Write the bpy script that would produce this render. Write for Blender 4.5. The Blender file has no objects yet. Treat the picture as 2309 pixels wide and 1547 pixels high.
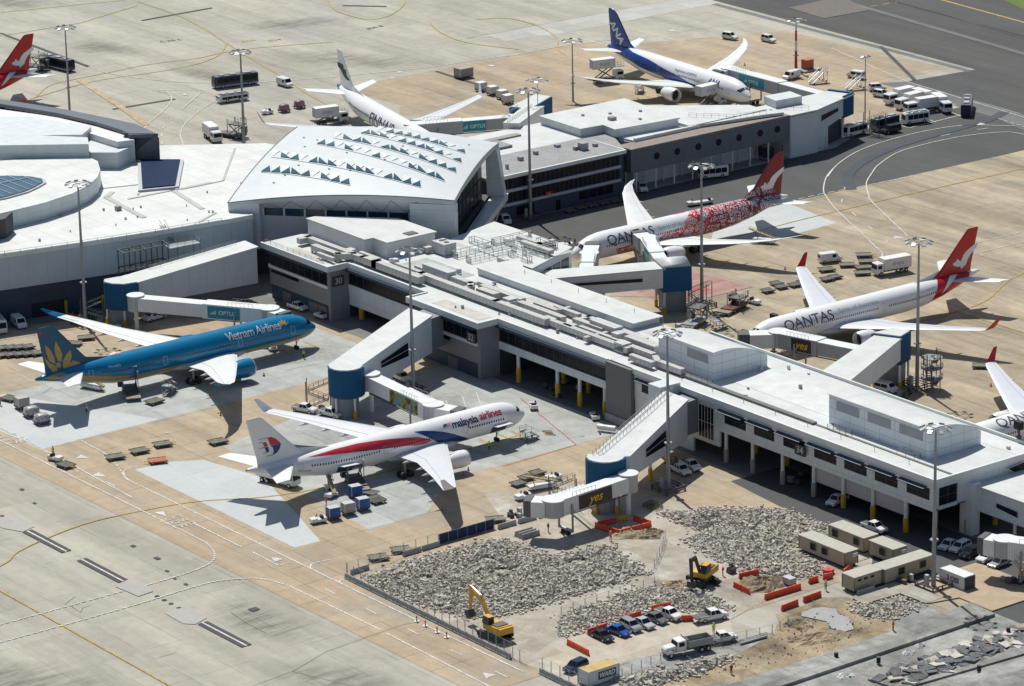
import bpy, bmesh, math, random
from mathutils import Vector, Matrix
random.seed(7)
scene = bpy.context.scene
COL = scene.collection
rad = math.radians
# ---------------- camera (world axes: X along the pier, Y across it, metres) ----------------
CF = 8541.78
CC = Vector((579.362, -430.305, 237.128))
CR = Vector((0.6066811, 0.7947005, -0.0197278)); CU = Vector((-0.2288503, 0.1983646, 0.9530367)); CW = Vector((-0.761292, 0.5736747, -0.3022115))
cam = bpy.data.cameras.new('camera'); cam_o = bpy.data.objects.new('camera', cam); COL.objects.link(cam_o)
m = Matrix((CR, CU, -CW)).transposed().to_4x4(); m.translation = CC
cam_o.matrix_world = m
cam.sensor_width = 36.0; cam.lens = CF/2309*36; cam.clip_start = 5; cam.clip_end = 9000
scene.camera = cam_o
# ---------------- light ----------------
SUN_EL = rad(57.0); SUN_AZ = rad(-18.3+180)          # direction towards the sun
world = bpy.data.worlds.new('World'); scene.world = world; world.use_nodes = True
wn = world.node_tree.nodes; bg = wn['Background']
sky = wn.new('ShaderNodeTexSky'); sky.sky_type = 'NISHITA'; sky.sun_disc = False
sky.sun_elevation = SUN_EL; sky.sun_rotation = math.pi/2-SUN_AZ
world.node_tree.links.new(sky.outputs[0], bg.inputs[0]); bg.inputs[1].default_value = 0.078
sun = bpy.data.lights.new('sun', 'SUN'); sun.energy = 4.6; sun.angle = rad(0.5); sun.color = (1, .975, .90)
sun_o = bpy.data.objects.new('sun', sun); COL.objects.link(sun_o)
sd = Vector((math.cos(SUN_AZ)*math.cos(SUN_EL), math.sin(SUN_AZ)*math.cos(SUN_EL), math.sin(SUN_EL)))
sun_o.rotation_euler = sd.to_track_quat('Z', 'Y').to_euler()
scene.view_settings.view_transform = 'Standard'; scene.view_settings.look = 'None'
scene.view_settings.exposure = 0.02; scene.view_settings.gamma = 1
scene.cycles.max_bounces = 4
# ---------------- helpers ----------------
def P(px, py, z=0.0):
    """point of the real scene at height z that photograph pixel px,py looks at"""
    d = CW + CR*((px-1154.5)/CF) - CU*((py-773.5)/CF)
    return CC + d*((z-CC.z)/d.z)
TX = [0, 570, 1140, 1709]; TY = [0, 380, 760, 1147]
def T(c, r, x, y, z=0.0):
    return P(TX[c]+x/3.848, TY[r]+y/3.848, z)

class MB:
    def __init__(s): s.v = []; s.f = []; s.mi = []; s.k = 0; s.sm = []; s.smooth = False; s.X = None
    def add(s, vs, fs):
        o = len(s.v)
        if s.X is not None: vs = [s.X @ Vector(v) for v in vs]
        s.v += [tuple(v) for v in vs]
        for f in fs: s.f.append([o+i for i in f]); s.mi.append(s.k); s.sm.append(s.smooth)
        return s
    def box(s, x0, x1, y0, y1, z0, z1):
        return s.add([(x0,y0,z0),(x1,y0,z0),(x1,y1,z0),(x0,y1,z0),(x0,y0,z1),(x1,y0,z1),(x1,y1,z1),(x0,y1,z1)],
                     [(3,2,1,0),(4,5,6,7),(0,1,5,4),(1,2,6,5),(2,3,7,6),(3,0,4,7)])
    def cb(s, c, d):   # centre, size
        return s.box(c[0]-d[0]/2,c[0]+d[0]/2,c[1]-d[1]/2,c[1]+d[1]/2,c[2]-d[2]/2,c[2]+d[2]/2)
    def prism(s, pts, z0, z1):
        n = len(pts); a = sum(pts[i][0]*pts[(i+1)%n][1]-pts[(i+1)%n][0]*pts[i][1] for i in range(n))
        if not isinstance(z0,(list,tuple)): z0 = [z0]*n
        if not isinstance(z1,(list,tuple)): z1 = [z1]*n
        if a < 0: pts = pts[::-1]; z0 = z0[::-1]; z1 = z1[::-1]
        vs = [(p[0],p[1],z) for p,z in zip(pts,z0)]+[(p[0],p[1],z) for p,z in zip(pts,z1)]
        fs = [list(range(n))[::-1], list(range(n,2*n))]+[(i,(i+1)%n,n+(i+1)%n,n+i) for i in range(n)]
        return s.add(vs, fs)
    def poly(s, pts): return s.add(pts, [list(range(len(pts)))])
    def tube(s, p, q, r, n=6, r2=None):
        p = Vector(p); q = Vector(q); d = q-p
        if d.length < 1e-6: return s
        d.normalize(); a = d.orthogonal().normalized(); b = d.cross(a); r2 = r if r2 is None else r2
        vs = [p+(a*math.cos(t)+b*math.sin(t))*r for t in [2*math.pi*i/n for i in range(n)]]
        vs += [q+(a*math.cos(t)+b*math.sin(t))*r2 for t in [2*math.pi*i/n for i in range(n)]]
        return s.add(vs, [list(range(n))[::-1], list(range(n,2*n))]+[(i,(i+1)%n,n+(i+1)%n,n+i) for i in range(n)])
    def bar(s, p, q, w=.1):
        return s.tube(p, q, w*.6, 4)
    def path(s, pts, r, n=6):
        for a, b in zip(pts, pts[1:]): s.tube(a, b, r, n)
        return s
    def loft(s, rings, cap=True, closed=True):
        n = len(rings[0]); vs = [v for r in rings for v in r]; fs = []
        for k in range(len(rings)-1):
            for i in range(n if closed else n-1):
                j = (i+1) % n; fs.append((k*n+i, k*n+j, (k+1)*n+j, (k+1)*n+i))
        if cap: fs.append(list(range(n))[::-1]); fs.append([(len(rings)-1)*n+i for i in range(n)])
        return s.add(vs, fs)
    def lathe(s, prof, c, axis='x', n=20, cap=True):   # prof (pos along axis, radius)
        rings = []
        for a, r in prof:
            ring = []
            for i in range(n):
                t = 2*math.pi*i/n; y = r*math.cos(t); z = r*math.sin(t)
                ring.append((c[0]+a,c[1]+y,c[2]+z) if axis=='x' else ((c[0]-z,c[1]+a,c[2]+y) if axis=='y' else (c[0]+y,c[1]+z,c[2]+a)))
            rings.append(ring)
        return s.loft(rings, cap)
    def mesh(s, name, mats):
        me = bpy.data.meshes.new(name); me.from_pydata(s.v, [], s.f)
        for mm in (mats if isinstance(mats,(list,tuple)) else [mats]): me.materials.append(mm)
        me.polygons.foreach_set('material_index', s.mi); me.polygons.foreach_set('use_smooth', s.sm)
        me.update(); return me
    def build(s, name, mats, parent=None):
        if parent is not None:
            inv = root_matrix(parent).inverted(); s.v = [tuple(inv @ Vector(v)) for v in s.v]
        o = bpy.data.objects.new(name, s.mesh(name, mats)); COL.objects.link(o); o.parent = parent
        return o
def root_matrix(o):
    m = Matrix.LocRotScale(o.location, o.rotation_euler, None)
    return root_matrix(o.parent) @ m if o.parent else m
LABELS = {}
def tag(o, label, cat, group=None, kind=None):
    o['label'] = label; o['category'] = cat
    if group: o['group'] = group
    if kind: o['kind'] = kind
    return o
def thing(name, label, cat, loc=(0,0,0), rot=0, group=None):
    o = bpy.data.objects.new(name, None); COL.objects.link(o); o.empty_display_size = .5
    o.location = loc; o.rotation_euler = (0,0,rot); return tag(o, label, cat, group)
def struct(o): o['kind'] = 'structure'; return o
def kids(o): return [c for c in COL.objects if c.parent == o]
KID = {}
def proto(o):      # remember the tree of a finished prototype
    def rec(x): KID[x.name] = kids(x); [rec(c) for c in KID[x.name]]
    rec(o); return o
USED = set()
def clone(p, loc, rot, label, group=None):
    if p.name not in USED: USED.add(p.name); r = p
    else:
        def rec(x, par):
            c = x.copy(); COL.objects.link(c); c.parent = par
            for k in KID[x.name]: rec(k, c)
            return c
        r = rec(p, None)
    r.location = loc; r.rotation_euler = (0,0,rot); r['label'] = label
    if group: r['group'] = group
    return r
# ---------------- materials ----------------
MATS = {}
def mat(name, col, rough=.6, metal=0.0, var=.12, scale=.35, spec=None, lines=None, linecol=.55, lw=.03, bump=0, fine=0):
    """procedural paint: base colour with broad soft dirt, optional panel joints (spacing x,y,z in m)"""
    if name in MATS: return MATS[name]
    mt = bpy.data.materials.new(name); mt.use_nodes = True; nt = mt.node_tree; N = nt.nodes; L = nt.links
    b = N['Principled BSDF']; b.inputs['Roughness'].default_value = rough; b.inputs['Metallic'].default_value = metal
    if spec is not None: b.inputs['Specular IOR Level'].default_value = spec
    tc = N.new('ShaderNodeTexCoord'); nz = N.new('ShaderNodeTexNoise'); nz.inputs['Scale'].default_value = scale; nz.inputs['Detail'].default_value = 6
    nz.inputs['Roughness'].default_value = .62
    L.new(tc.outputs['Object'], nz.inputs['Vector'])
    mr = N.new('ShaderNodeMapRange'); mr.inputs[1].default_value = .3; mr.inputs[2].default_value = .7
    mr.inputs[3].default_value = 1-var; mr.inputs[4].default_value = 1+var*.5
    L.new(nz.outputs[0], mr.inputs[0]); fac = mr.outputs[0]
    if lines:
        sx = N.new('ShaderNodeSeparateXYZ'); L.new(tc.outputs['Object'], sx.inputs[0])
        sn = N.new('ShaderNodeSeparateXYZ'); L.new(tc.outputs['Normal'], sn.inputs[0])
        tot = None
        for i, sp in enumerate(lines):
            if not sp: continue
            d = N.new('ShaderNodeMath'); d.operation = 'DIVIDE'; L.new(sx.outputs[i], d.inputs[0]); d.inputs[1].default_value = sp
            a0 = N.new('ShaderNodeMath'); a0.operation = 'ADD'; L.new(d.outputs[0], a0.inputs[0]); a0.inputs[1].default_value = .37
            fr = N.new('ShaderNodeMath'); fr.operation = 'FRACT'; L.new(a0.outputs[0], fr.inputs[0])
            lt = N.new('ShaderNodeMath'); lt.operation = 'LESS_THAN'; L.new(fr.outputs[0], lt.inputs[0]); lt.inputs[1].default_value = lw/sp*2
            ab = N.new('ShaderNodeMath'); ab.operation = 'ABSOLUTE'; L.new(sn.outputs[i], ab.inputs[0])
            l2 = N.new('ShaderNodeMath'); l2.operation = 'LESS_THAN'; L.new(ab.outputs[0], l2.inputs[0]); l2.inputs[1].default_value = .6
            mu = N.new('ShaderNodeMath'); mu.operation = 'MULTIPLY'; L.new(lt.outputs[0], mu.inputs[0]); L.new(l2.outputs[0], mu.inputs[1])
            if tot is None: tot = mu.outputs[0]
            else:
                mx = N.new('ShaderNodeMath'); mx.operation = 'MAXIMUM'; L.new(tot, mx.inputs[0]); L.new(mu.outputs[0], mx.inputs[1]); tot = mx.outputs[0]
        r2 = N.new('ShaderNodeMapRange'); L.new(tot, r2.inputs[0]); r2.inputs[3].default_value = 1; r2.inputs[4].default_value = linecol
        m2 = N.new('ShaderNodeMath'); m2.operation = 'MULTIPLY'; L.new(fac, m2.inputs[0]); L.new(r2.outputs[0], m2.inputs[1]); fac = m2.outputs[0]
    if fine:
        n2 = N.new('ShaderNodeTexNoise'); n2.inputs['Scale'].default_value = 3.0; n2.inputs['Detail'].default_value = 4; L.new(tc.outputs['Object'], n2.inputs['Vector'])
        r3 = N.new('ShaderNodeMapRange'); r3.inputs[1].default_value=.35; r3.inputs[2].default_value=.65; r3.inputs[3].default_value = 1-fine; r3.inputs[4].default_value = 1+fine; L.new(n2.outputs[0], r3.inputs[0])
        m3 = N.new('ShaderNodeMath'); m3.operation = 'MULTIPLY'; L.new(fac, m3.inputs[0]); L.new(r3.outputs[0], m3.inputs[1]); fac = m3.outputs[0]
    vm = N.new('ShaderNodeVectorMath'); vm.operation = 'SCALE'; vm.inputs[0].default_value = col[:3]; L.new(fac, vm.inputs['Scale'])
    L.new(vm.outputs[0], b.inputs['Base Color'])
    MATS[name] = mt; return mt

def ground_mat(name, cols, slab=(6.1,6.1), joint=.6, rough=.85, big=.02, smears=(), streak=0, streakdir=0, jw=.07, slabvar=.10, fine=.10, dark=.35, detail=.25):
    """concrete or asphalt: slabs that differ, worn joints, broad stains, tyre smears"""
    mt = bpy.data.materials.new(name); mt.use_nodes = True; nt = mt.node_tree; N = nt.nodes; L = nt.links
    b = N['Principled BSDF']; b.inputs['Roughness'].default_value = rough; b.inputs['Specular IOR Level'].default_value = .25
    tc = N.new('ShaderNodeTexCoord'); O = tc.outputs['Object']
    def noise(s, d=5, sc=(1,1,1), r=.6, dist=0):
        mp = N.new('ShaderNodeMapping'); mp.inputs['Scale'].default_value = sc; L.new(O, mp.inputs[0])
        n = N.new('ShaderNodeTexNoise'); n.inputs['Scale'].default_value = s; n.inputs['Detail'].default_value = d; n.inputs['Roughness'].default_value = r
        n.inputs['Distortion'].default_value = dist
        L.new(mp.outputs[0], n.inputs['Vector']); return n.outputs[0]
    def rng(x, a, b_, c, d):
        r = N.new('ShaderNodeMapRange'); L.new(x, r.inputs[0])
        for i, q in enumerate((a,b_,c,d)): r.inputs[i+1].default_value = q
        return r.outputs[0]
    def mul(a, c):
        q = N.new('ShaderNodeMath'); q.operation = 'MULTIPLY'; L.new(a, q.inputs[0]); L.new(c, q.inputs[1]); return q.outputs[0]
    cr = N.new('ShaderNodeValToRGB'); L.new(noise(big, 7, (1,1,1), .62, .6), cr.inputs[0])
    e = cr.color_ramp.elements
    pos = [.3, .7] if len(cols) == 2 else [.3+.4*i/(len(cols)-1) for i in range(len(cols))]
    while len(e) < len(cols): e.new(.5)
    for i, c in enumerate(cols): e[i].position = pos[i]; e[i].color = (*c, 1)
    fac = rng(noise(.35, 6, (1,1,1), .7), .25, .75, 1-detail*.5, 1+detail*.35)
    fac = mul(fac, rng(noise(6, 3), .3, .7, 1-fine, 1+fine))
    if slab:
        mp = N.new('ShaderNodeVectorMath'); mp.operation = 'DIVIDE'; L.new(O, mp.inputs[0]); mp.inputs[1].default_value = (slab[0], slab[1], 1000)
        fl = N.new('ShaderNodeVectorMath'); fl.operation = 'FLOOR'; L.new(mp.outputs[0], fl.inputs[0])
        wn_ = N.new('ShaderNodeTexWhiteNoise'); L.new(fl.outputs[0], wn_.inputs[0])
        fac = mul(fac, rng(wn_.outputs[0], 0, 1, 1-slabvar, 1+slabvar))
        sx = N.new('ShaderNodeSeparateXYZ'); L.new(mp.outputs[0], sx.inputs[0]); jn = noise(.11, 3)
        for i in (0, 1):
            fr = N.new('ShaderNodeMath'); fr.operation = 'PINGPONG'; fr.inputs[1].default_value = .5; L.new(sx.outputs[i], fr.inputs[0])
            j = rng(fr.outputs[0], jw/slab[i]*.5, jw/slab[i]*2.2, joint, 1)
            # joints come and go
            mxn = N.new('ShaderNodeMix'); L.new(rng(jn, .4, .6, 0, 1), mxn.inputs[0]); L.new(j, mxn.inputs[2]); mxn.inputs[3].default_value = 1
            fac = mul(fac, mxn.outputs[0])
    if streak:
        s = noise(.12, 6, (1,.13,1) if streakdir == 1 else (.09,1,1), .7)
        fac = mul(fac, rng(s, .35, .65, 1-streak, 1+streak*.4))
    if dark:
        s = noise(.012, 4, (1,1,1), .5); s2 = noise(.2, 6, (.12,1,1), .75)
        dk = rng(s, .56, .7, 0, 1); st = rng(s2, .35, .6, 1, 0)
        q = mul(dk, st); fac = mul(fac, rng(q, 0, 1, 1, 1-dark))
    if smears:      # fans of rubber left where aircraft turn
        tot = None; sn_ = rng(noise(.55, 7, (1,.16,1), .75, .4), .34, .62, 1, 0)
        for cx_, cy_, rx, ry, an in smears:
            mp = N.new('ShaderNodeMapping'); mp.vector_type = 'TEXTURE'; mp.inputs['Location'].default_value = (cx_,cy_,0); mp.inputs['Rotation'].default_value = (0,0,an); mp.inputs['Scale'].default_value = (rx,ry,1e4); L.new(O, mp.inputs[0])
            ln = N.new('ShaderNodeVectorMath'); ln.operation = 'LENGTH'; L.new(mp.outputs[0], ln.inputs[0]); g = rng(ln.outputs['Value'], .25, 1, 1, 0)
            if tot is None: tot = g
            else:
                q = N.new('ShaderNodeMath'); q.operation = 'MAXIMUM'; L.new(tot, q.inputs[0]); L.new(g, q.inputs[1]); tot = q.outputs[0]
        fac = mul(fac, rng(mul(tot, sn_), 0, 1, 1, .42)); fac = mul(fac, rng(tot, 0, 1, 1, .85))
    vm = N.new('ShaderNodeVectorMath'); vm.operation = 'SCALE'; L.new(cr.outputs[0], vm.inputs[0]); L.new(fac, vm.inputs['Scale'])
    L.new(vm.outputs[0], b.inputs['Base Color'])
    return mt
WHITE = mat('white_paint', (.67,.695,.68), .45, var=.09)
ROOFW = mat('white_roof_sheet', (.555,.58,.565), .55, var=.13, scale=.25, lines=(5,2.4,0), linecol=.86, lw=.05, fine=.03)
PANEL = mat('white_wall_panel', (.62,.66,.67), .4, var=.09, lines=(3.2,3.2,2.6), linecol=.7, lw=.04)
PANELH = mat('white_cladding', (.62,.66,.67), .4, var=.08, lines=(0,0,.45), linecol=.72, lw=.035)
PANELS = mat('blue_grey_panel', (.46,.52,.56), .45, var=.08, lines=(4.2,4.2,0), linecol=.7, lw=.04)
GREYW = mat('grey_render_wall', (.21,.215,.22), .75, var=.12)
GREYL = mat('light_grey_wall', (.44,.455,.48), .7, var=.1)
GREYC = mat('corrugated_grey_wall', (.17,.17,.175), .6, var=.08, lines=(.3,.3,0), linecol=.7, lw=.05)
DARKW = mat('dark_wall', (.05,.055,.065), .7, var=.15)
NAVY = mat('navy_wall', (.035,.06,.10), .6, var=.15)
BLUE = mat('blue_cladding', (.0,.075,.175), .8, var=.08, lines=(0,0,1.3), linecol=.8)
GLASS = mat('dark_glass', (.006,.011,.02), .25, var=.5, scale=.5, spec=.2)
GLASST = mat('teal_glass', (.012,.055,.085), .12, var=.4, scale=.5, spec=.4)
GLASSB = mat('blue_glass', (.006,.02,.065), .6, var=.25, scale=.8, spec=.08, lines=(4,4,0), linecol=1.8)
STEEL = mat('galvanised_steel', (.30,.32,.335), .45, .3, var=.2)
DSTEEL = mat('dark_steel', (.07,.07,.075), .55, var=.2, scale=2)
DUCT = mat('roof_duct_metal', (.50,.49,.47), .5, var=.15, scale=.8, lines=(1.3,1.3,0), linecol=.55, lw=.05)
ROOFG = mat('grey_gravel_roof', (.30,.30,.30), .9, var=.15, scale=.3, fine=.2)
YELLOW = mat('yellow_paint', (.62,.36,.02), .55, var=.15, scale=1)
RUBBER = mat('black_rubber', (.02,.02,.022), .8, var=.2, scale=3)
ORANGE = mat('orange_plastic', (.72,.075,.02), .45, var=.12, scale=.8)
RED = mat('red_paint', (.45,.02,.02), .45, var=.1)
CONC = mat('precast_concrete', (.36,.36,.345), .85, var=.2, scale=.6, fine=.1)
MARKW = mat('white_marking', (.58,.56,.52), .8, var=.35, scale=.9, fine=.2)
MARKY = mat('yellow_marking', (.42,.30,.06), .8, var=.3, scale=.9, fine=.2)
MARKO = mat('orange_marking', (.43,.33,.20), .8, var=.4, scale=.4, fine=.2)
MARKB = mat('black_marking', (.045,.045,.048), .8, var=.25, scale=1)
MARKR = mat('red_marking', (.50,.10,.07), .8, var=.3, scale=.8, fine=.2)
PINK = mat('faded_pink_panel', (.46,.41,.41), .7, var=.08, lines=(0,0,1.1), linecol=.85)
def side_text(body, size, mats, fn, name, parent, shear=0, offset=0, extr=0, spacing=1, align='CENTER', subdiv=0, sx=1.0):
    """lettering as mesh; fn maps flat letter coordinates to a point of the scene"""
    cu = bpy.data.curves.new('lettering', 'FONT'); cu.body = body; cu.size = size; cu.shear = shear; cu.offset = offset
    cu.align_x = align; cu.align_y = 'CENTER'; cu.space_character = spacing; cu.resolution_u = 3
    ob = bpy.data.objects.new('lettering', cu); COL.objects.link(ob)
    dg = bpy.context.evaluated_depsgraph_get(); me = bpy.data.meshes.new_from_object(ob.evaluated_get(dg))
    bpy.data.objects.remove(ob); bpy.data.curves.remove(cu)
    bm = bmesh.new(); bm.from_mesh(me); bpy.data.meshes.remove(me)
    if subdiv:
        ys = [v.co.y for v in bm.verts]
        if ys:
            y = min(ys)
            while y < max(ys):
                bmesh.ops.bisect_plane(bm, geom=bm.verts[:]+bm.edges[:]+bm.faces[:], plane_co=(0,y,0), plane_no=(0,1,0)); y += subdiv
    inv = root_matrix(parent).inverted() if parent else Matrix()
    for v in bm.verts: v.co = inv @ Vector(fn(v.co.x*sx, v.co.y))
    me = bpy.data.meshes.new(name); bm.to_mesh(me); bm.free(); me.materials.append(mats)
    o = bpy.data.objects.new(name, me); COL.objects.link(o); o.parent = parent; return o
# ================= GROUND =================
SM = [(T(0,0,900,420),16,8,.3),(T(0,0,1750,640),14,6,.2),(T(1,0,900,520),26,10,.5),(T(0,3,150,1480),20,9,.6),(T(1,3,150,1000),14,7,.2),(T(0,3,2250,950),14,6,0),(T(1,0,400,200),20,8,1.2),(T(0,0,100,20),20,10,.4),(T(1,3,700,1480),16,7,.4)]
CONCM = ground_mat('apron_concrete', [(.355,.335,.28),(.42,.395,.33),(.36,.35,.315)], slab=(15.2,7.6), joint=.76, big=.014, streak=.2, jw=.10, slabvar=.05, detail=.3, smears=[(v.x,v.y,a,b_,c_) for v,a,b_,c_ in SM])
PATCHM = ground_mat('old_patch_concrete', [(.37,.365,.33),(.40,.39,.36)], slab=None, dark=0)
TANM = ground_mat('tan_stained_concrete', [(.37,.305,.215),(.43,.34,.235),(.35,.31,.245)], slab=(7.6,7.6), joint=.66, big=.045, detail=.35, streak=.22, jw=.09, slabvar=.05)
TANR = ground_mat('tan_streaked_concrete', [(.35,.29,.205),(.42,.35,.25),(.30,.265,.21)], slab=(30,3.8), joint=.7, big=.045, detail=.35, streak=.34, jw=.1, slabvar=.07)
PALEM = ground_mat('pale_new_concrete', [(.43,.46,.46),(.48,.505,.50),(.45,.475,.47)], slab=(7.6,7.6), joint=.82, big=.05, dark=.0, slabvar=.035, detail=.12)
STANDM = ground_mat('grey_stand_concrete', [(.35,.365,.355),(.41,.42,.40),(.35,.355,.33)], slab=(7.6,7.6), joint=.66, big=.06, dark=.5, slabvar=.08, detail=.4, streak=.12)
ASPHM = ground_mat('asphalt', [(.070,.074,.074),(.088,.090,.087),(.08,.084,.086)], slab=None, big=.02, dark=.2, streak=.12, detail=.2)
ASPHT = ground_mat('taxiway_asphalt', [(.072,.075,.077),(.092,.089,.084),(.08,.082,.085)], slab=None, big=.015, dark=.2, streak=.22)
ASPHL = ground_mat('worn_road_asphalt', [(.14,.147,.147),(.17,.172,.165),(.155,.165,.17)], slab=None, big=.03, dark=.2, streak=.2)
SHADEM = ground_mat('shade_toned_concrete', [(.16,.16,.155),(.20,.20,.195)], slab=(8,8), joint=.7, big=.03, dark=.4)  # darker than the apron: shade under the buildings put into the colour
GRASSM = ground_mat('grass_verge', [(.07,.13,.02),(.11,.17,.03)], slab=None, big=.1, fine=.3)
SITEM = ground_mat('site_slab_concrete', [(.43,.40,.35),(.37,.325,.26),(.50,.475,.43)], slab=(7.6,7.6), joint=.75, big=.09, dark=.4, detail=.5, slabvar=.07, fine=.14)
DIRTM = ground_mat('sandy_dirt', [(.19,.15,.105),(.40,.315,.20),(.30,.26,.20)], slab=None, big=.16, streak=.3, smears=[(140,-50,9,7,.4),(136,-33,5,5,0),(145,-34,6,4,.3)], dark=.5, detail=.8, fine=.3)
DEMOM = ground_mat('demolished_slab', [(.14,.14,.135),(.25,.245,.225),(.43,.425,.41)], slab=(22,9), joint=.6, big=.10, dark=.5, detail=.7, slabvar=.14, fine=.2)
MUDM = ground_mat('grey_slurry', [(.30,.30,.29),(.38,.38,.36)], slab=None, big=.2, rough=.5)
LZ = [0]
def sheet(name, pts, m, z=None, sub=False):
    LZ[0] += 1; z = (LZ[0]*.003 if LZ[0] < 30 else .09+(LZ[0]%10)*.003) if z is None else z
    return struct(MB().poly([(p[0],p[1],z) for p in (pts if area(pts) > 0 else pts[::-1])]).build(name, m))
def area(p): return sum(p[i][0]*p[(i+1)%len(p)][1]-p[(i+1)%len(p)][0]*p[i][1] for i in range(len(p)))
def rect(x0,x1,y0,y1): return [(x0,y0),(x1,y0),(x1,y1),(x0,y1)]
sheet('ground', rect(-2600,1400,-1600,2400), CONCM, 0.0)
sheet('taxiway', [(-320,264.5),(-128.2,258.8),(-130.5,235.9),(-92,234.5),(-60,232),(300,226),(1200,240),(1200,2000),(-1400,2000),(-1400,264.5)], ASPHT)
sheet('taxiway_shoulder', [(-340,263),(-128.2,257.4),(-127.7,255.2),(-340,260.8)], ASPHL)
sheet('apron_road', [(-92,33),(-61.8,33),(-61.8,140),(-59.8,200),(-59.5,232.2),(-86,234),(-101,229),(-103,200),(-92,176)], ASPHM)
sheet('service_road', [(-134,229),(-130.5,236.2),(-59.5,232.5),(-59.5,219),(-88,226.5),(-113,227.5)], ASPHL)
sheet('grass', [P(2258,-3)[:2],P(2312,23)[:2],P(2900,330)[:2],P(2900,-60)[:2],P(2258,-200)[:2]], GRASSM)
sheet('apron_tan_far', [(-224.5,118),(-223.6,200),(-212.5,211),(-196,252),(-134,254),(-133.5,229),(-104,228.5),(-100,196),(-128,140),(-150,108),(-186,112),(-200,122)], TANM)
sheet('apron_grey_far', [(-201,95),(-186,118),(-150,142),(-150,110),(-160,70),(-196,60)], CONCM)
sheet('pale_strip_far', [(-248.7,160),(-247.5,262),(-236,262),(-235.6,204),(-238.5,186),(-246.4,186.6),(-248.7,180)], ground_mat('cream_strip', [(.41,.405,.37),(.45,.44,.41)], slab=(7.6,7.6), joint=.8, big=.05))
sheet('grey_strip_far', [(-235.2,206),(-222.9,256),(-212,256),(-216,215),(-222.4,205)], CONCM)
sheet('apron_tan_right', [(-61.6,33),(-61.6,140),(-59.6,200),(-59.3,232),(400,215),(500,-20),(320,-20),(320,33)], TANR)
sheet('pale_stand_right', [(-61.4,112),(-61.2,134),(-41.5,131),(-40,106),(-47,98)], PALEM)
sheet('apron_tan_near', [(-330,-98),(-200,-97.5),(127,-97.6),(127,-20),(60,33),(-61,33),(-90,-20),(-330,-20)], TANM)
sheet('grey_stand_vietnam', [(-58,-80),(-58,-5),(-24,-5),(-23.6,-89.4),(-46,-89.4)], STANDM)
sheet('pale_stand_vietnam', [(-58,-78),(-24,-62.5),(-23.6,-89.6),(-39,-90),(-56,-84)], PALEM)
sheet('grey_stand_malaysia', [(-2,-62),(-15,-12),(-15,4),(41,4),(41.2,-40),(53.2,-54),(53.5,-67)], STANDM)
sheet('pale_stand_malaysia', [(-1.8,-82),(52.2,-82.4),(52.6,-77),(34,-71),(18,-66),(2,-69),(-1,-74)], PALEM)
sheet('undercroft_shade', [(-95,3),(125,3),(125,12),(320,12),(320,45),(-5,32),(-95,33)], SHADEM)
sheet('undercroft_shade_terminal', [(-108,-60),(-96,-56),(-84,-8),(-60,3),(-60,30),(-200,30)], SHADEM)
sheet('undercroft_shade_west', [(-59.5,-2),(-24,-2),(-24,30),(-59.5,30)], SHADEM)
sheet('carpark', [(76,-1),(92,-3),(106,-3),(118,-3.5),(132,-18),(170,-18),(170,6),(130,12),(76,12)], ASPHM)
sheet('site_slab', [(70.6,-83.6),(118.2,-84),(137,-84),(137,-78),(132,-60),(122,-22),(122,-3),(90,-5),(82,-15),(60,-20),(52,-40),(70.5,-48)], SITEM)
sheet('site_parking', [(117,-75),(118.5,-52),(126,-44),(134,-50),(135.5,-66),(133,-80),(120,-82)], ground_mat('dusty_tan_paving', [(.42,.35,.26),(.46,.41,.34),(.40,.36,.30)], slab=(7.6,7.6), joint=.8, big=.1, detail=.4, dark=.3))
sheet('demolition_area', [(134.5,-84),(131,-70),(135,-55),(138.5,-38),(137,-22),(142,-18),(147,-10),(220,-10),(220,-120),(150,-120)], DEMOM)
sheet('site_dirt', [(131.5,-38.5),(131.5,-33),(130.8,-27),(133.4,-23.6),(136,-24.6),(139.5,-24.4),(141.5,-28),(146,-25.5),(150.3,-28),(150.5,-45),(150.2,-60),(145,-73),(142.8,-76),(141.5,-66),(140.8,-56),(138.2,-45),(134,-40)], DIRTM)
sheet('tan_corner', rect(139,150,-16,-2), TANM)
# ---- worn tyre smears: wide dark polygons of their own
def line(name, pts, w, m, dash=None, z=None):
    """painted line of width w along pts; dash=(on, off)"""
    mb = MB(); LZ[0] += 1; z = .09+(LZ[0]%10)*.003
    V = [Vector((p[0],p[1])) for p in pts]
    if dash:
        def seg(a, b):
            d = (b-a); L = d.length
            if L < 1e-4: return
            n = Vector((-d.y, d.x))/L*w/2
            mb.poly([(a.x-n.x,a.y-n.y,z),(b.x-n.x,b.y-n.y,z),(b.x+n.x,b.y+n.y,z),(a.x+n.x,a.y+n.y,z)])
        carry = 0
        for a, b in zip(V, V[1:]):
            d = b-a; L = d.length; t = -carry
            while t < L:
                t0 = max(0,t); t1 = min(L,t+dash[0])
                if t1 > t0: seg(a+d*(t0/L), a+d*(t1/L))
                t += sum(dash)
            carry = L-(t-sum(dash)) if L > 0 else 0
    else:
        lo = []; hi = []
        for i, p in enumerate(V):
            d0 = (V[i]-V[i-1]).normalized() if i else (V[1]-V[0]).normalized(); d1 = (V[i+1]-V[i]).normalized() if i < len(V)-1 else d0
            d = (d0+d1).normalized(); n = Vector((-d.y,d.x))*w/2/max(.5,d.dot(d1)); lo.append((p.x-n.x,p.y-n.y,z)); hi.append((p.x+n.x,p.y+n.y,z))
        k = len(V); mb.add(lo+hi, [(i,i+1,k+i+1,k+i) for i in range(k-1)])
    return struct(mb.build(name, m))
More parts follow.
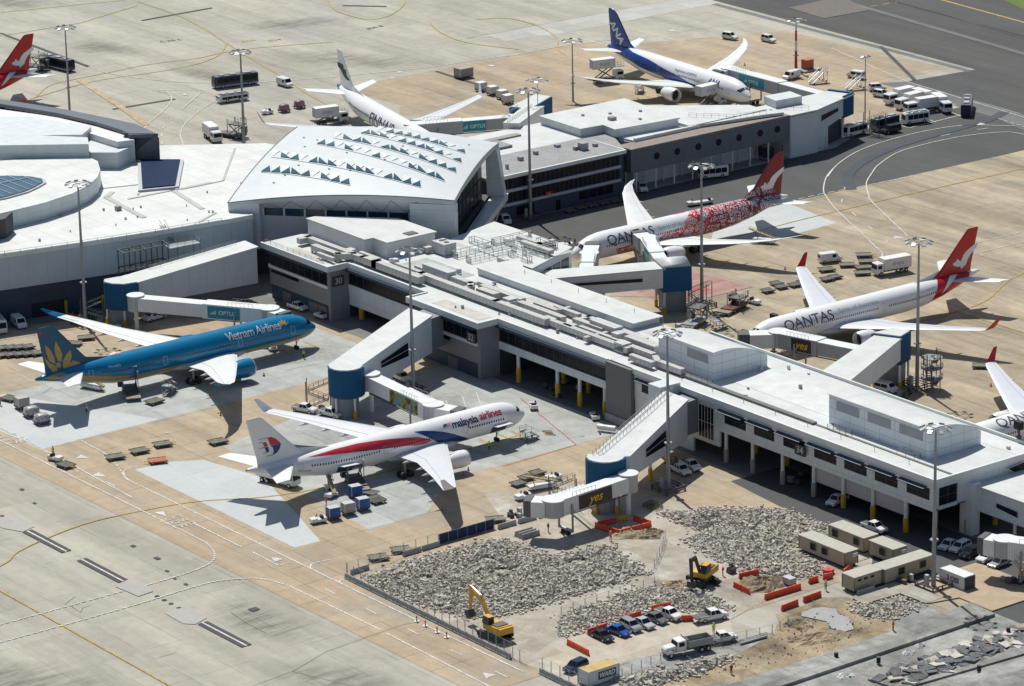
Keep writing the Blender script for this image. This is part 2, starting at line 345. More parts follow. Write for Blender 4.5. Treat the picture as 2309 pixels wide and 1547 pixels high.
def smooth(pts, k=5):
    V = [Vector((p[0],p[1])) for p in pts]; V = [V[0]*2-V[1]]+V+[V[-1]*2-V[-2]]; out = []
    for i in range(1, len(V)-2):
        for j in range(k):
            t = j/k; a,b,c,d = V[i-1:i+3]
            out.append(.5*((2*b)+(c-a)*t+(2*a-5*b+4*c-d)*t*t+(3*b-a-3*c+d)*t**3))
    out.append(V[-2]); return out
W_ = .32
wl = [ [(-330,-92.6),(18,-93),(40.1,-93.1)], [(-330,-89),(-25.5,-89.1),(11.4,-90.7)], [(-23,-81),(-11,-81.6)], [(0.1,-85.5),(2.2,-86),(44.6,-86.1),(73.4,-86.2)],
  [(67.8,-93.7),(94.1,-93.4)], [(96,-93.5),(140,-94.4)], [(73.5,-86.2),(94.4,-86.2)], [(96.9,-86.4),(124,-86.2)], [(49.4,-89.4),(57.8,-89.6)], [(30,-89.4),(46,-89.5)],
  [(-223.6,174.6),(-223.3,194.3),(-220.3,208.1)], [(-341.5,85.1),(-316.8,82.9),(-288.9,81.2)], [(-245.5,90.6),(-233.1,76.5)], [(-244.3,108.2),(-235.9,126.2),(-227.9,150.8),(-223.9,179.4)],
  [(-172,247),(-150,241),(-130.5,235.9),(-82.8,231.8),(-30,228)], [(-94,203),(-103,203)], [(-94,212),(-103,213)], [(-94,221),(-102,222)], [(-94,203),(-95,222)] ]
for a in wl: line('white_marking', a, W_, MARKW)
for a in ([(40.1,-93.1),(45.5,-94.9),(49,-98),(50.5,-103.4),(50.9,-112)], [(57.6,-118.3),(57.0,-103.9),(59.3,-97.7),(62.2,-95.1),(67.8,-93.7)]):
    line('zigzag_marking', smooth(a), .38, MARKW, dash=(.7,.25))
for a in ([(50.9,-112),(50.7,-117.7),(50.5,-150)], [(57.6,-118.3),(57.7,-132.1),(57.3,-160)]): line('zigzag_marking', smooth(a), .3, MARKW, dash=(.9,.35))
for a in ([(-3.3,-80.5),(-3.0,-82.6),(-2.2,-84.2),(0.1,-85.5)], [(73.5,-86.1),(71.2,-85.9),(70.8,-84.2)], [(62.6,-86.1),(61,-84.5),(61.3,-81)],
  [(-292.4,83.4),(-280.9,83.2),(-266.9,88.0),(-255.3,95.1),(-243.2,109.5)], [(-195,52),(-202.2,57.1),(-212,62.5),(-221,70.2),(-229.7,80.4),(-234.6,87.8)],
  [(-222.2,58.1),(-227.3,63.1),(-235.3,72.3),(-244.4,80.6),(-250.6,83.1),(-255.8,82)], [(-72.6,156.2),(-80.2,166.8),(-86.3,179.8),(-88.9,193.7),(-89,205.6),(-86.7,215.2),(-78,224)],
  [(-68.4,166.8),(-73,173.3),(-78.9,186.4),(-79.6,204.3),(-76,216.7),(-70.4,219.6),(-50,221)], [(-77.7,162.8),(-72.5,155.8),(-64.4,147.7),(-58.5,143.6),(-47.9,137.6),(-22.9,125.4),(-16.1,122),(-13.3,118.3)],
  [(-68.4,166.8),(-62.3,159.4),(-54.4,152.9),(-48.5,148.9),(-22.6,135.7)]): line('white_marking', smooth(a), W_*.9, MARKW)

for a, d in (([(72.5,-89.8),(140,-89.5)],(3.1,9)), ([(-60,-89.6),(10,-89.7)],(3.1,9)), ([(62.6,-86.1),(73.4,-86.2)],(.9,.5)), ([(-11,-81.6),(0,-85.4)],(1,.6)), ([(57.9,-89.4),(58.1,-86.6)],(.9,.5)),
  ([(-62.4,126),(-62.3,144.7),(-61.4,151.9),(-59.7,172)],(1.8,1.2)), ([(-2.5,137),(-1.4,190)],(1.6,.7)), ([(-8.5,144),(-7.5,200)],(1.6,.7)), ([(-82.8,231.6),(-10,227)],(1.4,1)), ([(-86,226),(-20,220)],(1.4,1)),
  ([(-70.8,161.2),(-78.2,173.9),(-82,184.6),(-83.4,196.4),(-82.8,208.3),(-80,222)],(3.2,8)), ([(-64,154.3),(-53,143),(-22,129)],(3,9)), ([(-205.7,53.2),(-218.3,60.8),(-227.4,70.1)],(3,5)), ([(-255.8,82),(-247,92)],(.9,.5)), ([(-66,52),(-66,43)],(.8,.5)), ([(-66,43),(-78,36)],(.8,.5))):
    line('dashed_marking', a, .3, MARKW, dash=d)
line('wet_streak', smooth([(-60.5,153),(-70,160.5),(-77.5,172.5),(-82.3,186),(-84.5,200),(-85.5,212),(-87,224),(-90,232)]), 2.6, ground_mat('damp_asphalt', [(.075,.085,.10),(.06,.07,.085)], slab=None, dark=0))
yl = [ [(-330,-133),(36.7,-133.3),(150,-133.9)], smooth([(30,-145),(26.2,-127.3),(22.2,-121.4),(19.4,-113.4),(17.5,-104.3),(18.0,-96),(20.7,-82.8),(27.0,-71.5),(30,-55),(29.7,-14)]),
  [(-366.4,99.5),(-359.8,122.6),(-355.7,135.1)], [(-340.2,70),(-338.7,109.9),(-347.2,134.1)], smooth([(-351.9,137),(-331,136.1),(-310.2,132.5),(-285.4,125.9),(-256.9,118.7),(-246.6,116.4),(-224.5,110.2),(-206.3,106.4)]),
  smooth([(-267.9,48.8),(-269.8,54.1),(-278.5,63.5),(-280.4,71),(-281,82.2),(-281.7,97.3),(-279,110.4),(-279.9,121.5),(-277.5,132.5),(-270,150)]), smooth([(-269.8,54.1),(-275.1,75),(-272.7,95.3),(-273.2,106.7),(-278.2,117.4),(-290,128)]),
  smooth([(-325,184),(-315.9,179.7),(-307.6,175.2),(-299.5,172.8),(-287.2,173),(-285.9,178.9),(-289.7,185.7),(-295.8,192.6),(-305,200)]), smooth([(-273.6,185.8),(-265.8,181.3),(-253.7,177.6),(-242.5,177.3),(-228.2,182.7)]),
  smooth([(-266,196),(-261.5,203.4),(-252.4,204.7),(-242.2,202.9),(-231,198.3),(-221.1,190.6),(-214.2,188)]), smooth([(-45,66),(-48.3,117.9),(-48.6,138.2),(-48.5,158),(-48,176.3),(-45.9,240)]),
  smooth([(-10,190),(5,150),(14.7,135.4),(17,128.6),(20.9,121.3),(25,113.2),(26.4,100),(25,60)]), [(26,104),(60,104.5)] ]
for a in yl: line('yellow_marking', a, .34, MARKY)
line('yellow_marking', [P(2100,-6)[:2],P(2330,57)[:2]], 1.0, MARKY)
line('taxiway_edge_strip', [P(1870,-6)[:2],P(2330,128)[:2]], 2.2, ASPHL); line('yellow_marking', [P(1935,20)[:2],P(2075,-3)[:2]], .6, MARKY, dash=(2.4,2.0))
line('faint_marking', [P(2015,0)[:2],P(2330,92)[:2]], .4, ASPHL); sheet('taxiway_patch', [P(*q)[:2] for q in ((1778,18),(1900,-8),(1958,24),(1858,42))], ground_mat('brown_asphalt', [(.15,.135,.12),(.18,.155,.13)], slab=None))
sheet('taxiway_far', [P(*q)[:2] for q in ((1990,-3),(2330,88),(2330,58),(2100,-5))], ASPHM)
line('orange_marking', [(-278.5,73.1),(-264,70),(-245.9,65.9),(-224.9,60.5)], 1.8, MARKO)
for x0, x1 in ((13.9,27.7),(32.8,46.8),(72,85.5)):
    sheet('black_bar_marking', rect(x0,x1,-115.6,-113.55), MARKB, .119); sheet('white_line_between_bars', rect(x0,x1,-114.75,-114.4), MARKW, .123)
for a in ([(-342.8,85.9),(-290.6,83.3)], [(-245.2,63),(-243.8,81.2)], [(-222.8,150.6),(-190,149.2)], [(-329.4,124.5),(-329.8,148.7)], [(-306.6,178.5),(-297,187.2)], [(-164.5,258.2),(-130,238.5)]):
    line('trench_drain', a, 1.1, MARKB)
sheet('concrete_patch', [(48,-117),(46.7,-113.9),(49.3,-112.1),(54.2,-113.1),(54.6,-116.4)], PATCHM)
sheet('concrete_patch', [(64.2,-117.1),(63.6,-112.8),(70.6,-112.7),(71.8,-115.9),(70.2,-117.3)], PATCHM)
sheet('concrete_patch', [(5,-117),(5,-112),(12.8,-112.3),(13.8,-115.4),(10,-117.2)], PATCHM)
for x, y, a, b in ((33,-104,1.1,.8),(41,-104,1.4,.9),(47.4,-106,1,.5),(51.4,-107,.9,.5),(55,-107,.9,.6),(72.5,-104.5,1.5,1.6),(56.6,-113.9,.7,.8),(58.9,-113.9,.7,.8),(61.1,-113.9,.7,.8),(63.6,-113.9,.7,.8),(-8,-113,1,.8),(-4,-113,1,.8),(1,-113.5,.7,.7),(4,-114,.6,.7),(-6,-104,1,.7),(2,-106,.9,.5)):
    sheet('tar_patch', rect(x-a/2,x+a/2,y-b/2,y+b/2), MARKB)
def tri(name, pts, m, inner=None):
    sheet(name, pts, m)
for pts in ([(53.4,-88.3),(55.8,-87.2),(56.2,-89.2)], [(20.6,-91.9),(21.3,-90.2),(24,-91.4)], [(-24.8,133.5),(-22.2,134.5),(-22.8,131.6)], [(-15.6,-85.4),(-14.6,-87.2),(-12.6,-85)], [(-5,-88),(-4,-90),(-1.6,-88.3)], [(120,-91.5),(122,-90.4),(122.4,-92.6)]):
    sheet('give_way_triangle', pts, MARKW)
for c, r, pp in ((1,0,[(1240,635),(1310,632),(1270,620)]),(1,0,[(1170,685),(1250,685),(1205,675)]),(2,0,[(1405,278),(1485,270),(1440,256)]),(1,0,[(2030,580),(2110,578),(2080,565)]),(3,0,[(1895,1090),(1980,1082),(1930,1068)]),(0,0,[(1590,830),(1640,825),(1592,812)])):
    sheet('give_way_triangle', [T(c,r,*q)[:2] for q in pp], MARKW)
sheet('pink_hatched_zone', [(-33,80.8),(-29.7,83.9),(-15.6,83.4),(-16,70),(-30.6,55.8),(-36,64)], ground_mat('pinkish_concrete', [(.36,.26,.22),(.40,.31,.27)], slab=None, streak=.1))
for i in range(34):
    x = -33+i*.52; f = i/33
    y0 = 66-10*min(1,f*1.6)+ (14*max(0,(f-.25)) if f>.25 else 0); y1 = 81+2.5*f
    line('hatch_marking', [(x,y0),(x+.2,y1)], .12, MARKR)
sheet('red_patch', [(-23.5,73.5),(-22.3,76),(-19.6,75.2),(-19.4,72.6),(-21.6,71.6)], MARKR)
def hatch(x0, x1, y0, y1, n, m=MARKW, w=.16, sl=2.2):
    for i in range(n):
        x = x0+(x1-x0)*i/(n-1); line('hatch_marking', [(x,y0),(x+sl,y1)], w, m)
hatch(3,20,-32,-21,16); hatch(-49,-38,-28,-12,22, sl=5); hatch(-4,14,-31,-31,2)
for y in (-13,-10,-6,-2.5): line('hatch_marking', [(12,y-8),(3.5,y-3)], .2, MARKW)
line('stand_marking', [(3,-21),(3.5,-32)], .2, MARKW); line('stand_marking', [(20,-21),(3,-21),(0,-12),(10,-4)], .2, MARKW)
for y in (-14.5,-17.5,-22): line('stop_bar', [(26.5,y),(32.8,y)], .5, MARKY)
for y in (-12.5,-16,-19.5): line('stop_bar', [(-47,y),(-40.6,y)], .5, MARKY)
line('red_marking', [(42,-28),(41.3,-10)], .16, MARKR); line('red_marking', [(12,-1),(41.3,-10)], .16, MARKR)
sheet('stop_marker', [(30.4,-9.9),(31.6,-8.4),(34.6,-9.6),(33,-11)], MARKB)
line('stop_marker_ring', [(32.6+1.1*math.cos(t),-9.8+.9*math.sin(t)) for t in [i*math.pi/6 for i in range(13)]], .22, MARKY)
sheet('stand_number_panel', [(40.2,-140.6),(41.6,-138.4),(43.6,-138.9),(42.2,-141.2)], MARKB)
line('stand_number', [(41,-140),(42.6,-139.4)], .5, MARKY)


def ground_text(body, size, org, ax, ay, m, name='ground_lettering', offset=.01):
    LZ[0] += 1; z = .122; org = Vector(org); ax = Vector(ax); ay = Vector(ay)
    o = side_text(body, size, m, lambda x, y: (*(org+ax*x+ay*y), z), name, None, offset=offset); struct(o)
# letters read from the taxiway side: across the road, line after line down it
for i, s in enumerate(('ACFT','TOW','FWD')):
    ground_text(s, 2.0, (25.4+i*2.3,-91.2), (0,1) , (-1,0), MARKW)
for i, s in enumerate(('ACFT','TOW','FWD')):
    ground_text(s, 2.0, (-34.5+i*2.3,-90.6), (0,1) , (-1,0), MARKW)
ground_text('C35', 2.4, (-287,133), (.2,1), (-1,.1), MARKY); ground_text('B34', 2.4, (-283,139), (.2,1), (-1,.1), MARKY)
ground_text('C36 L', 2.6, (-302,117), (.2,1), (-1,.1), MARKB)
ground_text('B36 B', 2.4, (-277,169), (-.1,1), (-1,0), MARKB)
for c, r, pp in ((1,3,[(0,1539),(350,1410),(640,1240),(980,1120),(1300,1010),(1480,975)]),(0,3,[(560,830),(650,765)]),(0,3,[(620,850),(700,900),(720,860),(800,835)]),(0,3,[(1380,1290),(1530,1250)]),(1,3,[(340,1410),(700,1500),(1000,1560)]),(0,3,[(2309,1080),(2150,1000),(2000,900)]),(0,2,[(370,490),(450,440)]),(1,2,[(300,290),(420,260),(560,240)])):
    line('crack_seal', [T(c,r,*q)[:2] for q in pp], .11, mat('crack_sealant',(.26,.24,.20),.8))
for x, y in ((47,-25),(38,-6),(-30,-47),(-16,-66)): sheet('yellow_dot', [(x+.5*math.cos(t),y+.5*math.sin(t)) for t in [i*math.pi/4 for i in range(8)]], MARKO)
# ================= BUILDINGS =================
def win_v(parent, u0, u1, v, z0, z1, n=0, m=GLASS, hm=False, fr=.12, fm=WHITE, name='window', face=-1, d=.12):
    """window in a wall whose plane is Y=v (faces -Y): dark glass with frame sub-part"""
    mb = MB(); mb.box(u0,u1, v-d if face<0 else v, v if face<0 else v+d, z0, z1); w = mb.build(name, m, parent)
    f = MB(); yo = v-d-.05 if face<0 else v+d; y1 = yo+.05
    if fr:
        f.box(u0-fr,u1+fr,yo,y1+.08,z1,z1+fr); f.box(u0-fr,u1+fr,yo,y1+.08,z0-fr,z0); f.box(u0-fr,u0,yo,y1+.08,z0,z1); f.box(u1,u1+fr,yo,y1+.08,z0,z1)
    for i in range(1, n): x = u0+(u1-u0)*i/n; f.box(x-.05,x+.05,yo,y1,z0,z1)
    if hm: f.box(u0,u1,yo-.004,y1-.004,(z0+z1)/2-.05,(z0+z1)/2+.05)
    if f.v: f.build('frame', fm, w)
    return w
def win_u(parent, u, v0, v1, z0, z1, n=0, m=GLASS, hm=False, fr=.12, fm=WHITE, name='window', d=.12):
    mb = MB(); mb.box(u,u+d,v0,v1,z0,z1); w = mb.build(name, m, parent)
    f = MB(); a = u+d; b = a+.05
    if fr:
        f.box(a-.08,b,v0-fr,v1+fr,z1,z1+fr); f.box(a-.08,b,v0-fr,v1+fr,z0-fr,z0); f.box(a-.08,b,v0-fr,v0,z0,z1); f.box(a-.08,b,v1,v1+fr,z0,z1)
    for i in range(1, n): y = v0+(v1-v0)*i/n; f.box(a,b,y-.05,y+.05,z0,z1)
    if hm: f.box(a+.004,b+.004,v0,v1,(z0+z1)/2-.05,(z0+z1)/2+.05)
    if f.v: f.build('frame', fm, w)
    return w
def column(parent, x, y, h, r=.38, yh=3.0, m2=YELLOW):
    c = MB().tube((x,y,0),(x,y,h),r,10).build('column', WHITE, parent)
    MB().tube((x,y,0),(x,y,yh),r+.14,10).build('column_guard', m2, c)
def inside_poly(p, poly):
    c = False; n = len(poly)
    for i in range(n):
        (x0,y0),(x1,y1) = poly[i], poly[(i+1)%n]
        if (y0 > p[1]) != (y1 > p[1]) and p[0] < (x1-x0)*(p[1]-y0)/(y1-y0)+x0: c = not c
    return c
# ---- the pier
pier = thing('pier_building', 'long white pier with ducts on its flat roof and gate numbers 30, 32 and 34', 'terminal building', (20,15,0))
mb = MB(); mb.prism([(-80,-.4),(-55,-.4),(-55,4.7),(-26.1,4.7),(-26.1,-.4),(-2.3,-.4),(-2.3,4.7),(33.2,4.7),(33.2,27.2),(-28,27.2),(-28,31),(-52,31),(-80,13)], 11.2, 12.0).build('roof', ROOFW, pier)
E0 = [(-80,-.8),(-54.6,-.8),(-54.6,4.3),(-26.5,4.3),(-26.5,-.8),(-1.9,-.8),(-1.9,4.3),(33.1,4.3)]
def strip_along(pts, w, z0, z1):
    mb = MB()
    for i, (a, b) in enumerate(zip(pts, pts[1:])):
        x0, x1 = min(a[0],b[0]), max(a[0],b[0]); y0, y1 = min(a[1],b[1]), max(a[1],b[1])
        if x1-x0 > y1-y0: mb.box(x0, x1, y0, y0+w, z0, z1)
        else:
            up = b[1] > a[1]
            mb.box(x0-w+(w if not up else 0), x0+(w if not up else 0), y0+w+.003, y1-.003+(0 if up else 0), z0, z1)
    return mb
strip_along(E0, .45, 11.0, 12.25).build('fascia', WHITE, pier)
# west blocks (gates 30 and 32)
for (a, b, gate) in ((-77.9,-55,'30'), (-23.5,-2.3,'32')):
    MB().box(a,b,.02,4.9,3.3,11.15).build('wall', mat('mid_grey_panel', (.22,.235,.255), .6, var=.1, lines=(5,5,0), linecol=.75), pier)
    MB().box(b-.9,b,.02,4.9,.01,3.29).build('wall', MATS['mid_grey_panel'], pier)
    MB().box(a,b-.95,.35,5,0,3.28).build('wall', NAVY, pier)
    MB().box(a,b-1.2,-.75,.0,10.35,10.95).build('sun_shade', mat('navy_sun_shade',(.03,.055,.10),.5), pier)
    win_v(pier, a+.2, b-1.1, .02, 7.75, 10.3, int((b-a)/2.6), fr=0, fm=DSTEEL)
    MB().box(a,b-.8,-.3,.01,7.0,7.65).build('ledge', WHITE, pier)
    win_v(pier, a+.5, a+11, .02, 6.0, 6.7, 0, fr=0)
def gate_sign_u(u, v, z, txt, s=1.9):
    q = MB().box(u,u+.25,v-1.5,v+1.5,z-1.05,z+1.05).build('gate_sign', DARKW, pier)
    side_text(txt, s, MARKW, lambda x, y: (u+.27, v+x, z+y), 'number', q, offset=.03)
gate_sign_u(-54.98, 2.0, 8.6, '30')
def gate_sign_v(u, v, z, txt, s=1.9):
    q = MB().box(u-1.4,u+1.4,v-.25,v,z-1,z+1).build('gate_sign', DARKW, pier)
    side_text(txt, s, MARKW, lambda x, y: (u+x, v-.27, z+y), 'number', q, offset=.03)
gate_sign_v(-4.6,-.35,8.6,'32'); gate_sign_v(89.6,4.2,8.6,'34')
# shutters and doors on the ground floor of the blocks
for x in (-72,-62,-58.5,-12): MB().box(x-1.6,x+1.6,.2,.345,.02,2.6).build('shutter', mat('grey_shutter',(.15,.16,.17),.6,lines=(0,0,.3)), pier)
# recessed sections 30-32 and 32-wall
for (a, b, hasw) in ((-54.9,-24.9,1), (-2.2,33.0,0)):
    MB().box(a,b,3.8,4.75,10.4,10.98).build('sun_shade', MATS['navy_sun_shade'], pier)
    win_v(pier, a+.2, b-.1, 5.1, 7.5, 10.35, int((b-a)/2.4), fr=0, fm=DSTEEL)
    MB().box(a,b,4.6,5.0,5.8,7.4).build('beam', PANEL, pier)
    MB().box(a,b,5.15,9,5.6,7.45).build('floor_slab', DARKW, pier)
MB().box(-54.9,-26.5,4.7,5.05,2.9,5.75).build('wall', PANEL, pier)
MB().box(-55,33,14.5,15,0,11.1).build('wall', DARKW, pier)  # dark colour paints the shaded interior behind the open ground floor
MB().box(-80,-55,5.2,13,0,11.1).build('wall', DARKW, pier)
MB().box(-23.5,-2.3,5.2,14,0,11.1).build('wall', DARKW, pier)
for x in (3.7,16.4,23.5,31.4): column(pier, x, 5.0, 5.8)
for x in (10,18,26,-8,30): column(pier, x, 11.5, 5.8)
for x in (-52.3,-40.2,-30): column(pier, x, 6, 2.9, .5, 2.88)
# grey corrugated end wall and east section
MB().box(33.25,41,3.75,4.5,0,12.0).build('wall', GREYC, pier); MB().box(33.25,33.8,4.52,27,0,11.2).build('wall', GREYC, pier)
MB().box(33.2,41.05,3.4,3.72,0,1.6).build('plinth', CONC, pier)
EW = MB(); vE = 4.62
wins = [(43.2,49.5,0),(67.7,73.8,1),(76.1,81.8,1),(84.3,90.3,1),(92.8,98.8,1),(100.9,106.9,1),(109,115,1),(117.3,123.2,1)]
EW.box(41,124.5,vE,vE+.5,10.25,11.2)
xs = [41]+[q for w in wins[1:] for q in w[:2]]+[124.5]
xs = [41,58.5,66.1,67.7]+[q for w in wins[1:] for q in w[1:2]]
EW.box(41,124.5,vE,vE+.5,6.1,8.0)
prev = 41
for a, b, _ in wins: EW.box(prev,a,vE,vE+.5,8.0,10.25); prev = b
EW.box(prev,124.5,vE,vE+.5,8.0,10.25)
EW.box(41.1,58.6,vE,vE+.5,0.05,6.1); EW.box(58.6,66.2,vE-.003,vE+.5,2.9,6.1)
EW.build('wall', PANEL, pier)
for a, b, aw in wins:
    win_v(pier, a, b, vE+.12, 8.02, 10.2, 2, hm=True, fr=0, fm=DSTEEL)
    MB().prism([(a-1.6,vE-1.0),(b-.6,vE-1.0),(b-.6,vE),(a-1.6,vE)],[10.15,10.15,10.4,10.4],[10.25,10.25,10.5,10.5]).build('awning', MATS['navy_sun_shade'], pier)
win_v(pier, 60.4, 64.7, vE, 3.8, 10.1, 5, hm=True, fr=.15)
MB().box(92,116.5,5.6,6.0,2.9,6.05).build('wall', PINK, pier)
for x in (67.4,75,83.4,92,100,107.9,116.5,124): column(pier, x, 5.3, 6.1, .36, 2.7, mat('worn_pink_guard',(.38,.30,.26),.7) if x < 100 else YELLOW)
for x in (67,76,84,92,100,108,116,124): column(pier, x, 13, 6.1, .36, 2.7); column(pier, x, 20, 6.1, .36, 2.7)
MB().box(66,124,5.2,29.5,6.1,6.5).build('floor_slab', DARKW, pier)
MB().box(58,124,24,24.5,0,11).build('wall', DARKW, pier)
MB().prism([(41,4.9),(124.4,4.9),(124.4,30),(41,30),(41,27.3),(33.3,27.3),(33.3,5.1)], 11.25, 12.0).build('roof', ROOFW, pier)
MB().box(40.9,124.9,4.2,4.75,11.3,12.3).box(124.45,124.9,4.77,30,11.3,12.3).box(33.3,124.9,30.02,30.4,10,12.6).build('fascia', WHITE, pier)
EE = MB(); EE.box(124.0,124.44,5.1,5.7,6.6,11.2); EE.box(124.0,124.44,10.2,29.9,6.6,11.2); EE.box(124.0,124.44,5.7,10.2,10.4,11.2); EE.box(124.0,124.44,5.7,10.2,6.3,7.0); EE.build('wall', PANEL, pier)
win_u(pier, 124.2, 5.75, 10.1, 7.05, 10.35, 2, hm=True, fr=0, fm=DSTEEL)
MB().box(44,124,29.4,29.9,0,11.2).build('wall', PANEL, pier)
# roof furniture of the east section
MB().box(46,88,8.5,9.6,12.0,12.45).box(88,124,8.9,9.4,12,12.15).build('roof_walkway', mat('walkway_grating',(.20,.20,.20),.8,lines=(.6,0,0),linecol=.4,lw=.12), pier)
MB().box(34,41,9,12,12.0,12.6).build('roof_hatch', ROOFG, pier)
def barrel_box(u0, u1, v0, v1, z0, zn, zm, zf, name):
    n = 10; mb = MB()
    def z(t): return zn*(1-t)*(1-t)+2*t*(1-t)*zm+zf*t*t
    ring = lambda u: [(u,v0,z0)]+[(u, v0+(v1-v0)*i/n, z(i/n)) for i in range(n+1)]+[(u,v1,z0)]
    mb.loft([ring(u0), ring(u1)], cap=True); o = mb.build(name, mat('plant_room_panel',(.72,.75,.78),.4,var=.05,lines=(4,3.2,1.75),linecol=.55,lw=.045), pier)
    r = MB(); r.smooth = False
    r.loft([[(u, v0-.15+(v1-v0+.3)*i/n, z(i/n)+.004+k) for i in range(n+1) ]+[(u, v0-.15+(v1-v0+.3)*i/n, z(i/n)+.12) for i in range(n,-1,-1)] for u, k in ((u0-.15,0),(u1+.15,0))], cap=True)
    r.build('plant_room_roof', ROOFW, o)
    return o
b1 = barrel_box(39.8,56.2,11.7,25.2,12.0,17.5,18.3,14.2,'plant_room')
b2 = barrel_box(88.9,115.5,11.7,24.4,12.0,17.5,18.2,14.6,'plant_room')
LV = mat('louvre_grey',(.36,.38,.40),.6,lines=(0,0,.3),linecol=.7)
for b, xs in ((b1,(48.5,)),(b2,(91,99.4,107.8))):
    for x in xs: MB().box(x,x+6,11.6,11.698,15,16.7).build('louvre', LV, b)
# long low roof monitor
mo = MB().prism([(-29.8,20.2),(20.9,20.2),(20.9,27.4),(-24,27.4),(-29.8,31)], 12.0, 13.3).build('roof_monitor', PANEL, pier)
MB().prism([(-30,20.0),(21.8,20.0),(21.8,27.7),(-24,27.7),(-30,31.3)], 13.3, 13.55).build('roof', ROOFW, mo)
# far-side block with windows
fb = MB().prism([(-55,31.1),(-26.0,31.6),(-33,47.5),(-60,47)], 0, 11.7).build('wall', PANEL, pier)
for k in range(3):
    a = Vector((-26.0,31.6)); d = (Vector((-33,47.5))-a); d0 = d.normalized(); n = Vector((-d0.y*-1, d0.x*-1)); n = Vector((d0.y,-d0.x))
    s = a+d0*(5.2+k*3.8); e = s+d0*3.2
    MB().prism([tuple(s+n*.02),tuple(e+n*.02),tuple(e+n*.12),tuple(s+n*.12)], 8.0, 10.3).build('window', GLASST, fb)
MB().prism([(-55,31),(-25.8,31.4),(-32.9,47.8),(-60,47.3)], 11.7, 12.1).build('roof', ROOFW, pier)
# white roof-top hall in front of the vault
hb = MB().prism([(-79,11),(-57.3,10.8),(-57.2,13),(-52.2,13),(-52.2,25.6),(-66,25.6),(-79,13)], 12.02, 15.3).build('roof_hall', mat('warm_white_render',(.66,.66,.65),.7,var=.07), pier)
MB().prism([(-79.2,10.7),(-57.0,10.6),(-56.9,12.8),(-51.9,12.8),(-51.9,25.9),(-66,25.9),(-79.2,13.3)], 15.3, 15.6).build('roof', ROOFW, hb)
MB().box(-55.4,-53.2,19.4,22,15.6,15.75).build('roof_hatch', DSTEEL, hb)
# ducts: many runs over the roof
def duct(pts, w=1.1, h=1.0, z=12.5):
    mb = MB(); V = [Vector(p) for p in pts]
    for a, b in zip(V, V[1:]):
        d = (b-a).normalized(); n = Vector((-d.y,d.x))*w/2; e = d*w/2
        q = [tuple(a-e-n),tuple(b+e-n),tuple(b+e+n),tuple(a-e+n)]
        mb.prism(q, z, z+h)
        L = (b-a).length; k = int(L/2.6)
        for i in range(k): c = a+(b-a)*((i+.5)/max(1,k)); mb.box(c.x-.12,c.x+.12,c.y-.12,c.y+.12,12.0,z)
    return mb.build('duct', DUCT, pier)
D = [([(-72.5,4.8),(-72.5,6.6),(-57,6.6)],1.4),([(-66,4.0),(-57.5,4.0),(-55.5,6.6),(-52,6.6),(-35,6.4)],1.4),([(-56,9),(-50,9)],1.0),([(-34,6.6),(-34,8.8),(-8,8.6),(8,8.6)],1.5),([(-50,6.6),(-47,6.6),(-32,6.6)],1.7),
  ([(-62,2.2),(-57,2.2)],.8),([(-28,12.5),(-22,12.5),(-20,11),(-20,9.5)],1.3),([(-18,13.2),(-6,13.2)],1.6),([(-16,11),(-12,11)],1.8),([(-6,13.2),(-6,9.6)],1.2),([(-4,12),(9,12)],1.4),([(-2,14.4),(4,14.4)],1.2),
  ([(8,9.4),(33,9.4)],1.2),([(12,13.5),(12,16.5),(16.5,16.5)],1.1),([(12,13.5),(20,13.5)],1.3),([(16,11.5),(30,11.5)],1.0),([(30,13),(37,13)],2.2),([(25,15),(31,15)],1.6),([(36,17.5),(39,17.5)],1.6),([(33,10.6),(39,10.6)],1.3),
  ([(37.5,7.2),(43,7.2)],1.2),([(44,8.8),(50,8.8)],1.2),([(41,9.9),(43,8.8)],1.2),([(-44,9.8),(-36,9.8)],1.0),([(-40,12),(-33,12)],.9),([(2,16.2),(9,16.2)],1.0),([(4,17.6),(4,14.8)],.9),([(22,8),(22,16)],.9)]
for p, w in D: duct(p, w, w*.75+.2)
def unit(x, y, sx, sy, h, z=12.0, m=None, name='air_handling_unit'):
    o = MB().box(x-sx/2,x+sx/2,y-sy/2,y+sy/2,z+.25,z+h).box(x-sx/2+.2,x+sx/2-.2,y-sy/2+.2,y+sy/2-.2,z,z+.25).build(name, m or mat('plant_unit_casing',(.52,.53,.52),.5,var=.15,lines=(1.5,1.5,0),linecol=.5), pier)
    return o
for a in [(-33,12.6,9,2.2,2.4),(-7,11.2,2.4,2,2),(-47.5,24.5,4.5,3.2,2.6),(-50.2,22,1.8,1.6,1.4),(14,10.2,2.6,2,1.6),(20,14.6,8,2.2,2.4),(26,12.8,2,2,2.2),(31,9.9,2.8,2.2,2),(34.5,14.5,3,2,1.8),(-20,15,4,1.4,1.5),(7,10.5,3,1.6,1.3),(39,14,1.6,1.6,1.8),(-60,9,2,1.5,1.2),(-48,12,1.4,1.2,1.1)]:
    u = unit(*a)
for x, y, r in ((-48.4,24.5,.55),(-46.6,24.5,.55),(-48.4,25.4,.4)):
    MB().tube((x,y,14.6),(x,y,14.72),r,12).build('fan_grille', DSTEEL, pier)
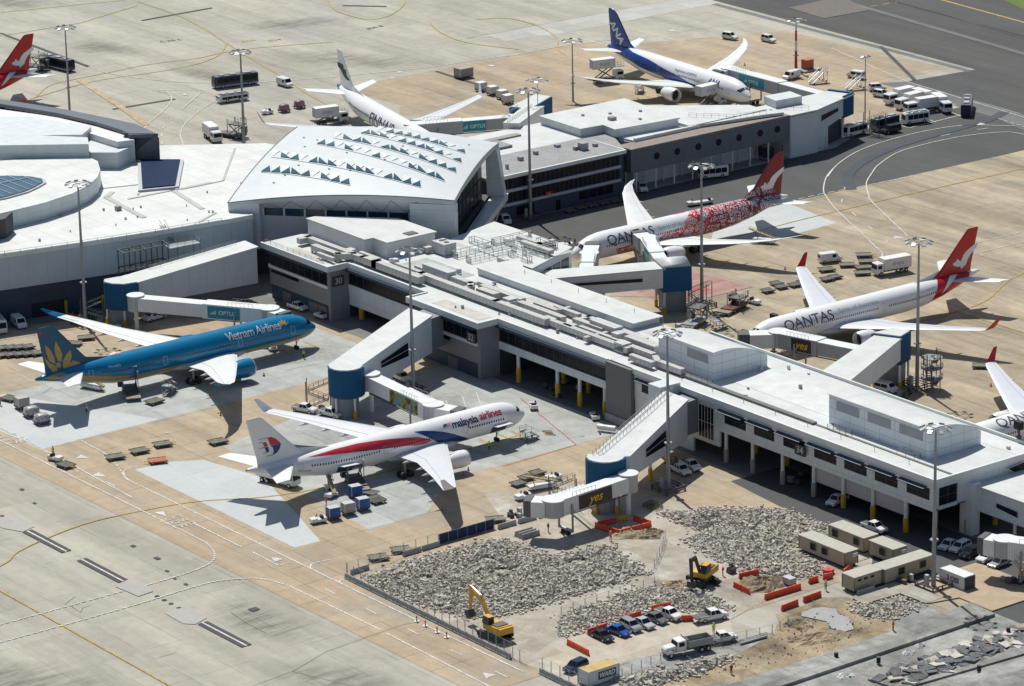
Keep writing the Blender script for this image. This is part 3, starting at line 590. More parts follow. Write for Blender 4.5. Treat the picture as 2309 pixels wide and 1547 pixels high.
# open pipe racks on the far roof
def rack(x0, x1, y0, y1, z=12.3, h=1.1):
    mb = MB(); n = max(2,int(max(x1-x0,y1-y0)/2.2))
    for k in (0,1):
        zz = z+h*k
        for a, b in (((x0,y0),(x1,y0)),((x1,y0),(x1,y1)),((x1,y1),(x0,y1)),((x0,y1),(x0,y0))): mb.bar((*a,zz),(*b,zz),.13)
    for i in range(n+1):
        t = i/n
        for a, b in (((x0,y0),(x1,y0)),((x0,y1),(x1,y1)),((x0,y0),(x0,y1)),((x1,y0),(x1,y1))):
            x = a[0]+(b[0]-a[0])*t; y = a[1]+(b[1]-a[1])*t; mb.bar((x,y,z-.3),(x,y,z+h),.1)
    return mb.build('pipe_rack', mat('green_grey_steel',(.42,.47,.45),.5,var=.15), pier)
for a in ((-44,-42,24,38),(-39,-37.3,24,36),(-50,-44,33,34.4),(-36,-29.5,33,34.2),(-42,-30,38,39.2),(-40,-34,43.5,44.6),(-46,-45,36,46),(-35,-33.8,36,44)): rack(*a)
for a in ((-40,-31,40.2,41.2),): duct([(a[0],a[2]),(a[1],a[2])], 1.2, .9)
duct([(-44,42),(-37,42),(-37,45.5)],1,.8); duct([(-33,28.5),(-31,28.5)],1,1)
# roof monitors: handrails, small vents
def rail(name, pts, h=1.0, step=1.6, parent=None, w=.05, m=STEEL):
    mb = MB(); V = [Vector(p) for p in pts]
    for a, b in zip(V, V[1:]):
        for k in (1,.55): mb.bar(a+Vector((0,0,h*k)), b+Vector((0,0,h*k)), w*1.2)
        n = max(1,int((b-a).length/step))
        for i in range(n+1): c = a+(b-a)*(i/n); mb.bar(c, c+Vector((0,0,h)), w*1.4)
    return mb.build(name, m, parent)
rail('handrail', [(50,9.9,12),(58,9.9,12),(58,8.6,12),(50,8.6,12),(50,9.9,12)], parent=pier); rail('handrail', [(91.5,10.4,12),(96.5,10.4,12),(96.5,9.0,12),(91.5,9.0,12),(91.5,10.4,12)], parent=pier)
rail('handrail', [(109.5,11,12),(114,11,12),(114,9.5,12),(109.5,9.5,12)], parent=pier); rail('handrail', [(-80,.4,12),(-58,.4,12)], h=.7, step=2.2, parent=pier)
for i in range(16):
    x = -20+i*9; y = 7.3 if x > 41 else 25
    MB().tube((x,y,12),(x,y,12.9 if x>41 else 14.4),.06,5).build('roof_vent', STEEL, pier)
for x, y in ((-66,-4.2),(-14,-4),(96,3)): pass
# ---- vault pavilion
vault = thing('vaulted_pavilion', 'large curved white roof pavilion dotted with triangular skylights at the centre left', 'pavilion', (-92,36,0))
VC = [Vector((-96.0,1.6)), Vector((-57.4,34.8)), Vector((-90,71.5)), Vector((-130,43.3))]; VZ = [17.2,19.6,19.7,20.7]
def vs(s, t):
    p = (VC[0]*(1-s)+VC[1]*s)*(1-t)+(VC[3]*(1-s)+VC[2]*s)*t
    z = (VZ[0]*(1-s)+VZ[1]*s)*(1-t)+(VZ[3]*(1-s)+VZ[2]*s)*t
    z += 1.5*4*s*(1-s)+1.5*4*t*(1-t)+1.3*16*s*(1-s)*t*(1-t)
    return Vector((p.x, p.y, z))
def vinv(px, py):
    s = t = .5
    for _ in range(30):
        q = P(px, py, vs(s,t).z); e = 1e-3
        a = vs(s,t); du = (vs(s+e,t)-a)/e; dv = (vs(s,t+e)-a)/e
        det = du.x*dv.y-du.y*dv.x; rx = q.x-a.x; ry = q.y-a.y
        s += (rx*dv.y-ry*dv.x)/det*.7; t += (du.x*ry-du.y*rx)/det*.7
        s = max(-.2,min(1.2,s)); t = max(-.2,min(1.2,t))
    return s, t
mb = MB(); mb.smooth = True; n = 28
top = [[vs(i/n, j/n) for j in range(n+1)] for i in range(n+1)]
vv = [p for r in top for p in r]; ff = [(i*(n+1)+j, (i+1)*(n+1)+j, (i+1)*(n+1)+j+1, i*(n+1)+j+1) for i in range(n) for j in range(n)]
mb.add(vv, ff); o = len(vv)
mb.smooth = False; ring = [(s/n,0) for s in range(n)]+[(1,t/n) for t in range(n)]+[(1-s/n,1) for s in range(n)]+[(0,1-t/n) for t in range(n)]
rv = [vs(*q) for q in ring]; lo = [p-Vector((0,0,.9)) for p in rv]; N4 = len(ring)
mb.add(rv+lo, [(i,N4+i,N4+(i+1)%N4,(i+1)%N4) for i in range(N4)]+[list(range(N4,2*N4))[::-1]])
mb.build('roof', mat('vault_roof_sheet',(.53,.57,.585),.55,var=.07,scale=.3,lines=(4.6,1.5,0),linecol=.93,lw=.05), vault)
eg = MB()
for a, b in (((0,0),(0,1)),((0,0),(1,0)),((1,0),(1,1))):
    q = [vs(a[0]+(b[0]-a[0])*i/24, a[1]+(b[1]-a[1])*i/24)+Vector((0,0,.02)) for i in range(25)]; eg.path(q, .13, 4)
eg.build('edge_gutter', mat('gutter_dark',(.12,.13,.14),.6), vault)
# roof seams running across the shell
rows = [((589,386),(790,416),5,9),((612,352),(950,421),7,16),((640,343),(700,352),0,0),((715,323),(1003,408),9,14),((752,309),(1030,388),9,13),((815,299),(1042,366),7,11),((850,294),(1050,345),6,10)]
rng = random.Random(3)
for k, (a, b, sag, cnt) in enumerate(rows):
    if not cnt: continue
    pts = []
    for i in range(cnt*2+1):
        f = i/(cnt*2); px = a[0]+(b[0]-a[0])*f; py = a[1]+(b[1]-a[1])*f-sag*4*f*(1-f); pts.append((px,py))
    seam = MB()
    for i in range(len(pts)-1):
        A0 = vs(*vinv(pts[i][0],pts[i][1]+3)); B0 = vs(*vinv(pts[i+1][0],pts[i+1][1]+3)); seam.tube(A0+Vector((0,0,.03)),B0+Vector((0,0,.03)),.09,4)
    seam.build('roof_rib', mat('rib_grey',(.30,.34,.38),.5), vault)
    for i in range(cnt):
        kind = rng.random(); x0, y0 = pts[i*2]; x1, y1 = pts[i*2+2]; w = x1-x0; hh = 13*(1-.07*k)
        if kind < .72:
            tri = [(x0,y0+1),(x1-1,y1+1-1),(x1-3,y1-hh)] if rng.random() < .7 else [(x0,y0),(x1,y1),(x0+2,y0-hh)]
            q = [vs(*vinv(*p_))+Vector((0,0,.06)) for p_ in tri]
            nn = (q[1]-q[0]).cross(q[2]-q[0]).normalized(); nn = nn if nn.z > 0 else -nn
            MB().add(q+[p_+nn*.12 for p_ in q], [(0,2,1),(3,4,5),(0,1,4,3),(1,2,5,4),(2,0,3,5)]).build('skylight', mat('skylight_teal',(.02,.085,.12),.2,var=.3,spec=.4), vault)
        if kind > .3:
            tri = [(x0+2,y0-hh-.5),(x1-2,y1-hh-1.5),(x0+w*.2,y0)]
            q = [vs(*vinv(*p_))+Vector((0,0,.05)) for p_ in tri]; nn = Vector((0,0,1)); tp = [q[0]+nn*.16, q[1]+nn*.16, q[2]+nn*.04]
            MB().add(q+tp, [(0,2,1),(3,4,5),(0,1,4,3),(1,2,5,4),(2,0,3,5)]).build('skylight_hood', WHITE, vault)
# walls below: near wall set in, zigzag joints, ribbon of glass
def lerp2(a, b, t): return a+(b-a)*t
nA, nB = VC[0], VC[1]; dn = (nB-nA).normalized(); inn = Vector((-dn.y,dn.x)); Ln = (nB-nA).length
def wq(mbx, a, b, z0a, z0b, z1a, z1b, off0=0, off1=0, th=.3):
    A = nA+dn*a; B = nA+dn*b
    o0 = inn*off0; o1 = inn*off1; k = inn*th
    mbx.add([(*(A+o0),z0a),(*(B+o0),z0b),(*(B+o1),z1b),(*(A+o1),z1a),(*(A+o0+k),z0a),(*(B+o0+k),z0b),(*(B+o1+k),z1b),(*(A+o1+k),z1a)],
            [(0,1,2,3),(7,6,5,4),(4,5,1,0),(3,2,6,7),(0,3,7,4),(1,5,6,2)])
sf = MB(); NS = 14
for i in range(NS):
    a = Ln*i/NS; b = Ln*(i+1)/NS; za = vs(i/NS,0).z-.9; zb = vs((i+1)/NS,0).z-.9
    wq(sf, a, b, 15.6, 15.6, za, zb, 3.0, .15)
sf.build('soffit_panel', mat('soffit_panel_white',(.70,.73,.77),.45,var=.04), vault)
zz = MB()
for i in range(9):
    a = Ln*i/9; m_ = a+Ln/18; b = a+Ln/9
    f = lambda q, z, o: Vector((*(nA+dn*q+inn*o), z))
    zz.bar(f(a,15.6,2.95), f(m_,vs((i+.5)/9,0).z-1.1,.2), .07); zz.bar(f(m_,vs((i+.5)/9,0).z-1.1,.2), f(b,15.6,2.95), .07)
zz.build('zigzag_joint', DSTEEL, vault)
w = MB(); wq(w, .5, Ln-.6, 7, 7, 13.9, 13.9, 2.9, 2.9, 1.0); w.build('wall', mat('pale_grey_wall',(.55,.56,.57),.7,var=.06), vault)
e1 = MB(); wq(e1, 0, 7, 7, 7, 17.0, 17.6, .3, .15, 4.0); e1.build('wall', PANEL, vault); e1 = MB(); wq(e1, Ln-10, Ln, 7, 7, 18.6, 18.6, .3, .15, 2.6); e1.build('wall', PANEL, vault)
for i in range(7):
    a = 7.4+i*(Ln-18)/7; b = a+(Ln-18)/7-.45
    g_ = MB(); wq(g_, a, b, 13.95, 13.95, 15.55, 15.55, 3.0, 3.0, .2); g_.build('window', GLASST, vault)
for i in range(8):
    m2_ = MB(); a = 7.4+i*(Ln-18)/7-.42; wq(m2_, a, a+.38, 13.95, 13.95, 15.6, 15.6, 2.8, 2.8, .4); m2_.build('mullion', WHITE, vault)
le = MB().prism([(nA+inn*2).to_tuple(),(nA+inn*4).to_tuple(),(VC[3]).to_tuple(),(VC[3]-dn*.5).to_tuple()], 10, 17.5).build('wall', PANEL, vault)
# east glass front between the near-right and far-right corner
rA, rB = VC[1], VC[2]; dr = (rB-rA).normalized(); inr = Vector((-dr.y,dr.x)); Lr = (rB-rA).length
def rq(a, z, o): return Vector((*(rA+dr*a+inr*o), z))
gl = MB(); gl.add([rq(1,7,3.5),rq(Lr-4,7,3.5),rq(Lr-4,18.9,3.5),rq(1,18.9,3.5),rq(1,7,4),rq(Lr-4,7,4),rq(Lr-4,18.9,4),rq(1,18.9,4)], [(0,1,2,3),(4,7,6,5),(0,4,5,1),(3,2,6,7)])
gl.build('glass_wall', GLASS, vault)
mm_ = MB()
for i in range(12): a = 1+i*(Lr-5)/11; mm_.bar(rq(a,7,3.4),rq(a,18.8,3.4),.12)
for z in (9.5,12.5,15.5): mm_.bar(rq(1,z,3.4),rq(Lr-4,z,3.4),.12)
mm_.build('mullion', DSTEEL, vault)
bb = MB(); bb.add([rq(-1.5,5.6,-1.0),rq(Lr,6.3,-1.8),rq(Lr,8.0,-2.0),rq(-1.5,7.2,-1.2),rq(-1.5,5.2,1.8),rq(Lr,6.4,1.6),rq(Lr,7.8,1.6),rq(-1.5,6.6,1.8)], [(0,1,2,3),(4,7,6,5),(0,4,5,1),(3,2,6,7),(0,3,7,4),(1,5,6,2)])
bb.build('bottom_frame', WHITE, vault)
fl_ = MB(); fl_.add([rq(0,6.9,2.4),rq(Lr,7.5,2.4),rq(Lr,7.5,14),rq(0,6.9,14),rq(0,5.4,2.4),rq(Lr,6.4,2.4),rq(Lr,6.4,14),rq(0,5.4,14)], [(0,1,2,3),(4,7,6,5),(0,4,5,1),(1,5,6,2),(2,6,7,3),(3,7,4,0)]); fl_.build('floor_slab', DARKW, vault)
cc_ = MB(); cc_.add([rq(Lr-2.4,7.8,-1.6),rq(Lr,7.8,-1.6),rq(Lr,19,-.1),rq(Lr-3.4,19,-.1),rq(Lr-2.4,7.8,2.5),rq(Lr,7.8,2.5),rq(Lr,19,2.5),rq(Lr-3.4,19,2.5)], [(0,1,2,3),(4,7,6,5),(0,4,5,1),(3,2,6,7),(0,3,7,4),(1,5,6,2)])
cc_.build('corner_pylon', PANEL, vault)
for a, o2 in ((Lr-1,3),(Lr-5,-1.2),(Lr-7,2.5),(Lr-9,-.5)):
    MB().tube(rq(Lr-6+(a-Lr)*.15,0,.8),rq(a,6.5,o2),.22,8).build('strut', WHITE, vault)
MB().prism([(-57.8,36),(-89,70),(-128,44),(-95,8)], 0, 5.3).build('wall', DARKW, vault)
# ---- north office building with dark window bands
nb = thing('office_building', 'grey office block with dark window bands and gravel roof right of the vault', 'office building', (-100,90,0))
uN = -92
MB().prism([(-107.5,70),(uN-.4,70),(uN-.4,109.8),(-107.5,116)], 0, 10.2).build('wall', NAVY, nb)
MB().prism([(-107.8,70),(uN-.1,70),(uN-.1,110.2),(-104,116.2),(-107.8,116.2)], 10.25, 10.95).build('roof', ROOFG, nb)
MB().box(uN-.35,uN+.2,70,110.3,10.2,11.05).box(-104,uN-.4,109.9,110.3,10.2,11.05).build('fascia', WHITE, nb)
for z0, z1, d in ((6.95,7.6,.25),(3.7,4.3,.2)): MB().box(uN-.3,uN+d,70,108.6,z0,z1).build('ledge', GREYL, nb)
win_u(nb, uN-.38, 70, 108.4, 7.7, 10.1, 28, fr=0, fm=DSTEEL); win_u(nb, uN-.38, 70, 108.4, 4.4, 6.9, 28, fr=0, fm=DSTEEL)
win_u(nb, uN-.38, 96.5, 106.5, 1.3, 3.2, 4, fr=0, fm=DSTEEL); win_u(nb, uN-.38, 78, 83, 1.0, 3.0, 2, fr=0, fm=DSTEEL); win_u(nb, uN-.38, 89.6,90.8, .1, 2.4, 1, fr=0, fm=DSTEEL)
q = MB().box(uN+.0,uN+.12,86.2,88.2,3.9,5.1).build('red_sign', RED, nb); MB().poly([(uN+.13,87.2+.25*math.cos(t),4.5+.25*math.sin(t)) for t in [i*math.pi/3 for i in range(6)]]).build('emblem', MARKW, q)
for x, y, s, h in ((-99,103,1.8,1.7),(-100,101.5,.9,.8),(-103,92,1,.8),(-101,86,1.1,.9),(-99.5,107,1,.7),(-105,100,1.2,.6),(-97,79,.6,1.1),(-104,80,.8,.7)):
    MB().box(x-s/2,x+s/2,y-s/2,y+s/2,10.96,10.96+h).build('roof_vent', STEEL, nb)
# ---- gate hall (white stepped roofs) behind
gh = thing('gate_hall', 'low white flat-roofed gate hall with stepped roof between the office block and the blue-tailed airliner', 'gate hall', (-115,110,0))
MB().prism([(-127,60),(-107.9,60),(-107.9,116.4),(-104,116.4),(-97.5,117),(-97.5,160),(-106,160),(-125,137)], 0, 10.4).build('wall', PANEL, gh)
MB().prism([(-127.5,60),(-107.9,60),(-107.9,116.7),(-97.3,117.2),(-97.3,160),(-106,160.4),(-125.6,137.4)], 10.45, 10.9).build('roof', ROOFW, gh)
up = MB().prism([(-124.9,110.4),(-108.8,110),(-108.2,116.5),(-102.9,115.8),(-101.4,134.1),(-124.8,136.4)], 10.92, 12.7).build('upper_storey', PANEL, gh)
MB().prism([(-125.2,110.1),(-108.5,109.7),(-108,116.2),(-102.6,115.5),(-101.1,134.4),(-125.1,136.7)], 12.7, 13.0).build('roof', ROOFW, up)
win_u(gh, -97.45, 118.5, 128.5, 8.6, 10.1, 3, fr=0)
MB().prism([(-104.8,134.5),(-97.4,134.5),(-93.6,156.5),(-92.6,160),(-104.8,156)], 10.92, 11.6).build('roof', ROOFW, gh)
MB().box(-111,-109.5,120,121.6,13,13.8).build('roof_vent', STEEL, gh)
for x, y in ((-115,124),(-118,118),(-106,126),(-112,131)): MB().box(x-.3,x+.3,y-.3,y+.3,13.0,13.4).build('roof_vent', STEEL, gh)
rail('handrail', [(-104.5,140,11.6),(-96,147,11.6),(-94.5,156,11.6)], parent=gh)
MB().box(-118,-112,84,92,10.9,11.5).box(-121,-119,70,100,10.9,11.3).build('roof_step', ROOFG, gh)
MB().prism([(-128,74),(-118,60),(-108,66),(-108,76),(-121,84)], 10.95, 12.2).build('roof_step', PANEL, gh)
# ---- elevated walkway with round windows
wk = thing('elevated_walkway', 'dark grey elevated walkway with a row of round portholes beside the parked buses', 'walkway', (-95,145,0))
MB().box(-97.2,uN,111.8,161.1,4.95,10.4).build('wall', mat('slate_grey_panel',(.12,.15,.175),.6,var=.08,lines=(0,7.2,0),linecol=.7,lw=.06), wk)
MB().box(-97.2,uN+.1,111.7,161.15,10.4,10.8).build('roof', mat('brown_gravel_roof',(.26,.22,.19),.9,fine=.15), wk)
for y in (119.6,125.9,132.4,138.8,145.2,151.9,157.4):
    MB().lathe([(0,.85),(.1,.85)], (uN,y,7.9), 'x', 16).build('round_window', GLASS, wk)
for y in (113.8,119.7,125.4,131.1,136.8,143.5,149.2,155):
    MB().tube((uN-.6,y,0),(uN-.6,y,4.9),.2,8).build('column', WHITE, wk); MB().tube((-96.6,y,0),(-96.6,y,4.9),.2,8).build('column', WHITE, wk)
MB().box(-101.5,-100.6,111,161,0,4.9).build('wall', DARKW, wk)
MB().box(-97.5,-96.9,117,159.9,10.82,11.6).build('parapet', WHITE, wk)
# ---- gate house with blue head (far right)
hh_ = thing('gate_house', 'white gate house with slanted foot, strip window and blue head beside the minibuses', 'gate house', (-96,170,0))
MB().prism([(-103,161.3),(-91.6,161.3),(-91.6,169.5),(-93.6,175.3),(-103,178)], 0, 10.3).build('wall', PANELH, hh_)
MB().prism([(-103.2,160),(-97.6,160),(-97.6,161.2),(-91.4,161.2),(-91.3,169.6),(-97.5,187.7),(-103.9,185.3)], 10.5, 10.85).build('roof', ROOFW, hh_)
MB().prism([(-93.6,175.32),(-97.8,187.3),(-103.5,185),(-103,178.05)], [5.2,6.8,6.8,5.2], 10.45).build('wall', PANELH, hh_)
MB().prism([(-96.0,182.6),(-97.7,187.5),(-98.2,187.6),(-104.2,185.2),(-104,184.4),(-98,186.6),(-96.4,182.5)], 5.6, 11.2).build('blue_head', BLUE, hh_)
MB().prism([(-104.5,164),(-99,163),(-98.4,171),(-104,172)], 10.86, 12.8).build('plant_room', PANEL, hh_)
for x, y in ((-98,184),(-101,184)): MB().tube((x,y,0),(x,y,6.2),.35,8).build('column', WHITE, hh_)
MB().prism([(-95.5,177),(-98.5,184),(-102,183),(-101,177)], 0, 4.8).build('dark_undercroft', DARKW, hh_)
rail('handrail', [(-98,163,10.86),(-92.5,168,10.86)], parent=hh_)
# ---- main terminal, left
mt_ = thing('main_terminal', 'white main terminal with broad flat roofs and long blue-grey side wall at the left', 'terminal building', (-120,0,0))
near = [(-112,-110),(-104.5,-78),(-99.6,-53.6),(-95.8,-36),(-92.8,-19.7),(-90.4,-2),(-90,4)]
roofp = near+[(-97,8),(-131,44),(-140.2,41.2),(-156.5,19.7),(-230,-20),(-260,-110)]
MB().prism(roofp, 14.6, 15.2).build('roof', mat('warm_white_roof',(.61,.625,.60),.55,var=.15,scale=.16,lines=(9,4.5,0),linecol=.72,lw=.07,fine=.03), mt_)
wl_ = MB(); wd_ = MB()
for a, b in zip(near, near[1:]):
    a = Vector(a); b = Vector(b); d = (b-a).normalized(); n = Vector((d.y,-d.x))
    wl_.prism([tuple(a),tuple(b),tuple(b-n*.6),tuple(a-n*.6)], 7.4, 14.55)
    wd_.prism([tuple(a-n*.9),tuple(b-n*.9),tuple(b-n*1.5),tuple(a-n*1.5)], 0, 7.4)
wl_.build('wall', PANELS, mt_); wd_.build('wall', NAVY, mt_)
fa = MB()
for a, b in zip(near, near[1:]):
    a = Vector(a); b = Vector(b); d = (b-a).normalized(); n = Vector((d.y,-d.x)); fa.prism([tuple(a+n*.25),tuple(b+n*.25),tuple(b-n*.2),tuple(a-n*.2)], 14.5, 15.45)
fa.build('fascia', WHITE, mt_)
for a, b, z0, z1 in ((-98.6,-97.4,.05,2.9),):
    pass
def onwall(y):   # x of the recessed dark wall at y
    for (x0,y0),(x1,y1) in zip(near, near[1:]):
        if y0 <= y <= y1: return x0+(x1-x0)*(y-y0)/(y1-y0)
dd = MB(); dd.prism([(onwall(-47)-.8,-47),(onwall(-40)-.8,-40),(onwall(-40)-1.2,-40),(onwall(-47)-1.2,-47)], .05, 3.2).build('dark_doorway', RUBBER, mt_)
MB().prism([(onwall(-47)-.85,-47),(onwall(-39.6)-.85,-39.6),(onwall(-39.6)-1.2,-39.6),(onwall(-47)-1.2,-47)], 4.6, 5.8).build('louvre', DARKW, mt_)
for y in (-40.2,-32): MB().tube((onwall(y)+.4,y,0),(onwall(y)+.4,y,3.2),.3,8).build('bollard', YELLOW, mt_)
# disc with oval skylight
dpts = [(-112.4,-70),(-113.6,-56),(-116.1,-43.8),(-117.3,-32),(-119.8,-23.5),(-123.5,-17),(-128,-12),(-133,-8.2),(-140,-4.6),(-146,-4),(-160,-30),(-168,-70)]
dw = MB().prism(dpts, 15.22, 18.7).build('raised_drum', PANEL, mt_)
MB().prism(dpts, 18.7, 19.0).build('roof', MATS['warm_white_roof'], dw)
ov = [(-147,-38),(-143.5,-31),(-140.5,-27),(-137,-24),(-133.5,-23),(-131,-24.2),(-129,-27.2),(-127,-31),(-125.8,-37),(-126,-46),(-130,-54),(-140,-54),(-147,-46)]
MB().prism([(x*1.0+(x+136)*.05,y+(y+38)*.05) for x,y in ov], 19.0, 19.35).build('skylight_kerb', GREYL, dw)
ovg = MB().prism(ov, 19.36, 19.55).build('oval_skylight', mat('skylight_glass',(.04,.10,.14),.1,spec=.9), dw)
gb = MB()
for i in range(14):
    y = -54+i*2.4; xs_ = []
    for (x0,y0),(x1,y1) in zip(ov, ov[1:]+ov[:1]):
        if (y0-y)*(y1-y) < 0: xs_.append(x0+(x1-x0)*(y-y0)/(y1-y0))
    if len(xs_) == 2: gb.box(min(xs_),max(xs_),y-.07,y+.07,19.55,19.65)
gb.build('glazing_bar', GREYL, ovg)
MB().box(-136.1,-135.9,-53,-24.5,19.66,19.72).build('glazing_bar', GREYL, ovg)
# blue glass skylight and its frame
bl = MB().prism([(-145.6,9.3),(-138.9,17.6),(-119.6,3.9),(-122.8,-4.8)], 15.22, 15.7).build('skylight_frame', GREYL, mt_)
MB().prism([(-144.9,9.7),(-138.9,16.6),(-120.6,3.6),(-123.2,-3.4)], 15.72, 15.95).build('blue_skylight', GLASSB, bl)
tg = mat('gutter_grey',(.42,.42,.41),.7,var=.12)
def gut(pts, w, z=15.21, m=None):
    g2 = MB(); V = [Vector(p) for p in pts]
    for a, b in zip(V, V[1:]):
        d = (b-a).normalized(); n = Vector((-d.y,d.x))*w/2; g2.prism([tuple(a-n),tuple(b-n),tuple(b+n),tuple(a+n)], z, z+.12)
    return g2.build('roof_gutter', m or tg, mt_)
gut([(-127,-9),(-124,-12.4),(-104,-15)], 1.3); gut([(-119.5,2.2),(-101.5,-1.5)], 1.2); gut([(-119.5,-9.5),(-119,12)], .8); gut([(-118.5,4),(-118.5,15),(-141,33)], .5); gut([(-131,-9),(-128,0),(-121,-6)], .5); gut([(-97,-1),(-93,-8)], .6)
rail('handrail', [(a,b,15.2) for a,b in [(-103,-77),(-98.6,-53),(-94.9,-36),(-91.9,-19.7),(-89.9,-4)]], h=.9, step=3.0, parent=mt_, w=.06)
MB().box(-113.6,-112.6,-16.6,-15.4,15.2,16.2).build('roof_vent', STEEL, mt_)
# stepped blocks at the upper left and rounded end
MB().prism([(-187,-55),(-157.2,-19.8),(-144.6,-4),(-150,-1),(-165,-13),(-192,-45)], 18, 22).build('upper_block', PANEL, mt_)
MB().prism([(-200,-52),(-168.5,-16),(-155,0.5),(-160,6),(-178,0),(-205,-30)], 15.2, 21.4).build('upper_block', PANEL, mt_)
MB().prism([(-157,-2),(-147.7,-1.7),(-143.6,2.9),(-146,8),(-157.8,13.8),(-163.4,7.5)], 15.2, 19).build('upper_block', PANEL, mt_)
MB().prism([(-205,-22),(-165,4),(-147,5),(-146,9),(-166,11),(-205,-5)], 15.2, 20.5).build('upper_block', mat('warm_white_render',(.66,.66,.65),.7), mt_)
# dark curved clerestory
ST = mat('blue_grey_metal_roof',(.10,.12,.14),.4,var=.1)
outer = [(-230,-14),(-213,-4),(-197.4,3.4),(-179.2,9.6),(-165,13),(-155,15),(-143.5,13.8)]; inner = [(-224,-17),(-209,-7.5),(-193.4,1.1),(-176.3,6.7),(-163,9),(-152,9.6),(-147.5,8.6)]
cl = MB()
for (a,b),(c_,d_) in zip(zip(outer,outer[1:]),zip(inner,inner[1:])):
    cl.prism([a,b,d_,c_], 20.7, 21.5)
cl.prism([(-149.6,8.2),(-143.2,13.9),(-148.2,15.0),(-150,13)], 15.2, 20.7)
clo = cl.build('clerestory_roof', ST, mt_)
cg = MB(); cm_ = MB()
for a, b in zip(inner, inner[1:]):
    a = Vector(a); b = Vector(b); d = (b-a); n = Vector((d.y,-d.x)).normalized()*.05
    cg.prism([tuple(a),tuple(b),tuple(b+n*3-n),tuple(a+n*3-n)], 18.6, 20.68)
    k = int(d.length/1.6)
    for i in range(k): c2 = a+d*(i/k)+n*4; cm_.bar((*c2,18.6),(*c2,20.7),.08)
cgo = cg.build('window', GLASS, mt_); cm_.build('mullion', GREYL, cgo)
ef = MB(); ef.add([(-149.8,7.1,15.25),(-148.6,14.8,15.25),(-143.3,13.9,21.6),(-149.2,8.4,21.6)], [(0,3,2,1),(0,1,2,3)]); ef.build('end_wall', ST, mt_)
ew = MB(); pp_ = [Vector(v) for v in ((-149.8,7.1,15.25),(-148.6,14.8,15.25),(-143.3,13.9,21.6),(-149.2,8.4,21.6))]
def bil(s,t): return (pp_[0]*(1-s)+pp_[1]*s)*(1-t)+(pp_[3]*(1-s)+pp_[2]*s)*t
nrm = (pp_[1]-pp_[0]).cross(pp_[3]-pp_[0]).normalized(); nrm = nrm if nrm.x > 0 else -nrm
ew.add([bil(.2,.22)+nrm*.08,bil(.85,.22)+nrm*.08,bil(.85,.8)+nrm*.08,bil(.2,.8)+nrm*.08], [(0,1,2,3)]); ew.build('window', GLASS, mt_)
# dark block at left edge
MB().prism([(-115,-62),(-113.7,-42),(-110,-46),(-108,-66)], 15.2, 19.6).build('plant_room', DARKW, mt_);
# stair and plant frame between terminal and link 30
sc = thing('scaffold_stair', 'grey steel plant frame and stair against the terminal wall above the gate 30 bridge', 'steel frame', (-95,-10,0))
fr_ = MB()
def fpt(px, py, z): return P(px, py, z)
A_ = [P(275,552,10.5), P(353,540,10.5), P(385,556,10.5), P(298,567,10.5)]
xs0 = (-101.5,-92.5);
f0 = [(-91.6,-29.5),(-91.2,-18.6),(-87.9,-19.2),(-88.3,-30)]
for z in (5.2,9.6,13.5):
    for a, b in zip(f0, f0[1:]+f0[:1]): fr_.bar((*a,z),(*b,z),.22)
    for k in range(1,4):
        a = Vector(f0[0]).lerp(Vector(f0[1]),k/4); b = Vector(f0[3]).lerp(Vector(f0[2]),k/4); fr_.bar((*a,z),(*b,z),.16)
        a2 = Vector(f0[0]).lerp(Vector(f0[1]),(k-1)/4); fr_.bar((*a2,z),(*b,z),.12)
for k in range(5):
    a = Vector(f0[0]).lerp(Vector(f0[1]),k/4); b = Vector(f0[3]).lerp(Vector(f0[2]),k/4)
    fr_.bar((*a,0),(*a,13.6),.24); fr_.bar((*b,0),(*b,13.6),.24)
fr_.build('frame', mat('grey_steelwork',(.10,.115,.12),.6,.2,var=.2), sc)
MB().prism([(-91.2,-18.4),(-90.3,-11),(-87.0,-11.5),(-87.6,-19)], 12.4, 12.6).build('platform', STEEL, sc)
for a in ((-91.0,-15),(-90.4,-11.2),(-87.1,-11.6),(-87.5,-15.5)): MB().tube((*a,0),(*a,12.4),.12,6).build('post', STEEL, sc)
rail('handrail', [(-91.2,-18.4,12.6),(-90.3,-11,12.6),(-87.0,-11.5,12.6),(-87.6,-19,12.6)], parent=sc)
stt = MB()
for k in range(12): y = -19.2-k*.0; stt.box(-91.6-k*.3,-91.2-k*.3,-16.6,-15.4,12.7+k*.25,12.8+k*.25)

for y in (-16.6,-15.4): stt.bar((-91.3,y,12.7),(-95.2,y,15.8),.12); stt.bar((-91.3,y,13.7),(-95.2,y,16.8),.08)
stt.build('stair', STEEL, sc)

# weathered areas, small vents and anchors that break up the flat roofs
CRM = mat('cream_roof_patch',(.50,.48,.43),.8,var=.2,scale=.5,fine=.06); GRM = mat('grey_roof_patch',(.40,.41,.41),.8,var=.2,scale=.4,fine=.06)
for x0,x1,y0,y1,m_ in ((-20,-4,1,4.6,CRM),(-24,-10,9.7,12,GRM),(-30,-8,9.8,10.6,CRM),(-72,-58,.6,3.4,CRM),(-10,12,15.5,19.6,CRM),(-47,-30,12,19.6,GRM),(10,24,17,19.8,GRM),(24,33,21,26.8,CRM),(-40,-30,32,46,GRM),(-52,-44,30,44,CRM),(34,39,12.2,26,GRM),(58,87,14,24,mat('roof_pale_patch',(.60,.61,.60),.6,var=.15)),(96,124,25,29.6,MATS['roof_pale_patch'])):
    MB().box(x0,x1,y0,y1,12.0,12.05).build('roof_patch', m_, pier)
rg = random.Random(11)
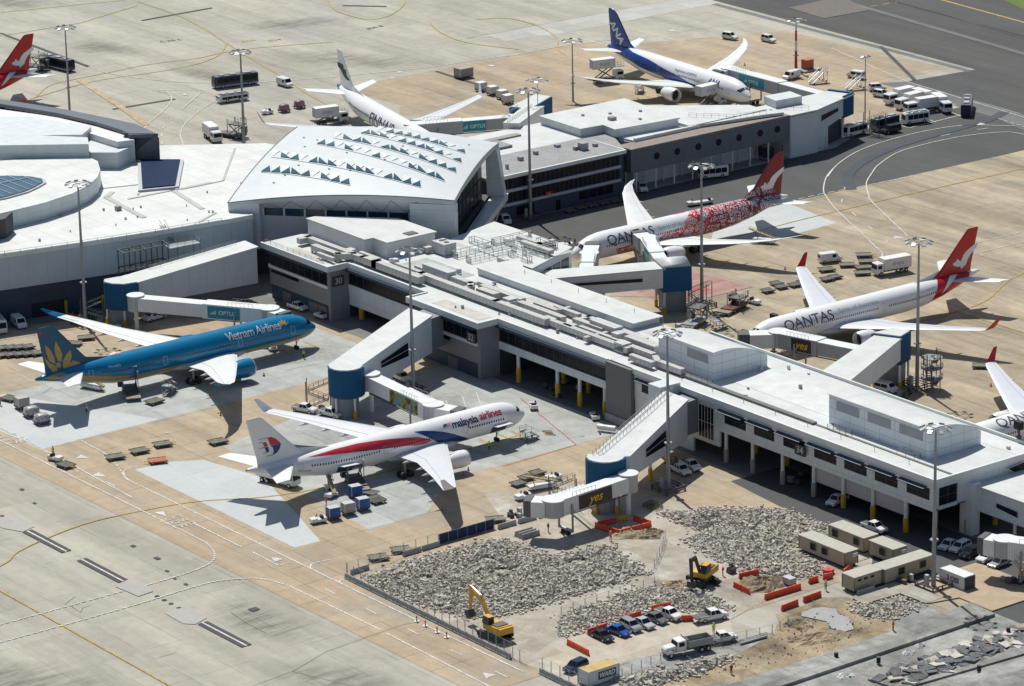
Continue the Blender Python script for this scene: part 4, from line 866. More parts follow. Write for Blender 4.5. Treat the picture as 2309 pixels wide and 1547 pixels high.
for k in range(70):
    x = rg.uniform(-75,122); y = rg.uniform(1 if -26 < x < -3 or x < -56 else 6, 29 if x > 42 else 19); s = rg.uniform(.25,.7)
    if (39 < x < 57 or 88 < x < 116) and 10.5 < y < 26: continue
    if x < -50 and y > 10: continue
    MB().box(x-s/2,x+s/2,y-s/2,y+s/2,12.0,12.2+s*rg.uniform(.3,1.3)).build('roof_vent', rg.choice((STEEL,DUCT,GREYL,WHITE)), pier)
for k in range(26):
    x = rg.uniform(-118,-94); y = rg.uniform(-50,28)
    if x > onwall(min(3.9,max(-109,y)))-3 if y < 3.9 else x > -98: continue
    if inside_poly((x,y), dpts): continue
    s = rg.uniform(.2,.45); MB().box(x-s/2,x+s/2,y-s/2,y+s/2,15.2,15.4+s).build('roof_vent', rg.choice((STEEL,GREYL,WHITE)), mt_)
for k in range(16):
    s = rg.uniform(.1,.9); t = rg.uniform(.06,.95); q = vs(s,t); MB().box(q.x-.25,q.x+.25,q.y-.12,q.y+.12,q.z-.1,q.z+.22).build('roof_anchor', STEEL, vault)
# ================= AIRCRAFT =================
STN = {
'A330': [(0,4.27,4.33,.04),(.25,3.75,4.8,.5),(.8,3.3,5.3,.95),(1.6,2.9,5.85,1.4),(2.6,2.55,6.6,1.85),(3.6,2.35,7.1,2.2),(5,2.2,7.5,2.55),(7,2.13,7.74,2.77),(9,2.13,7.77,2.82),(20,2.13,7.77,2.82),(42,2.13,7.77,2.82),(47,2.5,7.77,2.7),(52,3.5,7.76,2.2),(57,4.8,7.7,1.5),(61,6.0,7.62,.85),(63.0,6.7,7.5,.45),(63.66,6.95,7.4,.26)],
'B787': [(0,4.05,4.12,.04),(.25,3.65,4.6,.45),(.8,3.25,5.1,.9),(2,2.75,6.0,1.6),(3.5,2.4,6.85,2.15),(5.5,2.2,7.55,2.6),(8,2.08,7.95,2.85),(10,2.05,8.0,2.88),(20,2.05,8.0,2.88),(40,2.05,8.0,2.88),(46,2.5,8.0,2.75),(52,3.6,7.9,2.2),(57,4.8,7.65,1.5),(61,5.8,7.1,.8),(62.8,6.1,6.7,.3)],
'A350': [(0,3.9,3.97,.04),(.25,3.5,4.45,.5),(.8,3.1,5.0,.98),(2,2.6,6.0,1.7),(3.5,2.25,6.95,2.25),(5.5,2.1,7.65,2.7),(8,2.0,8.05,2.93),(10,2.0,8.1,2.98),(20,2.0,8.1,2.98),(44,2.0,8.1,2.98),(50,2.5,8.1,2.8),(56,3.8,8.05,2.15),(61,5.1,7.8,1.4),(65,6.1,7.35,.75),(66.8,6.5,7.0,.35)]}
LEN = {'A330':63.66,'B787':62.8,'A350':66.8}
# wing sections: distance from centreline, leading edge station, chord, height, thickness
WING = {'A330': [(1.5,19.5,12.2,3.3,1.3),(3.0,20.6,11.4,3.5,1.2),(9.6,24.9,7.4,4.1,.75),(20,31.6,4.7,5.0,.42),(28.6,37.3,2.9,5.8,.25),(29.3,38.0,2.5,5.95,.2)],
'B787': [(1.5,18.6,13,3.2,1.3),(3,19.6,12,3.4,1.2),(9.8,24.0,7.6,4.1,.75),(20,31.2,4.7,5.3,.42),(26,35.4,3.3,6.5,.26),(28.6,38.2,2.2,7.2,.18),(30,40.9,1.2,7.6,.1),(30.4,42.3,.4,7.7,.05)],
'A350': [(1.5,20.5,13.5,3.1,1.35),(3,21.5,12.4,3.3,1.2),(10.2,26.1,8.2,4.2,.8),(21,33.6,4.9,5.6,.42),(27.5,38.2,3.2,6.9,.26),(30.4,41.2,2.4,7.8,.18),(31.7,43.6,1.7,8.7,.12),(32.3,45.6,.8,9.7,.08)]}
STAB = {'A330':[(.6,53.6,6.2,6.6,.5),(9.7,60.6,2.9,7.3,.2)],'B787':[(.6,52.6,6.4,6.5,.5),(9.9,59.2,2.5,7.2,.2)],'A350':[(.6,56.2,6.4,6.6,.5),(9.6,62.4,2.9,7.3,.2)]}
FIN = {'A330':[(7.2,49.0,12.2,.55),(9.0,52.4,9.0,.42),(16.6,60.0,3.3,.22),(16.83,60.5,2.6,.15)],'B787':[(7.2,48.6,12.2,.55),(9.0,51.8,9.2,.42),(15.8,57.6,4.2,.24),(16.7,58.9,2.9,.18),(17.0,60.2,1.2,.1)],'A350':[(7.3,52.2,12.4,.55),(9.2,55.4,9.3,.42),(16.7,62.0,4.0,.22),(17.05,63.0,2.8,.15)]}
ENG = {'A330':(9.7,21.0,2.6,1.6,5.1),'B787':(9.8,18.3,2.75,1.72,5.2),'A350':(10.6,23.0,2.7,1.85,5.8)}
GEAR = {'A330':(6.7,32.0,5.3),'B787':(5.9,31.6,4.9),'A350':(4.9,33.6,5.3)}
def stn(t, s):
    S = STN[t]; s = max(0,min(S[-1][0],s))
    for a, b in zip(S, S[1:]):
        if s <= b[0]:
            f = (s-a[0])/(b[0]-a[0]); f = f if a[0] > 5 else f
            zb = a[1]+(b[1]-a[1])*f; zt = a[2]+(b[2]-a[2])*f; return (zb+zt)/2, a[3]+(b[3]-a[3])*f, (zt-zb)/2
class Plane: pass
def fus(pl, s, ang, side, off=0.0):
    zc, ry, rz = stn(pl.t, s); return Vector((pl.L/2-s, side*(ry+off)*math.cos(ang), zc+(rz+off)*math.sin(ang)))
def to_local(pl, px, py):
    o = pl.inv @ CC; d = pl.inv.to_3x3() @ (CW + CR*((px-1154.5)/CF) - CU*((py-773.5)/CF)); return o, d
def fcyl(pl, c, r, x, y):
    """photo pixel -> station and angle on the fuselage side the photo shows"""
    o, d = to_local(pl, TX[c]+x/3.848, TY[r]+y/3.848); s = 30
    for _ in range(12):
        zc, ry, rz = stn(pl.t, s)
        k = rz/ry; oy, oz, dy, dz = o.y, (o.z-zc)/k, d.y, d.z/k
        a = dy*dy+dz*dz; b = 2*(oy*dy+oz*dz); cc = oy*oy+oz*oz-ry*ry; D = b*b-4*a*cc
        t = (-b-math.sqrt(max(0,D)))/(2*a); p = o+d*t; s = pl.L/2-p.x
    zc, ry, rz = stn(pl.t, s)
    return s, math.atan2((p.z-zc)/rz, abs(p.y)/ry)
def ffin(pl, c, r, x, y):
    o, d = to_local(pl, TX[c]+x/3.848, TY[r]+y/3.848); t = -o.y/d.y; p = o+d*t; return pl.L/2-p.x, p.z
def decal(pl, name, poly, m, side, off=.015, parent=None, ks=1.0, ka=.09):
    """paint patch laid on the fuselage skin; poly in (station, angle)"""
    bm = bmesh.new(); vs_ = [bm.verts.new((a,b,0)) for a,b in poly]
    f = bm.faces.new(vs_); bmesh.ops.triangulate(bm, faces=[f])
    for k, (st, ax) in enumerate(((ks,(1,0,0)),(ka,(0,1,0)))):
        lo = min(p[k] for p in poly); hi = max(p[k] for p in poly); q = lo+st
        while q < hi:
            bmesh.ops.bisect_plane(bm, geom=bm.verts[:]+bm.edges[:]+bm.faces[:], plane_co=(q,0,0) if k == 0 else (0,q,0), plane_no=ax); q += st
    for v in bm.verts: v.co = fus(pl, v.co.x, v.co.y, side, off)
    bmesh.ops.recalc_face_normals(bm, faces=bm.faces)
    me = bpy.data.meshes.new(name); bm.to_mesh(me); bm.free(); me.materials.append(m)
    for p in me.polygons: p.use_smooth = True
    o = bpy.data.objects.new(name, me); COL.objects.link(o); o.parent = parent or pl.root; return o
def finpatch(pl, name, polys, m, side, parent=None, off=0):
    bm = bmesh.new()
    for poly in polys:
        f = bm.faces.new([bm.verts.new((a,b,0)) for a,b in poly]); bmesh.ops.triangulate(bm, faces=[f])
    for v in bm.verts: v.co = Vector((pl.L/2-v.co.x, side*(finth(pl,v.co.y)+.03+off), v.co.y))
    me = bpy.data.meshes.new(name); bm.to_mesh(me); bm.free(); me.materials.append(m)
    o = bpy.data.objects.new(name, me); COL.objects.link(o); o.parent = parent or pl.root; return o
def finth(pl, z):
    F = FIN[pl.t]
    for a, b in zip(F, F[1:]):
        if z <= b[0]: f = max(0,(z-a[0])/(b[0]-a[0])); return (a[3]+(b[3]-a[3])*f)/2
    return .08
def airfoil(s0, ch, z, th, y, L, camb=0):
    P_ = [(0,0),(.06,.35),(.2,.5),(.4,.48),(.7,.26),(1,.03),(1,-.03),(.7,-.14),(.35,-.42),(.1,-.35)]
    return [(L/2-(s0+ch*a), y, z+th*b) for a, b in P_]
def make_plane(t, name, label, nose, head, paint, side, finm, nacm, wingm=None, tipm=None, stabm=None, doors=(), wins=(), hide_windows=False, eng_list=None, gear_=True, wcol=None):
    pl = Plane(); pl.t = t; pl.L = L = LEN[t]; h = rad(head)
    c = Vector((nose[0],nose[1],0))-Vector((math.cos(h),math.sin(h),0))*L/2
    pl.root = root = thing(name, label, 'airliner');
    pl.inv = Matrix.LocRotScale(c, Matrix.Rotation(h,3,'Z'), None).inverted(); pl.side = side
    n = 36; mb = MB(); mb.smooth = True; S = STN[t]; rings = []
    st = sorted(set([q[0] for q in S]+[.1,.5,1.2,3,4.2,6]+list(range(12,int(L),4))))
    for s in st:
        if s > S[-1][0]: continue
        zc, ry, rz = stn(t, s); rings.append([(L/2-s, ry*math.cos(2*math.pi*i/n), zc+rz*math.sin(2*math.pi*i/n)) for i in range(n)])
    mb.loft(rings, cap=True); mb.build('fuselage', paint, root)
    wm = wingm or WINGM; WS = WING[t]
    # belly fairing
    bf = MB(); bf.smooth = True; r_ = []
    for i in range(9):
        f = i/8; s = WS[0][1]-2.5+(WS[0][2]+5)*f; k = math.sin(math.pi*f)**.5 if 0 < f < 1 else 0.02
        r_.append([(L/2-s, 3.15*math.cos(a)*(.75+.25*k), 3.2+(1.55*k+.1)*math.sin(a)-.25) for a in [2*math.pi*j/16 for j in range(16)]])
    bf.loft(r_).build('belly_fairing', wcol or BELLY, root)
    for sd_ in (1,-1):
        w = MB(); w.smooth = False
        w.loft([airfoil(s,ch,z,th,sd_*y,L) for y,s,ch,z,th in WS]); wo = w.build('wing', wm, root)
        # leading edge skin and control surface joints
        le = MB()
        for a, b in zip(WS[1:], WS[2:]):
            q = lambda W, f, up: (L/2-(W[1]+W[2]*f), sd_*W[0], W[3]+W[4]*up+.02)
            le.poly([q(a,0.0,.1),q(b,0.0,.1),q(b,.11,.43),q(a,.11,.43)] if sd_ < 0 else [q(a,.11,.43),q(b,.11,.43),q(b,0.0,.1),q(a,0.0,.1)])
        le.build('leading_edge', WHITE, wo)
        jt = MB()
        for f in (.74,):
            for a, b in zip(WS[1:-2], WS[2:-1]):
                jt.bar((L/2-(a[1]+a[2]*f), sd_*a[0], a[3]+a[4]*.24), (L/2-(b[1]+b[2]*f), sd_*b[0], b[3]+b[4]*.24), .06)
        jt.build('flap_joint', mat('joint_grey',(.22,.23,.24),.6), wo)
        if t == 'A330':
            wl2 = MB(); y0, s0, ch, z0, th = WS[-1]
            wl2.loft([airfoil(s0,ch,z0,th,sd_*y0,L), airfoil(s0+1.0,ch*.8,z0+.7,.12,sd_*(y0+.35),L), airfoil(s0+3.0,1.0,z0+2.5,.07,sd_*(y0+.95),L)])
            wl2.build('winglet', tipm or wm, root)
        elif tipm:
            tp = MB(); tp.loft([airfoil(s-.03,ch+.06,z,th+.05,sd_*y,L) for y,s,ch,z,th in WS[-3:]]); tp.build('wing_tip', tipm, wo)
        ff_ = MB()
        for y in (6.5,12.5,16.5,21):
            for a, b in zip(WS, WS[1:]):
                if a[0] <= y <= b[0]:
                    f = (y-a[0])/(b[0]-a[0]); te = a[1]+a[2]+(b[1]+b[2]-a[1]-a[2])*f; z = a[3]+(b[3]-a[3])*f
                    fo = MB(); fo.lathe([(-te+L/2-1.3,.04),(-te+L/2-.4,.22),(-te+L/2+1.2,.3),(-te+L/2+2.6,.12)], (0,sd_*y,z-.35), 'x', 8); fo.build('flap_fairing', wm, root)
        ey, es, ez, er, el = ENG[t]
        if eng_list is None or sd_ in eng_list:
            e = MB(); e.smooth = True; x0 = L/2-es
            pr = [(0,er*.86),(-.12,er*.93),(-.5,er),(-1.6,er*1.05),(-3.4,er*.98),(-el*.88,er*.80),(-el,er*.74),(-el+.3,er*.66),(-el*.6,er*.7)]
            e.lathe([(x0+a,b) for a,b in pr], (0,sd_*ey,ez), 'x', 28, cap=False)
            inn_ = [(0,er*.86),(-.3,er*.80),(-1.1,er*.80)]
            e.lathe([(x0+a,b) for a,b in inn_[::-1]], (0,sd_*ey,ez), 'x', 28, cap=False); eo = e.build('engine', nacm, root)
            rg = MB(); rg.smooth = True; rg.lathe([(x0-.02,er*.84),(x0+.05,er*.88),(x0-.02,er*.93),(x0-.3,er*.975)], (0,sd_*ey,ez), 'x', 28, cap=False); rg.build('intake_lip', mat('polished_lip',(.6,.6,.6),.3,.6), eo)
            fn_ = MB().lathe([(x0-1.1,er*.80),(x0-1.05,.35),(x0-.6,.02)], (0,sd_*ey,ez), 'x', 24); fn_.build('fan', mat('dark_fan',(.03,.03,.035),.4,.4), eo)
            co = MB(); co.smooth = True; co.lathe([(x0-el+1.2,er*.62),(x0-el,er*.55),(x0-el-.9,er*.38),(x0-el-.95,er*.26),(x0-el-1.7,.05)], (0,sd_*ey,ez), 'x', 20); co.build('exhaust_cone', DSTEEL, eo)
            py_ = MB(); py_.loft([[(L/2-a,sd_*ey+b,z) for b in (-.18,.18)]+[(L/2-a,sd_*ey+b,z2) for b in (.18,-.18)] for a,z,z2 in ((es+.9,ez+er*.9,ez+er*1.0),(es+3.4,ez+er*.8,WS[2][3]+.15),(es+7.5,WS[2][3]-.6,WS[2][3]-.1))])
            py_.build('pylon', nacm if nacm is not V_BLUE_ else WHITE, root)
        sb = MB(); sb.loft([airfoil(s,ch,z,th,sd_*y,L) for y,s,ch,z,th in STAB[t]]); sb.build('tailplane', stabm or WHITE, root)
    fi = MB(); F = FIN[t]
    fi.loft([[(L/2-(s+ch*a), b*th, z) for a,b in ((0,0),(.08,.5),(.85,.5),(1,0.1),(1,-.1),(.85,-.5),(.08,-.5))] for z,s,ch,th in F]); pl.fin = fi.build('tail_fin', finm, root)
    if t != 'B787':
        MB().loft([[(L/2-(F[0][1]-4),.03,7.5),(L/2-(F[0][1]-4),-.03,7.5),(L/2-(F[0][1]-4),0,7.76)],[(L/2-(F[0][1]+4),.2,7.5),(L/2-(F[0][1]+4),-.2,7.5),(L/2-(F[0][1]+4),0,9.2)]]).build('dorsal_fillet', finm if t == 'A350' else WHITE, root)
    MB().tube((-L/2+.02,0,S[-1][1]+.25),(-L/2-.05,0,S[-1][1]+.25),.2,10).build('auxiliary_exhaust', DSTEEL, root)
    # cockpit panes
    GC = mat('cockpit_glass',(.012,.015,.02),.1,spec=.9)
    k = 1.0 if t == 'A330' else 1.08
    for sd_ in (1,-1):
        for q in ([(1.75*k,1.18),(1.75*k,1.50),(2.5*k,1.50),(2.55*k,1.12)],[(1.85*k,.86),(1.78*k,1.14),(2.6*k,1.08),(2.75*k,.82)],[(2.1*k,.58),(1.9*k,.82),(2.85*k,.78),(3.1*k,.6),(2.9*k,.5)]):
            decal(pl, 'cockpit_window', q, GC, sd_, ks=.4, ka=.1)
    # cabin windows on the side in view, doors
    me = None
    if not hide_windows:
        wa = rad(8);
        for a, b in wins:
            s = a
            while s <= b:
                p = fus(pl, s, wa, side, .012); nrm = Vector((0,side*math.cos(wa),math.sin(wa)))
                if me is None:
                    up_ = Vector((0,-side*math.sin(wa),math.cos(wa))); w2, h2 = .13, .21
                    m_ = MB().add([Vector((x*w2,0,0))+up_*(y*h2)+nrm*z for z in (0,.02) for x,y in ((-1,-.7),(-.6,-1),(.6,-1),(1,-.7),(1,.7),(.6,1),(-.6,1),(-1,.7))], [tuple(range(7,-1,-1)),tuple(range(8,16))]+[(i,(i+1)%8,8+(i+1)%8,8+i) for i in range(8)])
                    me = m_.mesh('cabin_window', GC)
                o = bpy.data.objects.new('cabin_window', me); COL.objects.link(o); o.parent = root; o.location = p
                s += .53*(1.02 if t != 'B787' else 1.15)*1.05
    for ds, hgt in doors:
        for a0, a1, b0, b1 in ((-.5,-.44,-.55,.75),(.44,.5,-.55,.75),(-.5,.5,.7,.75),(-.5,.5,-.55,-.5)):
            decal(pl, 'door_outline', [(ds+a0*hgt,rad(5)+b0*.42),(ds+a1*hgt,rad(5)+b0*.42),(ds+a1*hgt,rad(5)+b1*.42),(ds+a0*hgt,rad(5)+b1*.42)], DOORL if paint is not V_BLUE_ else WHITE, side, off=.02)
    if gear_:
        ng, mg, my = GEAR[t]
        g = MB().tube((L/2-ng,0,.4),(L/2-ng,0,2.6),.14,8).bar((L/2-ng,0,1.2),(L/2-ng+1.1,0,2.5),.12).build('nose_gear', STEEL, root)
        for y in (-.3,.3): MB().lathe([(-.16,.42),(.16,.42)], (L/2-ng,y,.43), 'y', 14).build('wheel', RUBBER, g)
        for sd_ in (1,-1):
            g = MB().tube((L/2-mg,sd_*my,.7),(L/2-mg,sd_*(my-.2),3.6),.25,8).bar((L/2-mg-1,sd_*my,.7),(L/2-mg+1,sd_*my,.7),.25).build('main_gear', STEEL, root)
            for dx in (-.85,.85):
                for dy in (-.55,.55): MB().lathe([(-.24,.66),(.24,.66)], (L/2-mg+dx,sd_*my+dy,.67), 'y', 16).build('wheel', RUBBER, g)
    pl.c = c; pl.h = h
    return pl
WINGM = mat('light_grey_wing',(.60,.62,.65),.4,var=.05,scale=.3); BELLY = mat('belly_grey',(.52,.54,.56),.45,var=.08); DOORL = mat('door_outline_grey',(.35,.36,.38),.5)
AW = mat('airliner_white',(.80,.80,.80),.25,var=.03,scale=.15); V_BLUE_ = mat('airliner_teal_blue',(.0,.165,.34),.2,var=.05,scale=.2); GOLD = mat('gold_paint',(.42,.27,.09),.35,var=.06)
CREAM = mat('cream_belly',(.55,.53,.46),.5,var=.1); ARED = mat('airliner_red',(.50,.008,.014),.28,var=.1,scale=.2); DRED = mat('airliner_dark_red',(.22,.004,.022),.28,var=.1,scale=.2)
ABLUE = mat('airliner_royal_blue',(.006,.05,.24),.25,var=.05); MRED = mat('stripe_red',(.55,.03,.05),.3); MBLUE = mat('stripe_navy',(.012,.05,.18),.3); INK = mat('ink_grey',(.05,.05,.06),.4); NAVYI = mat('ink_navy',(.015,.02,.05),.4)
PALEG = mat('pale_grey_ink',(.50,.51,.53),.4); ASKY = mat('light_blue_stripe',(.05,.25,.65),.3)
def ltext(pl, body, size, s0, a0, m, side, parent=None, shear=0, offset=0, spacing=1, dz=0, sx=1, align='LEFT', slope=0):
    R = 2.9
    def fn(x, y):
        s = s0-x if side < 0 else s0+x
        return fus(pl, s, a0+(y+slope*x)/R, side, .022)
    return side_text(body, size, m, fn, 'lettering', parent or pl.root, shear=shear, offset=offset, spacing=spacing, align=align, subdiv=.25, sx=sx)
def finish(pl): pl.root.location = pl.c; pl.root.rotation_euler = (0,0,pl.h)

def C_(pl, c, r, pts): return [fcyl(pl,c,r,*p) for p in pts]
def F_(pl, c, r, pts): return [ffin(pl,c,r,*p) for p in pts]
# ---- teal airliner at gate 30
V = make_plane('A350','airliner','teal blue airliner with gold lotus tail parked at gate 30',(-43.81,-11.65),90.27,V_BLUE_,-1,mat('fin_teal',(.0,.075,.15),.3,var=.05),V_BLUE_,wingm=WHITE,tipm=V_BLUE_,
   doors=[(7.5,1),(20.5,1),(38.5,1),(55.5,1)], wins=[(23,37),(41,53)], wcol=CREAM)
decal(V,'gold_band',[(1.2,-.25),(3,-.42),(8,-.50),(30,-.50),(46,-.40),(56,-.15),(60,.2),(61.5,.75),(63,.75),(65.5,.2),(64,-.3),(58,-.75),(46,-.72),(30,-.72),(8,-.72),(3,-.7)],GOLD,-1)
decal(V,'cream_underside',[(2,-.7),(8,-.71),(30,-.71),(46,-.71),(55,-.76),(56,-1.55),(2,-1.55)],CREAM,-1)
decal(V,'cream_underside',[(2,-.9),(8,-.94),(46,-.94),(55,-.8),(56,-1.55),(2,-1.55)],CREAM,1)
finpatch(V,'lotus_petal',[F_(V,0,2,[(385,65),(430,105),(465,170),(478,238),(420,205),(395,130)])],GOLD,-1)
finpatch(V,'lotus_petal',[F_(V,0,2,[(480,35),(515,95),(535,150),(528,212),(498,205),(475,150),(468,90)])],GOLD,-1)
finpatch(V,'lotus_petal',[F_(V,0,2,[(608,110),(617,160),(600,232),(566,280),(542,262),(540,205),(568,150)])],GOLD,-1)
finpatch(V,'lotus_petal',[F_(V,0,2,[(378,175),(425,222),(482,252),(500,300),(462,318),(425,268),(395,225)])],GOLD,-1)
finpatch(V,'lotus_petal',[F_(V,0,2,[(628,200),(680,213),(704,236),(650,268),(570,300),(520,304),(600,255)])],GOLD,-1)
finpatch(V,'lotus_heart',[F_(V,0,2,[(492,215),(512,222),(525,238),(520,258),(500,268),(484,255),(482,232)])],GOLD,-1)
finpatch(V,'small_flag',[F_(V,0,1,[(325,1428),(352,1420),(358,1440),(332,1450)])],ARED,-1)
s0, a0 = fcyl(V,0,1,1965,1470)
ltext(V,'Vietnam Airlines',2.6,s0,a0+.02,WHITE,-1,offset=.015,spacing=.92,sx=.84)
for k in range(5):
    th = rad(90+(k-2)*36); sc_, ac_ = fcyl(V,1,1,270,1365)
    pts = [(sc_-r*math.cos(th+d), ac_+(r*math.sin(th+d)+.1)/2.9) for r,d in ((.15,0),(.7,.35),(1.5,0),(.7,-.35))]
    decal(V,'lotus_emblem',pts,mat('gold_light',(.6,.36,.08),.4),-1,off=.02)
s0, a0 = fcyl(V,0,2,935,262); ltext(V,'VN-A892',.75,s0,a0,WHITE,-1)
MB().lathe([(-1.6,.05),(-1.2,.5),(0,.62),(1.1,.5),(1.6,.05)],(V.L/2-48.5,0,7.95),'x',12).build('antenna_dome',WHITE,V.root)
finish(V)
# ---- white airliner at gate 32
M = make_plane('A330','airliner','white airliner with red and navy ribbon and kite emblem parked below gate 32',(29.67,-13.53),89.87,AW,-1,AW,AW,tipm=AW,
   doors=[(5.3,.9),(16,1),(34.5,.8),(53,1)], wins=[(7,15),(24,33),(36,51)])
decal(M,'red_ribbon',C_(M,1,2,[(470,1045),(700,975),(900,925),(1060,900),(1200,884),(1330,876),(1440,868),(1565,892),(1500,925),(1420,940),(1330,945),(1200,946),(1040,945),(880,957),(700,992)]),MRED,-1)
decal(M,'navy_ribbon',C_(M,1,2,[(1398,822),(1470,814),(1560,815),(1650,822),(1750,842),(1850,872),(1895,885),(1800,915),(1690,935),(1620,920),(1560,890),(1500,862)]),MBLUE,-1)
s0, a0 = fcyl(M,1,2,1730,775); s1, a1 = fcyl(M,1,2,1970,705)
ltext(M,'malaysia',2.35,s0,a0+.09,NAVYI,-1,offset=.035,spacing=.9,sx=.88); ltext(M,'airlines',2.35,s1,a1+.1,MRED,-1,offset=.035,spacing=.9,sx=.9)
decal(M,'small_flag',C_(M,1,2,[(1652,758),(1714,742),(1714,775),(1652,792)]),mat('flag_pink',(.6,.35,.36),.4),-1,off=.02); decal(M,'flag_canton',C_(M,1,2,[(1652,762),(1682,755),(1682,774),(1652,781)]),MBLUE,-1,off=.03)
finpatch(M,'kite_emblem',[F_(M,1,2,[(120,872),(155,864),(190,878),(220,900),(240,922),(148,938),(135,905)]),F_(M,1,2,[(80,915),(108,908),(126,944),(95,954)])],MRED,-1)
finpatch(M,'kite_emblem',[F_(M,1,2,[(146,942),(240,922),(228,965),(205,1000),(165,1022),(176,990),(168,955)]),F_(M,1,2,[(96,958),(128,948),(138,992),(115,1000)])],MBLUE,-1)
for a, b in (((45,888),(120,870)),((42,918),(80,911)),((45,966),(96,954)),((80,1005),(118,997)),((105,1032),(168,1018))):
    finpatch(M,'emblem_line',[F_(M,1,2,[a,b,(b[0],b[1]+5),(a[0],a[1]+3)])],NAVYI,-1)
s0, a0 = fcyl(M,1,2,390,1165); ltext(M,'9M-MTE',.8,s0,a0,INK,-1)
# open cargo doors
for px in ((730,890,1115),(2065,2215,790)):
    a = fcyl(M,1,2,px[0]+10,px[2]); b = fcyl(M,1,2,px[1]-10,px[2]-30)
    decal(M,'cargo_hold',[(a[0],-.28),(a[0],-.85),(b[0],-.85),(b[0],-.28)],DARKW,-1,off=.03)
    mb = MB(); p0 = fus(M,a[0],-.22,-1,.03); p1 = fus(M,b[0],-.22,-1,.03); d = Vector((0,-1.9,.35)); mb.add([p0,p1,p1+d,p0+d,p0+Vector((0,0,.14)),p1+Vector((0,0,.14)),p1+d+Vector((0,0,.1)),p0+d+Vector((0,0,.1))],[(0,1,2,3),(7,6,5,4),(0,4,5,1),(1,5,6,2),(2,6,7,3),(3,7,4,0)]); mb.build('cargo_door',AW,M.root)
finish(M)
# ---- kangaroo-tailed airliner at the right: marks measured once, reused
Qp = make_plane('A330','airliner','white airliner with red kangaroo tail parked across the pier at the right',(23.12,48.65),-91.0,AW,1,ARED,AW,tipm=ARED,
   doors=[(5.3,.9),(16,1),(34.5,.8),(53,1)], wins=[(7,15),(17.5,33),(36,50)])
ROO = F_(Qp,3,1,[(1905,632),(1868,660),(1832,690),(1800,718),(1778,748),(1763,782),(1752,805),(1736,793),(1722,782),(1714,806),(1692,818),(1684,828),(1694,843),(1725,850),(1750,848),(1757,870),(1752,898),(1735,925),(1712,962),(1688,1002),(1674,1040),(1700,1005),(1735,950),(1768,922),(1788,880),(1799,830),(1812,790),(1838,742),(1870,705),(1892,680)])
ROOf = [p for p in ROO if p[1] > 8.2]
def roo_tail(pl, red, k=1):
    finpatch(pl,'kangaroo_emblem',[[(s+0, z) for s,z in ROO if z > 8.0]],AW,pl.side)
    for sd_ in (1,-1):
        decal(pl,'red_tail_band',[(51.5,1.56),(60.2,1.56),(60.4,.6),(59.8,-.2),(58,-1.56),(46.5,-1.56),(48.2,-.6),(50,.5)],red,sd_,off=.012)
    if k: decal(pl,'kangaroo_foot',[(55.0,1.3),(57.2,1.25),(55.4,.6),(53.3,.1),(51.0,-.35),(53.0,.5)],AW,pl.side,off=.025)
roo_tail(Qp,ARED)
s0, a0 = fcyl(Qp,3,1,232,1385); ltext(Qp,'QANTAS',3.3,s0,a0+.10,INK,1,offset=-.005,spacing=.97,sx=1.03)
s0, a0 = fcyl(Qp,3,1,698,1238); ltext(Qp,'Spirit of Australia',1.55,s0,a0,PALEG,1)
s0, a0 = fcyl(Qp,3,1,1465,1060); ltext(Qp,'VH-QPC',.7,s0,a0,PALEG,1)
finish(Qp)
Q2 = make_plane('A330','airliner','white airliner cut off by the right picture edge behind the pier roof',(98.27,33.15),-89.85,AW,1,ARED,AW,tipm=ARED,doors=[(5.3,.9)],wins=[(7,15),(17.5,33)])
roo_tail(Q2,ARED); s0, a0 = fcyl(Q2,3,2,2080,765); ltext(Q2,'QANTAS',3.3,s0,a0+.10,INK,1,spacing=.97,sx=1.03); finish(Q2)
Q3 = make_plane('A330','airliner','airliner with red kangaroo tail half hidden behind the terminal, top left',(-270.09,-7.31),-88.68,AW,1,ARED,AW,tipm=ARED,doors=[],wins=[(36,50)])
roo_tail(Q3,ARED); finish(Q3)
